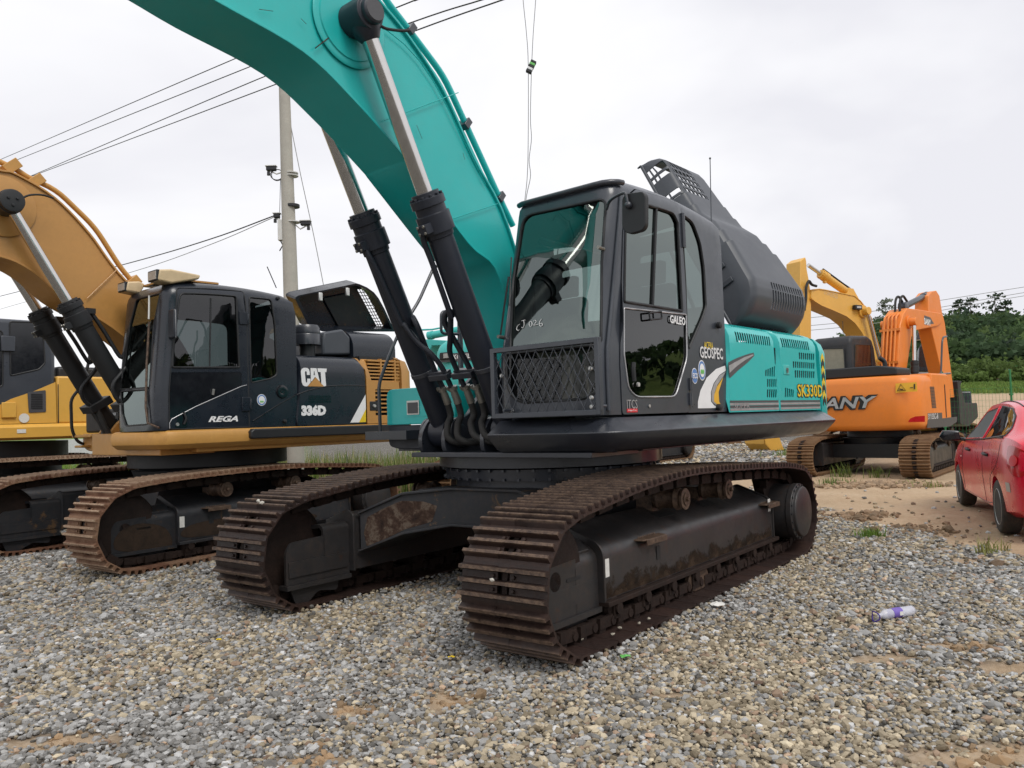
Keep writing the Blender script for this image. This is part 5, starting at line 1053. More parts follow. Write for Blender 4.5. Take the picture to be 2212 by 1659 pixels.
# --- far left: yellow machine with a grey black cab
LF = Fr(-8.86, 13.65, 40.)
X3 = empty('excavator', 'yellow crawler excavator with dark grey cab, cut off at the left edge of the yard', 'excavator', (LF.o[0], LF.o[1], 0), LF.rot)
def build_left():
    M = MT; fr = LF; root = X3; yl = 1.5
    tracks2(root, 2.75, .62, 2.1, -2.2, .46, .52, 1.07, 'shoe_rust', mf='frame_black')
    MB().lathe([(.85, 1.), (1.12, 1.), (1.13, 1.1), (1.38, 1.1), (1.4, .2)], (0, 0, 0), (0, 0, 1), 48).bx(-1.1, 1.1, -1.1, 1.1, .45, .86).obj('slewing_ring', M['black'], root, smooth=30)
    L = lambda pts: fr.xz([z2(*p) for p in pts], yl)
    zb, zt = 1.41, 1.66; xk = L([(405, 900)])[0][0]
    prof = [(-.10, zt+.01), (.0, zt), (.06, zt-.05), (.05, zb+.04), (-.05, zb), (-.2, zb)]
    sill_loft(1.5, yl, .3, prof, -3.6, M['yellow'], root); MB().bx(-3.4, 1.2, -1.45, 1.3, zb+.02, zt-.01).obj('revolving_frame', M['yellow'], root)
    q = L([(112, 1182), (176, 1152)]); panel('white_sticker', [(q[0][0], zb+.11), (q[1][0], zb+.11), (q[1][0], zb+.17), (q[0][0], zb+.17)], (), lambda x, z: (x, yl+.062, z), M['sticker'], root, .001, 0, flip=True)
    o = L([(0, 365), (262, 383), (330, 470), (385, 560), (405, 822), (405, 1122), (0, 1130)])
    ztop = o[0][1]
    co = [(1.25, zt), (1.32, 2.2), (1.15, ztop), (o[1][0], ztop), (o[1][0]-.18, ztop-.12), (o[3][0]-.04, 2.8), (xk, 2.3), (xk, zt)]
    win = rpoly(L([(72, 392), (255, 398), (312, 480), (325, 690), (280, 735), (78, 780)]), .03, 3); w2 = rpoly([(win[0][0]+.10, 2.25), (win[0][0]+.9, 2.25), (win[0][0]+.9, ztop-.2), (win[0][0]+.10, ztop-.2)], .06)
    cab = box_cab(root, co, .45, yl-.02, M['cabgrey'], [(1, win), (1, w2)])
    panel('lower_panel', L([(0, 990), (80, 948), (250, 890), (400, 826), (408, 1118), (0, 1128)]), (), lambda x, z: (x, yl-.012, z), M['yellow'], root, .01, 0, flip=True)
    v = L([(197, 898), (328, 884), (330, 1040), (207, 1046)]); vp = panel('vent_panel', rpoly(v, .02), (), lambda x, z: (x, yl+.001, z), M['greyvinyl'], root, .006, 0, flip=True); b = MB()
    for i in range(9):
        f = .1+.085*i; z = v[0][1]*(1-f)+v[3][1]*f; b.bx(v[1][0]+.05, v[0][0]-.05, yl+.0, yl+.010, z-.009, z+.004)
    b.obj('louvre', M['black'], vp)
    o2 = L([(173, 1085)])[0]; panel('sticker', ellipse(o2, .075, .075, 20), (), lambda x, z: (x, yl+.002, z), M['sticker'], root, .001, 0, flip=True)
    for u0, v0 in ((62, 1027), (55, 552)): q = L([(u0, v0)])[0]; MB().bx(q[0]-.10, q[0]+.10, yl-.01, yl+.03, q[1]-.12, q[1]+.12).obj('hinge', M['yellow'] if v0 > 900 else M['cabgrey'], root, bevel=.01)
    body = MB().bx(-3.5, xk-.01, -1.4, yl-.01, zt, L([(500, 785)])[0][1]).obj('engine_house', M['yellow'], root, bevel=.03)
    b = MB(); xs = L([(418, 900)])[0][0]; b.bx(xs-.006, xs+.006, yl-.012, yl-.004, zt, 2.3); b.obj('panel_seam', M['black'], body)
    MB().bx(-3.3, xk-.12, -1.2, 1.2, 2.3, 2.62).obj('engine_cowl', M['black'], root, bevel=.05)
    MB().prism(cr([(.3, 1.7), (1.2, 2.9), (2.4, 4.0), (3.6, 4.5), (5.2, 4.1), (6.2, 3.2), (5., 3.5), (3.6, 3.75), (2.6, 3.2), (1.6, 2.2), (.9, 1.5)], 4, True), 1, -.4, .2).obj('boom', M['yellow'], root, bevel=.01)
build_left()
# --- teal machine behind, seen from its rear
KF = Fr(.53, 14.19, 210.)
X4 = empty('excavator', 'weathered teal excavator parked behind the grey cylinders, its rear lettering half hidden', 'excavator', (KF.o[0], KF.o[1], 0), KF.rot)
def build_kob():
    M = MT; fr = KF; root = X4; xr = -1.6
    zK = lambda u, v: (909.6+u*.0822, 654.9+v*.0822)
    tracks2(root, 2.0, .5, 1.5, -1.5, .36, .42, .83, 'shoe_mud')
    MB().lathe([(.6, .7), (1.05, .7), (1.06, .2)], (0, 0, 0), (0, 0, 1), 32).bx(-.9, .9, -.8, .8, .35, .65).obj('slewing_ring', M['black'], root)
    pl = rpoly([(xr+.5, 1.22), (xr+.05, 1.2), (xr-.02, .8), (xr-.03, 0), (xr-.02, -.8), (xr+.05, -1.2), (xr+.5, -1.22)], [0, .12, .2, 0, .2, .12, 0], 4)
    b = MB(); b.loft([[(x+(i if x < xr+.4 else 0), y*(1-i*.8), z) for x, y in pl] for z, i in ((1.05, .06), (1.12, 0), (2.64, 0), (2.76, .04), (2.84, .12), (2.88, .22))])
    cw = b.obj('counterweight', M['teal_old'], root, smooth=40)
    MB().bx(xr+.48, 1.2, -1.2, 1.2, 1.05, 2.3).obj('house', M['teal_old'], root, bevel=.05)
    MB().bx(.2, 1.3, .3, 1.2, 1.3, 2.75).obj('cab', M['teal_old'], root, bevel=.08)
    q = fr.U(*zK(350, 1380), 0, xr-.03), fr.U(*zK(600, 1560), 0, xr-.03); z1, z0 = fr.U(*zK(800, 1320), 0, xr-.03)[2], fr.U(*zK(800, 1540), 0, xr-.03)[2]
    panel('black_stripe', [(1.05, z0), (-.9, z0), (-.9, z1), (1.05, z1)], (), lambda y, z: (xr-.034, y, z), M['greyvinyl'], cw, .002, .3, flip=True)
    a, e = fr.U(*zK(840, 1500), 0, xr-.034), fr.U(*zK(1530, 1310), 0, xr-.034)
    text('lettering', 'KOBELCO', M['white'], cw, (xr-.038, a[1], z0+.035), (0, -1, 0), (0, 0, 1), (z1-z0)-.06, a[1]-e[1], .001, shear=.15, bold=.03)
    l0, l1 = fr.U(*zK(505, 1490), 0, xr-.034), fr.U(*zK(770, 1280), 0, xr-.034)
    lp = MB().bx(xr-.05, xr-.03, l1[1], l0[1], l0[2], l1[2]).obj('lamp_recess', M['black'], cw, bevel=.008); MB().bx(xr-.056, xr-.048, l1[1]+.02, l1[1]+(l0[1]-l1[1])*.62, l0[2]+.02, l1[2]-.02).obj('rear_lamp', M['lamp'], lp)
    p = [fr.U(*zK(*w_), 0, 1.8) for w_ in ((150, 960), (860, 1000), (760, 1120), (420, 1130), (310, 1400), (180, 1300))]
    MB().prism([(x[1], x[2]) for x in p], 0, 1.6, 2.05).obj('boom', M['teal_old'], root, bevel=.01)
    a, e = fr.U(*zK(200, 860), 0, 2.4), fr.U(*zK(1600, 590), 0, 2.4); b = MB().cyl(a, tuple(np.array(a)*.4+np.array(e)*.6), .085).cyl(tuple(np.array(a)*.4+np.array(e)*.6), e, .07).lathe([(0, .07), (.0, .10), (.12, .10), (.12, .08)], a, tuple(np.array(e)-np.array(a)), 20); b.tube([(a[0], a[1]+.25, a[2]+.16), (a[0], a[1]-.1, a[2]+.14), (a[0], a[1]-.4, a[2]+.16)], .02); b.obj('arm_cylinder', M['teal_old'], root)
build_kob()
# --- orange machine
_s = Fr(8.53, 18.67, 218.); SF = Fr(8.53, 18.67, 226.)
X5 = empty('excavator', 'orange excavator seen from behind with lettered counterweight and dark brown cab', 'excavator', (SF.o[0], SF.o[1], 0), SF.rot)
def z4(u, v): return (1667.5+u*.2467, 515.4+v*.2467)
def z5(u, v): return (1667.5+u*.2467, 818.6+v*.2467)
def zY(u, v): return (1697.8+u*.16444, 545.7+v*.16444)
def zT(u, v): return (1879.8+u*.15022, 606.4+v*.15022)
def build_orange():
    M = MT; fr = SF; root = X5; dr = _s.rot-fr.rot
    tracks2(root, 2.3, .58, 1.75, -1.85, .34, .40, .80, 'shoe_mud', dr)
    MB().lathe([(.55, .75), (.8, .8), (.81, .7), (.97, .7), (.98, .2)], (0, 0, 0), (0, 0, 1), 40).bx(-.8, .8, -.9, .9, .35, .66).obj('slewing_ring', M['black'], root)
    xr, yr = -1.15, -1.25
    pl = rpoly([(-.2, 1.25), (xr+.25, 1.25), (xr-.12, 1.0), (xr-.2, 0), (xr-.12, -1.0), (xr+.25, -1.25), (-.2, -1.25)], [0, .15, .3, .6, .3, .15, 0], 5)
    b = MB(); b.loft([[(x+(i if x < -.3 else 0), y*(1-i*.6), z) for x, y in pl] for z, i in ((.97, .10), (1.02, .03), (1.10, 0), (2.0, 0), (2.10, .03), (2.15, .09), (2.16, .2))]); cw = b.obj('counterweight', M['orange'], root, smooth=40)
    side = MB().prism(rpoly([(-.2, 1.05), (1.0, 1.12), (1.0, 2.05), (.9, 2.2), (-.2, 2.2)], [0, .05, .1, .1, 0], 4), 1, -1.25, -.55).obj('side_house', M['orange'], root, bevel=.05, seg=3)
    MB().prism([(-.2, 1.05), (1.9, 1.05), (1.9, 1.3), (-.2, 1.3)], 1, -.5, 1.2).obj('revolving_frame', M['orange'], root, bevel=.02)
    R0 = lambda u, v, x=xr-.2: fr.U(*z5(u, v), 0, x)
    # lettering on the rear: rear surface follows the curved plan
    def rear_x(y):
        a = abs(y); return xr-.2+.085*a*a
    def rp(y, z): return (rear_x(y)-.008, y, z)
    def RU(px, py):
        x = xr-.2
        for _ in range(6): q = fr.U(px, py, 0, x); x = rear_x(q[1])
        return q
    a, e = RU(*z5(512, 265)), RU(*z5(920, 148)); wl = a[1]-e[1]; zz0, zz1 = (a[2]), (e[2]); wl4 = wl*1.36
    for mt, dz, dx, bo in (('blackvinyl', .035, -.004, .10), ('silver', 0., -.014, .02)):
        cu = text('lettering', 'SANY', M[mt], cw, (0, 0, 0), (1, 0, 0), (0, 1, 0), zz1-zz0+2*dz, wl4+2*dz, .0, shear=.25, bold=bo)
        for v in cu.data.vertices: y = e[1]+wl4-v.co.x+dz; z = zz0-dz+v.co.y; p = rp(y, z); v.co = (p[0]+dx, p[1], p[2])
        m = cu.modifiers.new('Solidify', 'SOLIDIFY'); m.thickness = .006; m.offset = 1
    q = [RU(*z5(*p)) for p in ((1085, 122), (1275, 108), (1268, 28), (1083, 40))]
    panel('warning_label', [(p[1], p[2]) for p in q], (), lambda y, z: rp(y, z), M['goldvinyl'], cw, .002, .1, flip=True)
    def deco(pts, r=.007): MB().tube([(rear_x(p[1])-.013, p[1], p[2]) for p in (RU(*z5(*w_)) for w_ in pts)], r, 5).obj('pictogram', M['blackvinyl'], cw)
    deco([(1100, 105), (1172, 100), (1130, 46), (1100, 105)]); deco([(1118, 88), (1150, 92)], .012); deco([(1210, 77), (1236, 76)], .006); deco([(1250, 44), (1250, 90)], .014)
    q = [RU(*z5(*p)) for p in ((1194, 370), (1215, 345), (1255, 328), (1340, 322), (1340, 376), (1200, 378))]; panel('reflector', [(p[1], p[2]) for p in q], (), lambda y, z: rp(y, z), M['redlens'], cw, .006, .1, flip=True)
    S = lambda u, v: fr.U(*z5(u, v), 1, yr)
    q = [S(1382, 72), S(1418, 250)]; b = MB()
    for i in range(15): z = q[0][2]+(q[1][2]-q[0][2])*i/14; x = q[0][0]+.2*i/14*.3; b.bx(x, x+.26, yr-.006, yr+.01, z-.012, z+.012)
    b.obj('vent', M['shoe'], side)
    q = [S(1362, 360), S(1620, 330), S(1618, 375), S(1560, 415), S(1358, 430)]; panel('grey_strip', [(p[0], p[2]) for p in q], (), lambda x, z: (x, yr-.004, z), M['greyvinyl'], side, .003, 0)
    a, e = S(1366, 358), S(1438, 305); panel('label', [(a[0], a[2]), (a[0]+.9, a[2]), (a[0]+.9, e[2]+.02), (a[0], e[2]+.02)], (), lambda x, z: (x, yr-.003, z), M['greyvinyl'], side, .002, 0); text('lettering', 'SY135C-8', M['white'], side, (a[0], yr-.007, a[2]+.01), (1, 0, 0), (0, 0, 1), e[2]-a[2], .62, .001)
    q = S(1545, 180); MB().bx(.62, .66, yr-.008, yr, 1.2, 1.95).obj('panel_seam', M['black'], side)
    # black top cover, exhaust
    q0, q1 = fr.U(*z4(1110, 1200), 0, -1.0), fr.U(*z4(500, 1230), 0, -1.0); b = MB().prism(rpoly([(q0[1], 2.17), (q1[1]+.4, 2.17), (q1[1]+.4, 2.40), (q0[1]+.4, 2.40), (q0[1], 2.33)], .04), 0, -1.1, -.3); b.obj('top_cover', M['black'], root, bevel=.03)
    q = fr.U(*z4(990, 1140), 0, -.6); MB().tube(cr([(q[0], q[1], q[2]-.2), (q[0], q[1], q[2]+.12), (q[0]-.03, q[1]+.03, q[2]+.2), (q[0]-.08, q[1]+.08, q[2]+.25)], 5), .05, 12).obj('exhaust', M['black'], root, smooth=60)
    # cab
    yc0, yc1 = .30, 1.22; xb_ = fr.U(*z4(690, 1000), 1, yc0)[0]; xf_ = fr.U(*z4(925, 1100), 1, yc0)[0]; zt_ = fr.U(*z4(700, 900), 1, yc0)[2]+.16
    co = [(xf_, 1.3), (xf_, 2.3), (xf_-.12, zt_-.25), (xf_-.25, zt_-.05), (xf_-.5, zt_+.02), (xb_+.1, zt_-.02), (xb_, zt_-.15), (xb_-.02, 1.3)]
    w = rpoly([(p[0], p[2]) for p in (fr.U(*z4(*k), 1, yc0) for k in ((722, 925), (865, 932), (875, 1150), (722, 1152)))], .05)
    cab = box_cab(root, co, yc0, yc1, M['frame_black'], [(-1, w)], bev=.09)
    wr = rpoly([(p[1], p[2]) for p in (fr.U(*z4(*k), 0, xb_-.02) for k in ((440, 965), (630, 960), (642, 1155), (440, 1160)))], .05); wr = [(min(y, yc1-.08), z) for y, z in wr]
    panel('rear_window', wr, (), lambda y, z: (xb_-.024, y, z), M['beige'], cab, .003, 0, flip=True); MB().tube([(xb_-.024, y, z) for y, z in wr], .014, 6, closed=True).obj('window_seal', M['black'], cab)
    a, e = fr.U(*z4(620, 725), 1, .75), fr.U(*z4(624, 880), 1, .75); MB().tube([a, e], .008, 6).ball(e, .04, 6).obj('antenna', M['black'], cab)
    # boom, arm, cylinders
    yb = -.22; B = lambda pts, y=yb: [(p[0], p[2]) for p in (fr.U(*z4(*k), 1, y) for k in pts)]
    bm = B([(1100, 1190), (1125, 760), (1150, 660), (1185, 608), (1300, 622), (1480, 652), (1503, 690), (1490, 735), (1455, 765), (1270, 802), (1225, 860), (1175, 1190)])
    bo = MB().prism(bm, 1, -.22, .22).obj('boom', M['orange'], root, bevel=.02)
    b = MB(); x0, z0 = bm[0]; x1, z1 = bm[1]; x2, z2_ = bm[3]
    for y in (-.13, -.04, .05, .14): b.tube(rline([(x0-.05, y, z0), (x1-.05, y, z1), (x1-.02, y, z1+.22), (x2-.10, y*.7, z2_-.1)], .1), .026, 8)
    for f in (.25, .92): b.bx(-.035, .03, -.24, .24, -.03, .03, Matrix.Translation((x0+(x1-x0)*f-.04, 0, z0+(z1-z0)*f)))
    b.obj('boom_pipe', M['orange'], bo, smooth=50)
    tx = B([(1332, 672), (1340, 755), (1418, 745), (1385, 690)]); panel('badge_ground', tx, (), lambda x, z: (x, yb-.003, z), M['greyvinyl'], bo, .002, 0)
    a, e = B([(1332, 750)])[0], B([(1386, 697)])[0]; text('lettering', 'SANY', M['white'], bo, (a[0], yb-.006, a[1]), (1, 0, -.06), (0, 0, 1), (e[1]-a[1])*.92, e[0]-a[0], .001, bold=.03)
    px, _, pz = fr.U(*z4(1245, 728), 1, -.36); MB().cyl((px, -.42, pz), (px, .42, pz), .10, n=20).cyl((px, -.27, pz), (px, .27, pz), .16, n=20).obj('boom_pin', M['orange'], bo, bevel=.01)
    ft = fr.U(*z4(1240, 1240), 1, -.36)
    for y in (-.36, .36): hydraulic(root, (ft[0], y, 1.55), (px, y, pz), .52, .075, .095, .045, M['black'])
    ar = B([(1372, 500), (1400, 465), (1440, 455), (1468, 500), (1490, 640), (1515, 740), (1600, 1390), (1548, 1395), (1490, 1180), (1400, 800), (1368, 640)], -.17)
    MB().prism(ar, 1, -.17, .17).obj('arm', M['orange'], root, bevel=.015)
    a, e = fr.U(*z4(1150, 600), 1, 0), fr.U(*z4(1405, 470), 1, 0); hydraulic(root, a, e, .80, .08, .10, .045, M['dark'], name='arm_cylinder')
    h = MB()
    for y in (-.08, .03): h.tube(cr([(x2-.12, y, z2_-.12), (x2-.05, y, z2_+.2), (x2+.15, y, z2_+.33), (x2+.4, y, z2_+.22)], 6), .03, 8)
    h.obj('hose', M['hose'], bo, smooth=60)
    b = MB().tube(rline([fr.U(*z4(*k), 1, -1.15) for k in ((1395, 1195), (1480, 1190), (1490, 900), (1500, 862), (1530, 858))], .1), .022, 8).tube(rline([fr.U(*z4(*k), 1, -1.1) for k in ((1395, 1195), (1560, 1180))], .1), .022, 8); b.obj('hand_rail', M['dark'], root, smooth=60)
    bk = B([(1600, 1250), (1640, 1255), (1625, 1300), (1655, 1380), (1668, 1440), (1770, 1440), (1780, 1560), (1700, 1640), (1625, 1620), (1615, 1420)], 0)
    MB().prism(rpoly([(x-.6, z) for x, z in bk], .06, 3), 1, -.25, .45).obj('bucket', M['frame_black'], root, bevel=.02)
build_orange()
# --- yellow machine whose boom and arm rise behind the orange one
YF = Fr(12.1, 25.3, 60.)
X6 = empty('excavator', 'pale yellow excavator behind the orange one, its bent boom and upright arm raised', 'excavator', (YF.o[0], YF.o[1], 0), YF.rot)
def build_yboom():
    M = MT; fr = YF; root = X6
    tracks2(root, 2.4, .55, 1.8, -1.9, .38, .44, .9, 'shoe_mud')
    MB().bx(-1.0, 1., -.4, 1.3, 1.1, 2.1).bx(-.9, .9, -.8, .8, .4, 1.1).obj('house', M['yellow'], root, bevel=.05)
    MB().bx(-.2, 1.2, .45, 1.3, 1.2, 2.5).obj('cab', M['cabgrey'], root, bevel=.08)
    yl = .28; B = lambda pts, y=yl: [(p[0], p[2]) for p in (fr.U(*zY(*k), 1, y) for k in pts)]
    up = B([(345, 488), (430, 478), (520, 492), (760, 540), (900, 570), (980, 640), (1060, 745), (1120, 860), (1180, 1100), (1275, 1400)]); lo = B([(330, 600), (380, 640), (460, 690), (640, 765), (790, 832), (900, 920), (990, 1040), (1050, 1160), (1120, 1350)])
    b = MB().prism(up+[(.4, 2.0), (.75, 1.9)]+lo[::-1], 1, -yl, yl); bo = b.obj('boom', M['yellow'], root, bevel=.02)
    b = MB()
    for c in (up, lo): b.loft([[(x, -yl-.02, z-.012), (x, yl+.02, z-.012), (x, yl+.02, z+.012), (x, -yl-.02, z+.012)] for x, z in c])
    b.obj('boom_flange', M['yellow'], bo)
    a, e = B([(507, 690), (688, 690)]); hgt = B([(507, 600)])[0][1]-B([(507, 660)])[0][1]
    text('lettering', 'LTSHIDECD', MT['cream'], bo, (a[0], yl+.004, a[1]+.33), (-1, 0, -.20), (0, 0, 1), hgt*1.1, a[0]-e[0], .001)
    ar = B([(190, 112), (255, 60), (268, 110), (275, 220), (300, 350), (332, 560), (332, 1085), (330, 1600), (240, 1900), (205, 1900), (185, 1085)], .22)
    MB().prism(ar, 1, -.30, .22).obj('arm', M['yellow'], root, bevel=.015)
    a, e = fr.U(*zY(800, 520), 1, 0), fr.U(*zY(262, 142), 1, 0); c, d, s, L = hydraulic(root, a, e, .66, .12, .15, .06, M['yellow'], name='arm_cylinder'); MB().prism([(a[0]-.5, a[2]-.35), (a[0]-.15, a[2]+.1), (a[0]+.05, a[2]+.1), (a[0]+.3, a[2]-.25)], 1, -.12, .12).obj('cylinder_lug', M['yellow'], bo)
    MB().tube(cr([tuple(Vector(a)+d*t+Vector((0, .05, o_))) for t, o_ in ((-.5, -.2), (-.2, .12), (.3, .15), (1., .16), (L*.62, .16))], 5), .025, 6).obj('oil_pipe', M['hose'], c)
    p = fr.U(*zY(1010, 775), 1, .3); MB().cyl((p[0], -.52, p[2]), (p[0], .52, p[2]), .12, n=20).cyl((p[0], -.34, p[2]), (p[0], .34, p[2]), .2, n=20).obj('boom_pin', M['yellow'], bo, bevel=.01)
    f = fr.U(*zY(1120, 1120), 1, .44)
    for y in (.44, -.44): hydraulic(root, (.9, y, 1.8), (p[0], y, p[2]), .45, .09, .11, .055, M['yellow'])
    q0, q1 = fr.U(*zY(905, 745), 1, yl+.1), fr.U(*zY(985, 692), 1, yl+.1); lm = MB().bx(q1[0], q0[0], yl+.02, yl+.14, q0[2], q1[2]).obj('work_lamp', M['black'], bo, bevel=.01); MB().bx(q1[0]+.05, q0[0]-.05, yl+.138, yl+.146, q0[2]+.04, q1[2]-.04).obj('lens', M['lamp'], lm)
    MB().tube(cr([fr.U(*zY(*k), 1, .35) for k in ((240, 760), (262, 600), (265, 460), (300, 375), (340, 420), (400, 440))], 6), .04, 8).obj('hose', M['hose'], root, smooth=60)
build_yboom()
# --- dark machine glimpsed through the orange boom
DF = Fr(*[float(v) for v in dep(2000, 880, 27)[:2]], 205.)
X7 = empty('excavator', 'excavator with dark glazed cab, glimpsed through the orange boom', 'excavator', (DF.o[0], DF.o[1], 0), DF.rot)
def build_dark():
    M = MT; fr = DF; root = X7; tracks2(root, 2.1, .5, 1.4, -1.4, .34, .40, .8, 'shoe_mud')
    MB().bx(-1.9, 1.2, -1.2, 1.2, .95, 1.9).bx(-.8, .8, -.7, .7, .4, .95).obj('house', M['catblack'], root, bevel=.05)
    q = [fr.U(*zT(*k), 0, -.4) for k in ((690, 1310), (700, 960), (760, 880), (850, 890), (950, 1080), (980, 1310))]
    cab = MB().prism(rpoly([(p[1], p[2]) for p in q], .06), 0, -.4, 1.1).obj('cab', M['catblack'], root, bevel=.05)
    w = [fr.U(*zT(*k), 0, -.405) for k in ((700, 1240), (712, 950), (800, 950), (805, 1240))]; panel('window', rpoly([(p[1], p[2]) for p in w], .05), (), lambda y, z: (-.405, y, z), M['blackgloss'], cab, .002, 0, flip=True)
    q = [fr.U(*zT(*k), 0, .6) for k in ((650, 860), (690, 720), (740, 725), (790, 840))]; MB().prism([(p[1], p[2]) for p in q], 0, .3, .8).obj('boom', M['dark'], root, bevel=.02)
build_dark()
# --- muddy crawlers of a machine hidden behind the front one
q_ = gnd(1480, 992); HF = Fr(float(q_[0])-1.3*math.cos(R_(38))-1.9*math.sin(R_(38)), float(q_[1])+1.2*math.sin(R_(38))-1.9*math.cos(R_(38)), 38.)
X8 = empty('undercarriage', 'muddy crawler undercarriage showing below the deck of the teal machine', 'undercarriage', (HF.o[0], HF.o[1], 0), HF.rot)
tracks2(X8, 2.4, .55, 1.8, -1.9, .36, .42, .84, 'shoe_mud', mf='frame_black'); MB().bx(-.9, .9, -1., 1., .35, .75).lathe([(.75, .7), (1.1, .7), (1.11, .2)], (0, 0, 0), (0, 0, 1), 32).obj('car_body', MT['frame_black'], X8)
# --- loose buckets on the ground
def bucket(name, label, px, py, w, s, rot, mat):
    p = gnd(px, py); root = empty(name, label, 'bucket', (p[0], p[1], 0), rot)
    o = [(.0, .0), (.55, .0), (.80, .25), (.85, .6), (.62, .85), (.35, .9), (.36, .86), (.58, .80), (.79, .58), (.75, .28), (.53, .04), (.0, .03)]
    b = MB().prism([(x*s, z*s) for x, z in o], 1, -w/2, w/2)
    for y in (-w/2, w/2-.03): b.prism([(x*s, z*s) for x, z in o[:6]], 1, y, y+.03)
    b.obj('shell', MT[mat], root, bevel=.01); t = MB()
    for i in range(5): y = -w/2+.08+(w-.16)*i/4; t.bx(-.14*s, .05*s, y-.05, y+.05, .0, .05)
    t.obj('teeth', MT['shoe'], root); t = MB()
    for y in (-.12, .12): t.prism([(.45*s, .86*s), (.75*s, .80*s), (.62*s, 1.1*s), (.5*s, 1.1*s)], 1, y-.02, y+.02)
    t.obj('lug', MT[mat], root)
bucket('bucket', 'yellow digging bucket lying on the gravel near the muddy left crawler of the orange machine', 1672, 972, 1.2, 1.1, R_(200), 'yellow')
bucket('bucket', 'rusty brown bucket lying on grey gravel farther back', 1600, 958, 1.5, 1.1, R_(170), 'shoe_mud')
# ------------------------------------------------------------------ red saloon car at the right edge
fw_, rw_ = gnd(2080, 1090.5), gnd(2167, 1152)
_d = fw_-rw_; _b = math.atan2(_d[0], _d[1]); WB = float(np.linalg.norm(_d))
_mid = (fw_+rw_)/2+np.array([math.cos(_b), -math.sin(_b), 0])*.80
KR = Fr(float(_mid[0]), float(_mid[1]), math.degrees(_b)+180)
X9 = empty('car', 'red saloon car with black mirror and dusty wheels, cut off at the right edge', 'car', (KR.o[0], KR.o[1], 0), KR.rot)
def build_car():
    M = MT; root = X9; k = WB/2.5; fa, ra = WB/2, -WB/2
    # station: x, sill z, side y, belt z, belt y, roof rail y, rail z, top z
    st = [(fa+.86, .34, .50, .55, .48, .30, .62, .64), (fa+.78, .24, .70, .64, .66, .45, .72, .74), (fa+.50, .20, .81, .76, .77, .58, .84, .87), (fa+.05, .20, .845, .88, .80, .62, .94, .97), (fa-.35, .20, .845, .955, .80, .66, 1.0, 1.04), (fa-.52, .20, .845, .975, .80, .67, 1.08, 1.11), (fa-1.25, .20, .845, 1.0, .80, .60, 1.39, 1.42), (fa-1.75, .20, .845, 1.02, .80, .58, 1.455, 1.50), (fa-2.35, .20, .845, 1.05, .80, .57, 1.455, 1.50), (ra+.15, .21, .845, 1.075, .80, .58, 1.40, 1.445), (ra-.20, .22, .845, 1.085, .80, .61, 1.29, 1.33), (ra-.52, .24, .84, 1.09, .79, .65, 1.15, 1.175), (ra-.80, .28, .80, 1.05, .75, .62, 1.10, 1.13), (ra-.92, .34, .72, .96, .68, .55, 1.03, 1.06), (ra-.98, .45, .62, .82, .58, .45, .86, .88)]
    S = cr(st, 5)
    def sec(s):
        x, zs, ys, zb, yb, yr, zr, zt = s; zm = zs+(zb-zs)*.55
        h = [(0, zs), (ys*.86, zs), (ys*.965, zs+.06), (ys, zm-.06), (ys*.997, zm+.10), (yb+.022, zb-.06), (yb, zb), (yr+(yb-yr)*.45, zb+(zr-zb)*.5), (yr, zr), (yr*.86, zr+(zt-zr)*.6), (yr*.5, zt-.006), (0, zt)]
        return [(x, y, z) for y, z in h]+[(x, -y, z) for y, z in h[-2:0:-1]]
    body = MB().loft([sec(s) for s in S]); tmp = body.obj('body', M['carred'], None, smooth=50)
    cut = MB()
    for x in (fa, ra):
        for s in (1, -1): cut.cyl((x, s*.60, .30), (x, s*1.0, .30), .345, n=36)
    co = cut.obj('cut', M['black'], None, smooth=0); m = tmp.modifiers.new('b', 'BOOLEAN'); m.object = co; m.operation = 'DIFFERENCE'; m.solver = 'EXACT'
    me = bpy.data.meshes.new_from_object(tmp.evaluated_get(bpy.context.evaluated_depsgraph_get())); bpy.data.objects.remove(tmp); bpy.data.objects.remove(co)
    me.materials.clear(); bd = link('body', me, M['carred'], root, 0, 40)
    XS = [s[0] for s in S][::-1]; val = lambda x, i: float(np.interp(x, XS, [s[i] for s in S][::-1]))
    def sy(x, z):
        zs, ys, zb, yb, yr, zr = (val(x, i) for i in (1, 2, 3, 4, 5, 6)); zm = zs+(zb-zs)*.55
        return float(np.interp(z, [zs, zs+.06, zm-.06, zm+.10, zb-.06, zb, zb+(zr-zb)*.5, zr], [ys*.86, ys*.965, ys, ys*.997, yb+.022, yb, yr+(yb-yr)*.45, yr]))
    for x in (fa, ra):
        for s in (1, -1):
            w = MB().lathe([(-.10, .19), (-.10, .27), (-.085, .295), (-.05, .302), (.05, .302), (.085, .295), (.10, .27), (.095, .20)], (x, s*.74, .302), (0, s, 0), 40).obj('wheel', M['tyre'], root, smooth=50)
            r = MB().lathe([(.05, .02), (.06, .19), (.09, .205), (.098, .20), (.085, .185), (.075, .05), (.09, .045), (.092, .01)], (x, s*.74, .302), (0, s, 0), 40).obj('rim', M['rim'], w, smooth=50); sp = MB()
            for i in range(7):
                a = 2*math.pi*i/7; sp.prism([(x+rr*math.cos(a+d_), .302+rr*math.sin(a+d_)) for rr, d_ in ((.115, -.10), (.17, -.13), (.178, .0), (.17, .13), (.115, .10))], 1, s*.74+s*.083, s*.74+s*.087)
            sp.obj('wheel_slot', M['black'], r)
    def side(nm, pts, mt, off=.004, t=.002, par=bd, step=.12): return [panel(nm, pts, (), lambda x, z, s=s: (x, s*(sy(x, z)+off), z), M[mt], par, t, step, flip=s > 0) for s in (1, -1)]
    zb = lambda x: val(x, 3); xA = fa-.55
    xm = -.57
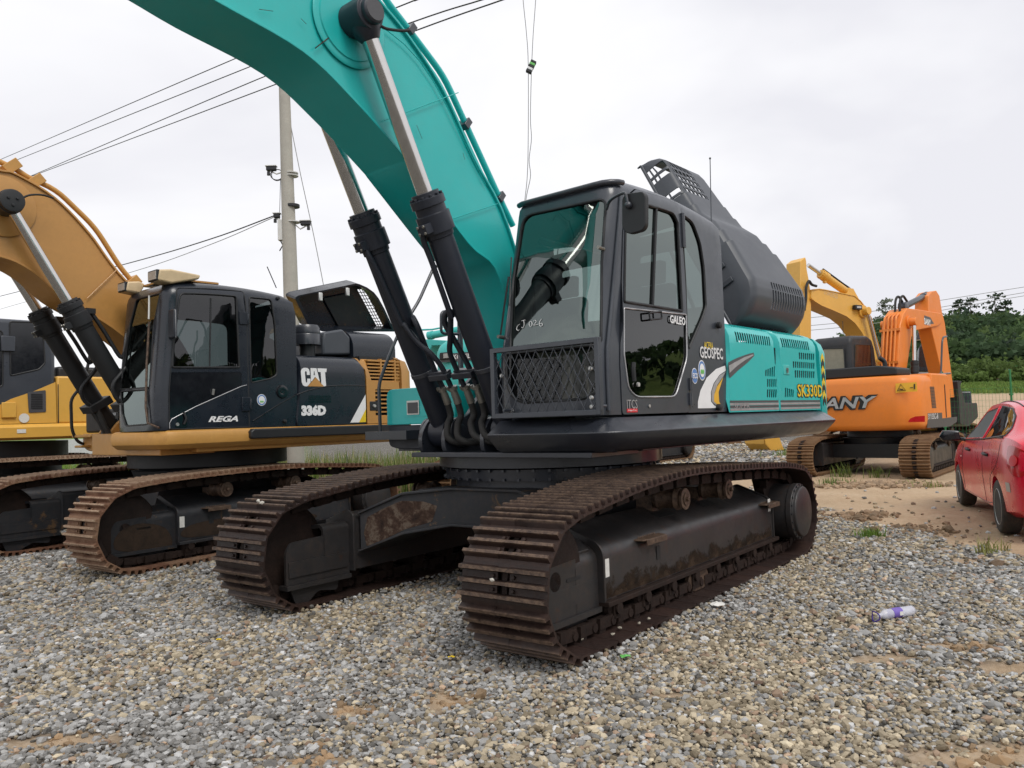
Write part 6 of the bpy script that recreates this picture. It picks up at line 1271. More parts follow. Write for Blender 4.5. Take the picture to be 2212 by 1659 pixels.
    f = [(xA, zb(xA)+.012), (fa-1.0, 1.24), (fa-1.35, 1.365), (xm+.02, 1.425), (xm+.02, zb(xm)+.012)]; r = [(xm-.17, zb(xm)+.012), (xm-.15, 1.43), (-1.25, 1.40), (-1.52, 1.32), (-1.70, 1.19), (-1.78, zb(-1.78)+.02)]
    side('front_window', rpoly(f, .02, 2), 'interior', .004); side('rear_side_window', rpoly(r, [.02, .02, .05, .1, .05, .02], 3), 'glass_dark', .012); side('window_backing', rpoly(r, .02, 2), 'interior', .003)
    for lp in (f, r): MB().tube([(x, sy(x, z)+.006, z) for a_, b_ in zip(lp, lp[1:]+lp[:1]) for x, z in [(a_[0]+(b_[0]-a_[0])*q/6, a_[1]+(b_[1]-a_[1])*q/6) for q in range(6)]], .010, 6, closed=True).obj('window_seal', M['carred' if lp is f else 'black'], bd, smooth=60)
    MB().tube([(x, sy(x, zb(x))+.008, zb(x)+.002) for x in np.linspace(xA, -1.8, 16)], .008, 6).obj('belt_trim', M['black'], bd, smooth=60)
    b = MB()
    def seam(pts): b.tube([(x, sy(x, z)-.001, z) for x, z in cr(pts, 6)], .0045, 5)
    seam([(fa-.50, .30), (fa-.50, .6), (fa-.58, .95)]); seam([(xm-.08, .28), (xm-.08, .6), (xm-.075, 1.0)]); seam([(ra+.42, .42), (ra+.30, .62), (ra-.12, .8), (ra-.30, 1.05)]); seam([(fa-.50, .28), (xm, .27), (ra+.42, .3)]); b.obj('door_seam', M['black'], bd)
    for x in (.37, -.93): z = .86; y = sy(x, z); MB().tube(cr([(x+.10, y+.004, z+.01), (x+.06, y+.03, z+.012), (x-.06, y+.03, z+.005), (x-.10, y+.004, z)], 4), .018, 8).obj('door_handle', M['black'], bd)
    MB().loft([[(fa-.60+dx, .88+yy*s_, 1.03+zz*s_) for yy, zz in ((-.02, -.05), (.17, -.06), (.21, 0), (.17, .07), (.0, .06))] for dx, s_ in ((.16, .7), (.08, 1.15), (-.03, 1.2), (-.05, 1.0))]).bar((fa-.60, .78, .975), (fa-.58, .92, 1.0), .06, .05).obj('mirror', M['blackgloss'], root, bevel=.02)
    # rear screen, tail lamps, lights
    def top(x, y): return float(np.interp(abs(y), [0, val(x, 5)*.5, val(x, 5)*.86, val(x, 5)], [val(x, 7), val(x, 7)-.006, val(x, 6)+(val(x, 7)-val(x, 6))*.6, val(x, 6)]))
    panel('rear_window', rpoly([(ra+.10, .50), (ra+.10, -.50), (ra-.46, -.55), (ra-.46, .55)], .06), (), lambda x, y: (x, y, top(x, y)+.004), M['blackgloss'], bd, .003, .1); panel('windscreen', rpoly([(fa-.55, .60), (fa-.55, -.60), (fa-1.22, -.52), (fa-1.22, .52)], .06), (), lambda x, y: (x, y, top(x, y)+.004), M['blackgloss'], bd, .003, .1)
    lamp = [(ra-.62, 1.0), (ra-.62, .86), (ra-.70, .75), (ra-.82, .70), (ra-.93, .74), (ra-.92, .94), (ra-.78, 1.01)]
    side('tail_lamp', cr(lamp, 4, True), 'redlens', .008, .01); side('lamp_core', ellipse((ra-.79, .86), .07, .06, 16), 'redvinyl', .020, .004)
    side('headlamp', cr([(fa+.62, .60), (fa+.5, .72), (fa+.25, .80), (fa+.3, .68)], 4, True), 'lamp', .006, .01)
    side('bumper_sticker', rpoly([(ra-.52, .52), (ra-.66, .52), (ra-.66, .62), (ra-.52, .62)], .01), 'silver', .004, .001); side('indicator', rpoly([(fa-.38, .73), (fa-.44, .73), (fa-.44, .75), (fa-.38, .75)], .01), 'sticker', .004, .003)
    b = MB()
    for s in (1, -1): b.tube([(x, s*.50, top(x, .50)+.002) for x in np.linspace(fa-1.35, ra+.12, 14)], .008, 5)
    b.obj('roof_seam', M['black'], bd)
build_car()
# ------------------------------------------------------------------ terrain, gravel, dirt
nr_ = np.random.default_rng(11)
def sm(a, b, x): t = np.clip((x-a)/(b-a), 0, 1); return t*t*(3-2*t)
_G = nr_.random((256, 256))
def vn(x, y):
    xi, yi = np.floor(x).astype(int), np.floor(y).astype(int); fx, fy = x-xi, y-yi; fx, fy = fx*fx*(3-2*fx), fy*fy*(3-2*fy)
    g = lambda i, j: _G[i % 256, j % 256]
    return (g(xi, yi)*(1-fx)+g(xi+1, yi)*fx)*(1-fy)+(g(xi, yi+1)*(1-fx)+g(xi+1, yi+1)*fx)*fy
def fbm(x, y, o=4): return sum(vn(x*2**k+17.3*k, y*2**k+5.1*k)/2**k for k in range(o))/sum(1/2**k for k in range(o))
_edge = np.array([gnd(px, py)[:2] for px, py in ((1735, 1095), (1790, 1112), (1860, 1134), (1930, 1150), (2000, 1163), (2080, 1185), (2150, 1197), (2212, 1212), (2330, 1245), (2560, 1310))])
_patch = [(*gnd(px, py)[:2], rx, ry) for px, py, rx, ry in ((765, 1533, .17, .13), (960, 1508, .16, .20), (690, 1640, .2, .07), (2130, 1630, .45, .16), (2060, 1392, .30, .14), (1900, 1420, .3, .10), (130, 1600, .35, .12), (1620, 1290, .5, .06), (2195, 1440, .3, .15), (1450, 1500, .22, .05))]
def gravel_mask(x, y):
    """1 on gravel, 0 on bare dirt"""
    ang = x/np.maximum(y, .1); ea = _edge[:, 0]/_edge[:, 1]; ed = _edge[:, 1]
    lim = np.interp(ang, ea, ed); nz = (fbm(x*1.7, y*1.7)-.5)*2.6
    m = np.where(ang < ea[0], 1., sm(.35, -.35, y-lim+nz))
    # behind the front machine the yard is bare dirt, then grey gravel again
    far = sm(17.5, 19, y+nz)*sm(.50, .36, ang); strip = sm(14.0, 16.5, y+nz)*(ang > -.2)
    m = np.where(ang < ea[0], 1-strip*.92, m); m = np.maximum(m, far)
    for cx_, cy_, rx, ry in _patch: m = m*(1-.93*np.exp(-(((x-cx_)/rx)**2+((y-cy_)/ry)**2)**1.3))
    return np.clip(m, 0, 1)
def gz(x, y):
    s = sm(.40, .54, x/np.maximum(y, .1))*(y > 1)
    z = .048*np.maximum(0, y-18)*s*np.where(y < 130, 1, 1)
    z = np.minimum(z, .048*112)
    dirt = 1-gravel_mask(x, y); near = sm(40, 20, np.hypot(x, y))
    z = z+near*dirt*((fbm(x*3, y*3)-.5)*.07+(fbm(x*9, y*9)-.5)*.03)
    az = np.degrees(np.arctan2(x, y)); r = np.hypot(x, y)
    top = (19+3.5*np.sin(az*.13+1)+2*np.sin(az*.31))*sm(12, 24, az)*sm(135, 112, az)
    z = z+top*sm(150, 275, r)+sm(275, 600, r)*top*.1
    return z
def gcol(x, y):
    r = np.hypot(x, y); ang = x/np.maximum(y, .1)
    grass = sm(74, 84, r+(fbm(x*.1, y*.1)-.5)*20)*(y > 0); grass = np.maximum(grass, sm(19.5, 22, y)*sm(-.24, -.30, ang)); grass = np.maximum(grass, sm(30, 34, y)*sm(-.26, -.32, ang))
    return gravel_mask(x, y), grass
th = np.radians(np.concatenate([np.arange(-44, 44, .28), np.arange(44, 316, 3.)])); rr = np.concatenate([[.01], np.geomspace(1.5, 60, 190), np.geomspace(62, 1500, 70)])
TT, RRr = np.meshgrid(th, rr); GX, GY = RRr*np.sin(TT), RRr*np.cos(TT); GZ = gz(GX, GY)-.010
mk, gr_ = gcol(GX, GY); nt = len(th); vs3 = np.stack([GX, GY, GZ], -1).reshape(-1, 3)
idx = np.arange(len(rr)*nt).reshape(len(rr), nt); a_ = idx[:-1]; b_ = idx[1:]; fq = np.stack([a_, np.roll(a_, -1, 1), np.roll(b_, -1, 1), b_], -1).reshape(-1, 4)
me = bpy.data.meshes.new('ground'); me.from_pydata(vs3.tolist(), [], fq[:, ::-1].tolist())
ca = me.color_attributes.new('mask', 'FLOAT_COLOR', 'POINT'); ca.data.foreach_set('color', np.stack([mk, gr_, np.zeros_like(mk), np.ones_like(mk)], -1).reshape(-1).astype(np.float32))
N = NT('yard ground'); at = N.n.new('ShaderNodeAttribute'); at.attribute_name = 'mask'; sp = N.n.new('ShaderNodeSeparateColor'); N.link(at.outputs['Color'], sp.inputs[0])
dirt = N.ramp(N.noise(.9, 8, .7), [(.25, (.33, .225, .13)), (.5, (.46, .335, .215)), (.78, (.56, .435, .30))]); d2 = N.noise(14, 6, .75); dirt = N.mix(.4, dirt, N.ramp(d2, [(.3, (.28, .185, .105)), (.7, (.56, .43, .30))]))
peb = N.ramp(N.noise(55, 2, .5), [(.66, 0.), (.72, 1.)]); dirt = N.mix(N.math('MULTIPLY', peb, .5), dirt, (.36, .33, .29))
vo = N.n.new('ShaderNodeTexVoronoi'); vo.inputs['Scale'].default_value = 22; N.link(N.co, vo.inputs['Vector']); sh = N.n.new('ShaderNodeSeparateColor'); N.link(vo.outputs['Color'], sh.inputs[0])
grv = N.ramp(sh.outputs[0], [(.0, (.05, .047, .045)), (.3, (.16, .15, .135)), (.6, (.27, .255, .23)), (.85, (.36, .33, .27)), (1., (.5, .5, .48))])
grv = N.mix(N.ramp(vo.outputs['Distance'], [(.25, 1.), (.75, 0.)]), (.05, .045, .038), grv)
gr2 = N.ramp(N.noise(.35, 6, .7), [(.3, (.10, .16, .035)), (.6, (.17, .23, .06)), (.8, (.24, .25, .10))])
c1 = N.mix(sp.outputs[0], dirt, grv); c2 = N.mix(sp.outputs[1], c1, gr2)
hgt = N.mix(sp.outputs[0], N.ramp(d2, [(.2, 0.), (.8, 1.)]), N.ramp(vo.outputs['Distance'], [(0., 1.), (.8, 0.)])); N.bump(hgt, .55, .03)
gm = N.done(c2, .93, spec=.2)
go = link('ground', me, gm, None, 0, 60); kind(go, 'structure')
# ---- loose stones, one mesh: every stone a squashed, chipped polyhedron with its own colour
def ico():
    p = (1+5**.5)/2; v = np.array([(-1, p, 0), (1, p, 0), (-1, -p, 0), (1, -p, 0), (0, -1, p), (0, 1, p), (0, -1, -p), (0, 1, -p), (p, 0, -1), (p, 0, 1), (-p, 0, -1), (-p, 0, 1)], float); v /= np.linalg.norm(v[0])
    f = np.array([(0, 11, 5), (0, 5, 1), (0, 1, 7), (0, 7, 10), (0, 10, 11), (1, 5, 9), (5, 11, 4), (11, 10, 2), (10, 7, 6), (7, 1, 8), (3, 9, 4), (3, 4, 2), (3, 2, 6), (3, 6, 8), (3, 8, 9), (4, 9, 5), (2, 4, 11), (6, 2, 10), (8, 6, 7), (9, 8, 1)]); return v, f
IV, IF = ico()
def stones(name, P, size, cols, mat, flat_=.68, lift=.25, rough=.24):
    n = len(P); V = IV[None]*(1+nr_.uniform(-rough, rough, (n, 12, 1))); ax = np.stack([nr_.uniform(.9, 1.35, n), nr_.uniform(.65, 1., n), nr_.uniform(flat_*.7, flat_*1.25, n)], -1); V = V*ax[:, None]
    a, b = nr_.uniform(0, 2*np.pi, n), nr_.normal(0, .38, n); ca_, sa_, cb, sb = np.cos(a), np.sin(a), np.cos(b), np.sin(b)
    x, y, z = V[..., 0], V[..., 1], V[..., 2]; y, z = y*cb[:, None]-z*sb[:, None], y*sb[:, None]+z*cb[:, None]; x, y = x*ca_[:, None]-y*sa_[:, None], x*sa_[:, None]+y*ca_[:, None]
    V = np.stack([x, y, z], -1)*size[:, None, None]*.5; V += P[:, None, :]; V[..., 2] += (size*lift*.5)[:, None]
    F = (IF[None]+12*np.arange(n)[:, None, None]).reshape(-1, 3); me = bpy.data.meshes.new(name); me.vertices.add(n*12); me.vertices.foreach_set('co', V.reshape(-1).astype(np.float32)); nf = len(F)
    me.loops.add(nf*3); me.loops.foreach_set('vertex_index', F.reshape(-1).astype(np.int32)); me.polygons.add(nf); me.polygons.foreach_set('loop_start', np.arange(0, nf*3, 3, dtype=np.int32)); me.update(calc_edges=True)
    at = me.color_attributes.new('stone', 'FLOAT_COLOR', 'POINT'); at.data.foreach_set('color', np.repeat(np.concatenate([cols, np.ones((n, 1))], 1), 12, 0).reshape(-1).astype(np.float32))
    me.shade_flat(); o = bpy.data.objects.new(name, me); me.materials.append(mat); COL.objects.link(o); return o
N = NT('crushed stone'); at = N.n.new('ShaderNodeAttribute'); at.attribute_name = 'stone'; nz_ = N.noise(70, 4, .7); N.bump(nz_, .35, .003); N2 = N.mix(N.ramp(nz_, [(.3, 0.), (.75, .35)]), at.outputs['Color'], (.34, .29, .22)); stone_mat = N.done(N2, .82, spec=.3)
def stone_cols(P):
    n = len(P); t = nr_.random(n); warm = np.clip(fbm(P[:, 0]*.8+9, P[:, 1]*.8)*1.5-.42+.16*sm(-.5, 1.6, P[:, 0]), .05, .85); base = np.empty((n, 3))
    g = nr_.beta(1.9, 3.0, n)*.55+.035; grey = np.stack([g*.99, g, g*1.0], -1); tan = np.stack([g*1.22+.03, g*1.06+.015, g*.78], -1); br = np.stack([g*1.1+.02, g*.8, g*.55], -1)
    base = np.where((t < warm)[:, None], tan, grey); base = np.where((nr_.random(n) < .05)[:, None], br, base); base = np.where((nr_.random(n) < .05)[:, None], np.clip(grey+.24, 0, .66), base); return np.clip(base, .02, .7)
def scatter(r0, r1, dens, a0=-42, a1=42):
    n = int(dens*.5*np.radians(a1-a0)*(r1*r1-r0*r0)); r = np.sqrt(nr_.uniform(r0*r0, r1*r1, n)); a = np.radians(nr_.uniform(a0, a1, n)); x, y = r*np.sin(a), r*np.cos(a); k = nr_.random(n) < gravel_mask(x, y)**1.3*.985+.015; return x[k], y[k]
PX, PY, SZ = [], [], []
for r0, r1, d, s in ((2.2, 5.2, 3000, .0275), (5.2, 8., 2100, .031), (8., 12., 1000, .039), (12., 17, 260, .05)):
    x, y = scatter(r0, r1, d); PX.append(x); PY.append(y); SZ.append(np.clip(nr_.lognormal(math.log(s), .30, len(x)), .015, .075))
PX, PY, SZ = map(np.concatenate, (PX, PY, SZ)); PZ = gz(PX, PY)-.010+nr_.uniform(-.004, .010, len(PX))
P_ = np.stack([PX, PY, PZ], -1); gv = stones('gravel', P_, SZ, stone_cols(P_), stone_mat); tag(kind(gv, 'stuff'), 'loose grey and tan crushed stone covering the yard around the crawlers', 'gravel')
def banked(fr, yc, x0, x1, n):
    x = nr_.uniform(x0, x1, n); y = yc+np.abs(nr_.normal(0, .055, n)); h = np.maximum(0, .045-.35*(y-yc)); W = fr.o[None]+fr.ax[0][None]*x[:, None]+fr.ax[1][None]*y[:, None]; W[:, 2] = nr_.uniform(0, 1, n)*h; return W
P_ = np.concatenate([banked(TF, 1.577, -2.1, 2.0, 900), banked(TF, -1.02, -1.5, 2.0, 500)]); gv = stones('gravel', P_, np.clip(nr_.lognormal(math.log(.028), .3, len(P_)), .012, .05), stone_cols(P_), stone_mat); tag(kind(gv, 'stuff'), 'gravel pushed up in low ridges along the front crawlers', 'gravel')
# far gravel heap strip behind the front machine
n = 9000; y = nr_.uniform(19, 40, n); x = y*nr_.uniform(-.12, .42, n); k = nr_.random(n) < gravel_mask(x, y)*.9; P_ = np.stack([x[k], y[k], gz(x[k], y[k])], -1); gv = stones('gravel', P_, nr_.uniform(.06, .15, k.sum()), np.clip(stone_cols(P_)*1.15, 0, .75), stone_mat); tag(kind(gv, 'stuff'), 'strip of pale grey gravel behind the front machine, below its deck', 'gravel')
# clods of soil on the dirt road
def clods(label, pts, spread, n, s, col):
    c = np.concatenate([np.array(gnd(px, py))[None]+np.stack([nr_.normal(0, spread[0], n), nr_.normal(0, spread[1], n), np.zeros(n)], -1) for px, py in pts]); c[:, 2] = gz(c[:, 0], c[:, 1])-.02; sz = nr_.lognormal(math.log(s), .5, len(c)); v = nr_.uniform(.6, 1.25, (len(c), 1))
    o = stones('soil_clods', c, np.clip(sz, .008, .13), np.array(col)[None]*v, stone_mat, .8, .5, .32); tag(kind(o, 'stuff'), label, 'soil'); return o
clods('brown clods of soil heaped in a low bank before the orange machine', [(1815, 1050), (1860, 1044), (1905, 1050), (1950, 1044), (1990, 1048)], (.32, .22), 150, .055, (.32, .215, .13))
clods('dark brown clods of soil where the gravel meets the dirt road', [(1790, 1118), (1830, 1122), (1880, 1112), (1960, 1140), (2010, 1150)], (.22, .13), 150, .035, (.22, .14, .08))
clods('crumbs of reddish soil on the gravel patches in the foreground', [(765, 1533), (960, 1508), (2130, 1630), (2060, 1392), (690, 1640), (130, 1600)], (.10, .08), 90, .020, (.30, .19, .10))
clods('small dark clods of soil scattered beside the red car', [(2160, 1190), (2205, 1218), (2100, 1172)], (.25, .12), 16, .03, (.16, .10, .06))
# ------------------------------------------------------------------ vegetation and background
def leaf_mesh(name, C, S, cols, mat, n_per=1):
    """C centres, S sizes: one randomly turned leaf-cluster quad per centre"""
    n = len(C); a = nr_.normal(size=(n, 3)); a /= np.linalg.norm(a, axis=1, keepdims=True); b = np.cross(a, nr_.normal(size=(n, 3))); b /= np.linalg.norm(b, axis=1, keepdims=True)
    q = np.stack([-a*.6-b*.35, a*.1-b*.5, a*.7+b*.1, a*.0+b*.55], 1)*S[:, None, None]+C[:, None]; me = bpy.data.meshes.new(name)
    me.vertices.add(n*4); me.vertices.foreach_set('co', q.reshape(-1).astype(np.float32)); me.loops.add(n*4); me.loops.foreach_set('vertex_index', np.arange(n*4, dtype=np.int32)); me.polygons.add(n); me.polygons.foreach_set('loop_start', np.arange(0, n*4, 4, dtype=np.int32)); me.update(calc_edges=True)
    at = me.color_attributes.new('leaf', 'FLOAT_COLOR', 'POINT'); at.data.foreach_set('color', np.repeat(np.concatenate([cols, np.ones((n, 1))], 1), 4, 0).reshape(-1).astype(np.float32)); me.materials.append(mat); o = bpy.data.objects.new(name, me); COL.objects.link(o); return o
N = NT('leaves'); at = N.n.new('ShaderNodeAttribute'); at.attribute_name = 'leaf'; LEAF = N.done(at.outputs['Color'], .75, spec=.2); tl = N.n.new('ShaderNodeBsdfTranslucent'); N.link(at.outputs['Color'], tl.inputs['Color']); ms = N.n.new('ShaderNodeMixShader'); ms.inputs[0].default_value = .4; N.link(N.b.outputs[0], ms.inputs[1]); N.link(tl.outputs[0], ms.inputs[2]); N.link(ms.outputs[0], N.n['Material Output'].inputs[0])
def crown_pts(c, r, n, h=1.0):
    k = max(4, int(n/28)); d = nr_.normal(size=(k, 3)); d /= np.linalg.norm(d, axis=1, keepdims=True); d[:, 2] = np.abs(d[:, 2])*.9-.25; sub = d*nr_.uniform(.45, .95, (k, 1))*np.array([r, r, r*h]); i = nr_.integers(0, k, n)
    p = sub[i]+nr_.normal(size=(n, 3))*r*.22; return p+np.array(c), i
C_, S_, K_ = [], [], []
def species():
    t = nr_.random()
    if t < .55: return np.array((.050, .085, .040))
    if t < .8: return np.array((.070, .115, .045))
    if t < .93: return np.array((.105, .155, .055))
    return np.array((.055, .085, .055))
for i in range(1500):
    az = math.radians(nr_.uniform(15, 110)) if i > 900 else math.radians(nr_.uniform(17, 37)); r = nr_.uniform(150, 292); x, y = r*math.sin(az), r*math.cos(az); z = float(gz(np.array(x), np.array(y))); R = nr_.uniform(1.8, 3.6)*(1.1 if r > 270 else 1)
    n = 240 if az < .7 else 60; p, ii = crown_pts((x, y, z+R*1.1), R, n, nr_.uniform(.9, 1.4)); sp_ = species()*nr_.uniform(.8, 1.25); C_.append(p); S_.append(nr_.uniform(.5, 1.05, n)*(1 if az < .7 else 1.8)); K_.append(sp_[None]*(nr_.uniform(.75, 1.3, ii.max()+1)[ii])[:, None]*nr_.uniform(.85, 1.15, (n, 1)))
w = leaf_mesh('woodland', np.concatenate(C_), np.concatenate(S_), np.concatenate(K_), LEAF); tag(kind(w, 'stuff'), 'dark green woodland covering the hill beyond the yard', 'woodland')
C_, S_, K_ = [], [], []
for i in range(520):
    az = math.radians(nr_.uniform(18, 42)); r = nr_.uniform(112, 165); x, y = r*math.sin(az), r*math.cos(az); z = float(gz(np.array(x), np.array(y))); R = nr_.uniform(.9, 2.4)*(1.25 if r > 135 else .7)
    if 28.5 < math.degrees(az) < 37 and r < 128: continue
    n = 170; p, ii = crown_pts((x, y, z+R*.6), R, n, .9); sp_ = np.array((.13, .19, .055))*nr_.uniform(.55, 1.25); C_.append(p); S_.append(nr_.uniform(.3, .6, n)); K_.append(sp_[None]*(nr_.uniform(.75, 1.3, ii.max()+1)[ii])[:, None])
w = leaf_mesh('bushes', np.concatenate(C_), np.concatenate(S_), np.concatenate(K_), LEAF); tag(kind(w, 'stuff'), 'lighter green scrub at the foot of the hill behind the white hut', 'scrub')
bark = plain('bark', (.09, .07, .05), .9)
for px, py, R, lab, c in ((1912, 664, 3.2, 'thin pale tree standing alone on the ridge left of the orange boom', (.16, .18, .13)), (2070, 662, 2.6, 'small dark pine on the ridge, nearest to the orange arm', (.03, .05, .025)), (2095, 660, 3.0, 'spreading pine on the ridge, second to the right of the orange arm', (.032, .052, .026)), (2149, 660, 4.4, 'tallest layered pine on the ridge above the white hut', (.03, .05, .025)), (2172, 664, 2.6, 'low dark pine on the ridge just right of the tallest pine', (.03, .05, .028))):
    q = dep(px, py, 272.); x, y = q[0], q[1]; zb = min(float(gz(np.array(x), np.array(y))), q[2]-2*R); tr = empty('tree', lab, 'tree', (x, y, zb), 0., 'trees standing up from the ridge'); hh = q[2]+R*.9-zb
    t = MB().tube([(0, 0, -1), (.2, .1, hh*.5), (.1, 0, hh*.92)], [.32, .22, .06], 8)
    for k in range(6): a = k*1.9; z0 = hh*(.5+.07*k); t.tube([(.15, 0, z0), (.15+R*.6*math.cos(a), R*.6*math.sin(a), z0+.5)], [.10, .03], 6)
    t.obj('trunk', bark, tr); pts = []
    for k in range(9):
        a = k*2.4; zz = hh*(.52+.055*k); cx_, cy_ = R*.62*(1-.06*k)*math.cos(a), R*.62*(1-.06*k)*math.sin(a); pts.append(nr_.normal(size=(34, 3))*np.array((R*.26, R*.26, R*.09))+np.array((cx_, cy_, zz+.3)))
    p = np.concatenate(pts); cc_ = np.array(c)[None]*nr_.uniform(.75, 1.3, (len(p), 1)); o = leaf_mesh('crown', p, nr_.uniform(.4, .9, len(p)), cc_, LEAF); o.parent = tr
# ---- grass
def blades(name, base, hgt, wid, cols, mat=None, lean=.35):
    n = len(base); a = nr_.uniform(0, 2*np.pi, n); d = np.stack([np.cos(a), np.sin(a), np.zeros(n)], -1); s = np.stack([-np.sin(a), np.cos(a), np.zeros(n)], -1)*wid[:, None]*.5; l = nr_.uniform(.05, lean, n)*hgt; up_ = np.array([0, 0, 1.])
    m = base+up_*(hgt*.55)[:, None]+d*(l*.35)[:, None]; t = base+up_*hgt[:, None]*.96+d*l[:, None]; V = np.stack([base-s, base+s, m+s*.8, m-s*.8, t], 1).reshape(-1, 3); k = 5*np.arange(n)
    f4 = np.stack([k, k+1, k+2, k+3], -1).tolist(); f3 = np.stack([k+3, k+2, k+4], -1).tolist(); me = bpy.data.meshes.new(name); me.from_pydata(V.tolist(), [], f4+f3)
    at = me.color_attributes.new('leaf', 'FLOAT_COLOR', 'POINT'); at.data.foreach_set('color', np.repeat(np.concatenate([cols, np.ones((n, 1))], 1), 5, 0).reshape(-1).astype(np.float32)); me.materials.append(LEAF); o = bpy.data.objects.new(name, me); COL.objects.link(o); return o
def gcols(n, c, v=.35): return np.array(c)[None]*nr_.uniform(1-v, 1+v, (n, 1))*nr_.uniform(.9, 1.1, (n, 3))
n = 9000; y = nr_.uniform(17.5, 27, n); x = y*nr_.uniform(-.68, -.29, n); b = np.stack([x, y, np.zeros(n)], -1); h = nr_.uniform(.3, 1.0, n)*(.5+.7*fbm(x*.6, y*.6)); dry = (nr_.random(n) < .18)[:, None]; o = blades('tall_grass', b, h, nr_.uniform(.015, .04, n), np.where(dry, gcols(n, (.36, .30, .15)), gcols(n, (.17, .27, .05)))); tag(kind(o, 'stuff'), 'tall bright green grass growing behind the black and ochre excavator', 'grass')
n = 8000; y = nr_.uniform(15.8, 19, n); x = y*nr_.uniform(-.30, -.075, n); b = np.stack([x, y, np.zeros(n)], -1); h = nr_.uniform(.3, 1.15, n)*(.25+1.1*fbm(x*.9+4, y*.9)); dry = (nr_.random(n) < .4)[:, None]; o = blades('weeds', b, h, nr_.uniform(.012, .03, n), np.where(dry, gcols(n, (.38, .32, .17)), gcols(n, (.15, .22, .05)))); tag(kind(o, 'stuff'), 'dry seeding weeds between the pole and the teal tool box', 'weeds')
n = 14000; r = nr_.uniform(80, 135, n); a = np.radians(nr_.uniform(24, 40, n)); x, y = r*np.sin(a), r*np.cos(a); b = np.stack([x, y, gz(x, y)], -1); o = blades('meadow_grass', b, nr_.uniform(.15, .5, n), nr_.uniform(.1, .25, n), gcols(n, (.15, .22, .055))); tag(kind(o, 'stuff'), 'green rough grass in the field before the white hut', 'grass')
def tuft(px, py, n, h, lab, c=(.16, .25, .05), sp=.07, w=.012):
    q = gnd(px, py); root = blades('grass_tuft', np.stack([nr_.normal(0, sp, n), nr_.normal(0, sp*.7, n), np.full(n, -.02)], -1), nr_.uniform(.4, 1., n)*h, nr_.uniform(.6, 1.3, n)*w, gcols(n, c), lean=.9); root.location = (q[0], q[1], float(gz(np.array(q[0]), np.array(q[1])))); tag(root, lab, 'grass tuft', 'tufts of grass in the yard'); return root
tuft(1880, 1160, 130, .17, 'bright green grass tuft on the gravel edge below the soil clods', sp=.07); tuft(2130, 1197, 40, .24, 'sparse yellowish grass tuft beside the rear wheel of the red car', (.28, .29, .10), .06); tuft(2165, 1192, 22, .2, 'thin grass sprig in the wheel rut, right of the sparse tuft', (.26, .27, .09), .04)
tuft(1822, 1030, 60, .42, 'tall thin weed under the orange counterweight, nearest to its left crawler', (.14, .19, .05), .12, .016); tuft(1895, 1030, 40, .35, 'small weed under the middle of the orange machine', (.15, .2, .05), .10, .016); tuft(1800, 1045, 120, .18, 'low green grass patch by the final drive of the front crawler', (.16, .22, .06), .22, .016)
tuft(1715, 985, 160, .38, 'green weeds beside the left muddy crawler of the orange machine', (.16, .26, .05), .35, .02); tuft(2010, 1052, 30, .2, 'grass sprouting at the foot of the right orange-machine crawler', (.18, .22, .06), .12, .016); tuft(1960, 955 if 0 else 1046, 25, .16, 'short grass blades just left of the right orange-machine crawler', (.18, .22, .06), .1, .014)
n = 300; x0 = dep(605, 960, 16.5); root = leaf_mesh('leafy_weed', np.stack([nr_.normal(0, .28, n), nr_.normal(0, .2, n), np.abs(nr_.normal(.28, .22, n))], -1), nr_.uniform(.07, .16, n), gcols(n, (.20, .42, .04)), LEAF); root.location = (x0[0], x0[1], 0); tag(root, 'bright green leafy weed at the foot of the concrete pole', 'weed')
# ---- utility pole with cameras
pb = dep(640, 985, 15.); PR = empty('utility_pole', 'tall concrete utility pole carrying small cameras behind the ochre excavator', 'utility pole', (pb[0], pb[1], 0))
def pw(px, py, D=15.): q = dep(px, py, D); return (q[0]-pb[0], q[1]-pb[1], q[2])
top = pw(610, 60); b0 = pw(640, 985)
MB().tube([(b0[0], b0[1], -.1), tuple(np.array(b0)*.5+np.array(top)*.5), top], [.165, .13, .09], 24).obj('shaft', MT['concrete'], PR, smooth=60)
def ring(py, mat, h=.04, r=.15): p = pw(617+(py-225)*.0305+8, py); MB().lathe([(0, r), (h, r)], (p[0], p[1], p[2]), (0, 0, 1), 20).obj('strap', MT[mat], PR)
ring(448, 'black', .05, .135); ring(375, 'pvc', .015, .128); ring(381, 'pvc', .015, .128); ring(481, 'pvc', .015, .138)
def camera_(px, py, w_, dirx, bx_):
    p = Vector(pw(px, py)); q = Vector(pw(bx_, py+8 if dirx < 0 else py+2)); c = MB().bx(p.x-w_, p.x+w_, p.y-.05, p.y+.05, p.z-.045, p.z+.035).obj('security_camera', MT['black'], PR, bevel=.012); MB().bx(p.x-w_-.015, p.x+w_+.015, p.y-.06, p.y+.06, p.z+.036, p.z+.05).obj('sun_shield', MT['pvc'], c); MB().tube([(p.x+.02*dirx, p.y, p.z-.05), (p.x-.1*dirx, p.y, p.z-.11), tuple(q)], .014, 6).obj('bracket', MT['pvc'], c); MB().lathe([(0, .03), (.07, .028)], (p.x+w_*.6*dirx, p.y, p.z-.13), (0, 0, 1), 10).obj('sensor', MT['black'], c)
camera_(586, 364, .09, -1, 610); camera_(660, 482, .09, 1, 636); camera_(598, 466, .055, -1, 622)
p = pw(609, 495); MB().bx(p[0]-.07, p[0]+.07, p[1]-.05, p[1]+.08, p[2]-.22, p[2]+.18).obj('junction_box', MT['pvc'], PR, bevel=.01)
b = MB(); c_ = pw(599, 378)
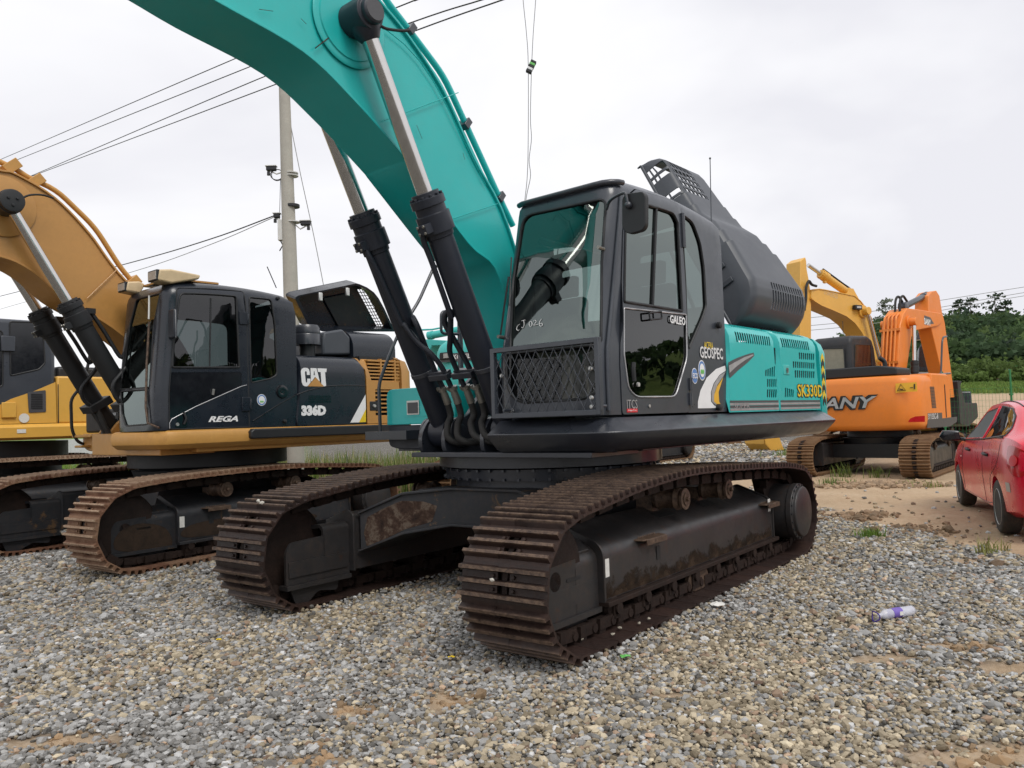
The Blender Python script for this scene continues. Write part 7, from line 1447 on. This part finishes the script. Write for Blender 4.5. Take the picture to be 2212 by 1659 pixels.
for k in range(2): b.tube([(c_[0]+(.11+.015*k)*math.cos(a), c_[1]-.02*k, c_[2]+(.11-.01*k)*math.sin(a)) for a in np.linspace(0, 6.28, 22)], .008, 5)
b.tube([pw(606, 385), pw(604, 470), pw(606, 520)], .006, 5); b.tube([pw(606, 520), pw(611, 530), pw(604, 542)], .012, 5); b.obj('loose_cable', MT['wire'], PR)
# ---- overhead wires
def wire(name, pts, r, mat, lab, cat='cable', grp=None, sub=6):
    o = MB().tube(cr(pts, sub) if len(pts) > 2 else pts, r, 5).obj(name, MT[mat], None, smooth=60); return tag(o, lab, cat, grp)
def span(pix, d0, d1, p0=0., p1=1085.): return [tuple(dep(px, py, 1/((1/d0)+((1/d1)-(1/d0))*(px-p0)/(p1-p0)))) for px, py in pix]
G_ = 'power lines crossing behind the teal boom'
wire('overhead_wire', span([(-120, 395), (0, 345), (500, 130), (830, -5), (1000, -70)], 42, 14), .014, 'wire', 'topmost of the four black power lines at the upper left', grp=G_)
wire('overhead_wire', span([(-120, 408), (0, 360), (525, 150), (860, 15), (900, 0), (1000, -40)], 42, 14), .014, 'wire', 'second black power line from the top at the upper left', grp=G_)
wire('overhead_wire', span([(-120, 455), (55, 385), (555, 172), (885, 50), (1040, 0), (1150, -35)], 42, 14), .014, 'wire', 'third black power line, ending at the clamp on the teal boom', grp=G_)
wire('overhead_wire', span([(-120, 452), (60, 384), (575, 190), (893, 68), (1085, 0), (1200, -40)], 42, 14), .014, 'wire', 'lowest of the four black power lines at the upper left', grp=G_)
wire('service_cable', span([(-60, 655), (0, 640), (265, 572), (450, 518), (606, 461)], 34, 15, 0, 606), .013, 'wire', 'dark cable running from the concrete pole to the left edge')
wire('service_cable', span([(-60, 690), (0, 668), (270, 592), (450, 530), (606, 463)], 34, 15, 0, 606), .008, 'wire_grey', 'thin grey cable below the dark one, from the pole to the left')
wire('guy_wire', [tuple(dep(px, py, 15.05)) for px, py in ((628, 270), (650, 380), (676, 500), (700, 622), (725, 760))], .008, 'wire_grey', 'thin grey guy wire slanting down right of the concrete pole', 'wire')
for k, (y0, y1, y2, lab) in enumerate(((673, 649, 620, 'upper distant power line above the wooded hill'), (690, 664, 632, 'middle distant power line above the wooded hill'), (700, 671, 639, 'lower distant power line above the wooded hill'))): wire('distant_wire', [tuple(dep(px, py, 120)) for px, py in ((1700, y0+18), (1880, y0), (2030, y1), (2212, y2), (2400, y2-28))], .045, 'wire_grey', lab, 'cable', 'distant power lines on the right')
HD = 9.
wire('hanging_wire', [tuple(dep(px, py, HD)) for px, py in ((1126, -70), (1130, 0), (1137, 70), (1141, 138), (1141, 300), (1139, 380), (1134, 430), (1131, 462))], .0045, 'wire_grey', 'straighter of two thin pale wires hanging behind the cab roof', 'wire', 'wires holding the small bundle')
wire('hanging_wire', [tuple(dep(px, py, HD)) for px, py in ((1159, -70), (1157, 0), (1152, 70), (1149, 130), (1147, 190), (1146, 260), (1148, 300), (1143, 345), (1146, 380), (1138, 420), (1132, 462))], .0045, 'wire_grey', 'wavier of two thin pale wires hanging behind the cab roof', 'wire', 'wires holding the small bundle')
p = dep(1148, 143, HD); hb = empty('hanging_bundle', 'small black and green striped bundle tied to hanging wires in the sky', 'bundle', (p[0], p[1], p[2]))
Mr = Matrix.Rotation(R_(28), 4, 'Y')
for k, (mt, nm) in enumerate((('black', 'band'), ('greenvinyl', 'band'), ('black', 'band'), ('white', 'band'), ('black', 'band'))): MB().bx(-.033, .033, -.03, .03, .065-.03*k-.029, .065-.03*k, Mr).obj(nm, MT[mt], hb, bevel=.005)
# ---- hut, fence, wall
HT = 118.; hc = dep(2169, 823, HT); zb_ = float(gz(np.array(hc[0]), np.array(hc[1]))); hz = dep(2169, 793, HT)[2]; hut = empty('hut', 'white hut with green roof edge and painted blue doors at the hill foot', 'hut', (hc[0], hc[1], zb_), R_(0))
zt = hz-zb_; zl = -.4
MB().prism([(-2.3, 3.2), (0, 0), (9.5, 1.5), (7.2, 4.7)], 2, zl, zt).obj('wall', plain('hut white', (.62, .64, .64), .7), hut); MB().prism([(-2.6, 3.3), (0, -.3), (9.9, 1.3), (7.3, 5.0)], 2, zt, zt+.16).obj('roof', MT['grn_post'], hut)
along = lambda t, z, o=.03: (9.5*t+o*.156, 1.5*t-o*.99, z)
for t0 in (.035, .30, .56): panel('door', [(t0, .05+zl*.3), (t0+.085, .05+zl*.3), (t0+.085, zt*.84), (t0, zt*.84)], (), lambda t, z: along(t, z), plain('door blue', (.03, .07, .33), .6) if t0 < .1 else bpy.data.materials['door blue'], hut, .03, 0)
la = lambda t, z, o=.03: (-2.3*t-o*.81, 3.2*t-o*.58, z)
rp_ = plain('hut red paint', (.45, .08, .05), .7); gp_ = plain('hut grey paint', (.25, .22, .20), .7); b = MB()
b.tube([la(.2, .5), la(.8, .5), la(.5, 1.45), la(.2, .5)], .035, 4); b.tube([la(.1, .2), la(.9, .25)], .05, 4)
for t, z in ((.2, 1.5), (.75, 1.7)): b.tube([la(t-.1, z), la(t+.1, z+.03)], .04, 4); b.tube([la(t, z-.2), la(t+.02, z+.25)], .04, 4); b.tube([la(t-.12, z-.22), la(t+.12, z-.2)], .04, 4); b.tube([la(t-.1, z+.2), la(t+.1, z+.22)], .03, 4)
b.obj('red_painted_marks', rp_, hut); b = MB()
for t in (.16, .20, .43, .48, .68, .74):
    for z in (.5, .95, 1.4): b.tube([along(t-.015, z), along(t+.018, z+.02)], .03, 4); b.tube([along(t, z-.18), along(t, z+.18)], .03, 4); b.tube([along(t-.015, z-.16), along(t+.018, z-.14)], .03, 4)
b.obj('grey_painted_marks', gp_, hut)
fp = [dep(px, 925, 20.6) for px in (2042, 2189, 2336)]; fn = empty('wire_fence', 'green wire mesh fence with posts behind the red car', 'fence', (fp[1][0], fp[1][1], float(gz(fp[1][0], fp[1][1]))))
for q in fp:
    zq = float(gz(np.array(q[0]), np.array(q[1]))); o_ = (q[0]-fn.location.x, q[1]-fn.location.y, zq-fn.location.z); tpz = 2.35-zq
    MB().tube([(o_[0], o_[1], -.1), (o_[0], o_[1], tpz)], .026, 8).bx(o_[0]-.04, o_[0]+.04, o_[1]-.03, o_[1]+.03, tpz*.35, tpz*.37).bx(o_[0]-.04, o_[0]+.04, o_[1]-.03, o_[1]+.03, tpz*.7, tpz*.72).obj('post', MT['grn_post'], fn)
b = MB(); xa_, xb_ = fp[0][0]-fn.location.x, fp[2][0]-fn.location.x; ya_, yb_ = fp[0][1]-fn.location.y, fp[2][1]-fn.location.y; L_ = xb_-xa_; zf = 1.75
for k in range(int(L_/.09)+1): f = k*.09/L_; b.bx(xa_+L_*f-.0018, xa_+L_*f+.0018, ya_+(yb_-ya_)*f-.002, ya_+(yb_-ya_)*f+.002, .05, zf)
for k in range(12): z = .05+(zf-.05)*k/11; b.bar((xa_, ya_, z), (xb_, yb_, z), .004, .0036)
b.obj('mesh_panel', MT['grn_post'], fn)
p0, p1 = dep(2168, 864, 34), dep(2235, 862, 34); z_ = float(gz(np.array(p0[0]), np.array(p0[1]))); tag(MB().bx(p0[0], p1[0], p0[1], p0[1]+.25, z_-.1, z_+.16).obj('white_kerb', plain('kerb white', (.55, .53, .48), .8), None, bevel=.02), 'low pale concrete kerb lying behind the wire fence', 'kerb')
p0, p1 = dep(120, 955, 27), dep(300, 955, 27); tag(MB().bx(p0[0], p1[0], p0[1], p0[1]+.2, 0, 1.33).obj('boundary_wall', plain('wall white', (.55, .56, .56), .8), None, bevel=.01), 'low white boundary wall behind the tall grass', 'wall')
# ---- litter
bt = gnd(1935, 1340); bt_a, bt_b = gnd(1888, 1344), gnd(1975, 1330); ang_ = math.atan2(bt_b[1]-bt_a[1], bt_b[0]-bt_a[0]); Lb = float(np.linalg.norm(bt_b-bt_a)); bo = empty('bottle', 'clear plastic bottle with torn violet label lying on the gravel', 'bottle', (bt_a[0], bt_a[1], .035), ang_)
pl_ = bpy.data.materials.new('bottle plastic'); pl_.use_nodes = True; n_ = pl_.node_tree.nodes; l_ = pl_.node_tree.links; p_ = n_['Principled BSDF']; p_.inputs['Base Color'].default_value = (.75, .76, .85, 1); p_.inputs['Roughness'].default_value = .15; t_ = n_.new('ShaderNodeBsdfTransparent'); m_ = n_.new('ShaderNodeMixShader'); m_.inputs[0].default_value = .55; l_.new(t_.outputs[0], m_.inputs[1]); l_.new(p_.outputs[0], m_.inputs[2]); l_.new(m_.outputs[0], n_['Material Output'].inputs[0])
R0_ = .034; MB().lathe([(.04, .013), (.065, .013), (.07, .018), (.10, R0_), (.15, R0_), (.165, R0_*.9), (.18, R0_), (Lb-.03, R0_), (Lb-.01, R0_*.8), (Lb-.005, .01)], (0, 0, .005), (1, 0, 0), 20).obj('shell', pl_, bo, smooth=60)
vio = plain('violet film', (.16, .10, .42), .5, bumpa=0); MB().lathe([(.155, R0_+.001), (.165, R0_*.93), (.18, R0_+.001), (.235, R0_+.001)], (0, 0, .005), (1, 0, 0), 20).obj('label', vio, bo, smooth=60); panel('label_patch', [(.20, -.012), (.232, -.012), (.232, .014), (.20, .014)], (), lambda x, z: (x, -R0_-.002, .005+z), MT['sticker'], bo, .001, 0)
MB().tube([(.012+.010*math.cos(a*2), .034*math.cos(a), .003+.034*math.sin(a)) for a in np.linspace(0, 6.2, 16)], .0045, 5, closed=True).obj('torn_sleeve', plain('dark violet film', (.06, .03, .25), .5, bumpa=0), bo)
def scrap(name, px, py, s, mat, lab, cat, z=.03):
    q = gnd(px, py); b = MB(); n = 5; V = [(q[0]+s*(i-2)/2+rng.uniform(-.2, .2)*s, q[1]+s*.7*(j-2)/2, z+rng.uniform(0, .5)*s*(1-abs(i-2)*.3)) for j in range(n) for i in range(n)]; b.add(V, [(j*n+i, j*n+i+1, (j+1)*n+i+1, (j+1)*n+i) for j in range(n-1) for i in range(n-1)]); o = b.obj(name, MT[mat], None, smooth=0); o.modifiers.new('Solidify', 'SOLIDIFY').thickness = .002; return tag(o, lab, cat)
scrap('wrapper', 1549, 1316, .055, 'sticker', 'crumpled white wrapper beside the outer edge of the front crawler', 'wrapper'); scrap('wrapper', 1352, 1380+48, .03, 'greenvinyl', 'tiny green and white scrap on gravel below the front crawler', 'scrap', .025)
scrap('leaf', 473, 1391, .018, 'yellowvinyl', 'small yellow leaf on the gravel before the inner crawler', 'leaf'); scrap('leaf', 976, 1430, .020, 'yellowvinyl', 'curled yellow leaf left of the front crawler nose', 'leaf')
# stones resting on the crawlers
def loose(px, py, fr, ax, v, s, lab):
    q = fr.w(fr.U(px, py, ax, v)); o = stones('stone', np.array([[0, 0, 0.]]), np.array([s]), np.array([[.55, .53, .48]]), stone_mat); o.location = q; tag(o, lab, 'stone', 'pale stones caught on the front crawlers')
loose(558, 1084, TF, 2, .93, .045, 'pale stone lying on top of the inner crawler nose'); loose(566, 1087, TF, 2, .93, .032, 'smaller pale stone just right of the one on the inner crawler nose'); loose(1063, 1254, TF, 0, 2.39, .032, 'pale stone stuck in a slot of the front crawler shoe')
for k in range(5): q = TF.w((1.75-.17*k+rng.uniform(-.05, .05), 1.45+rng.uniform(-.05, .09), .075)); o = stones('stone', np.array([[0, 0, 0.]]), np.array([rng.uniform(.02, .032)]), np.array([[.38, .35, .29]]), stone_mat); o.location = q; tag(o, 'pale pebble lying inside the bottom run of the front crawler', 'stone', 'pebbles lying on the bottom shoes of the front crawler')
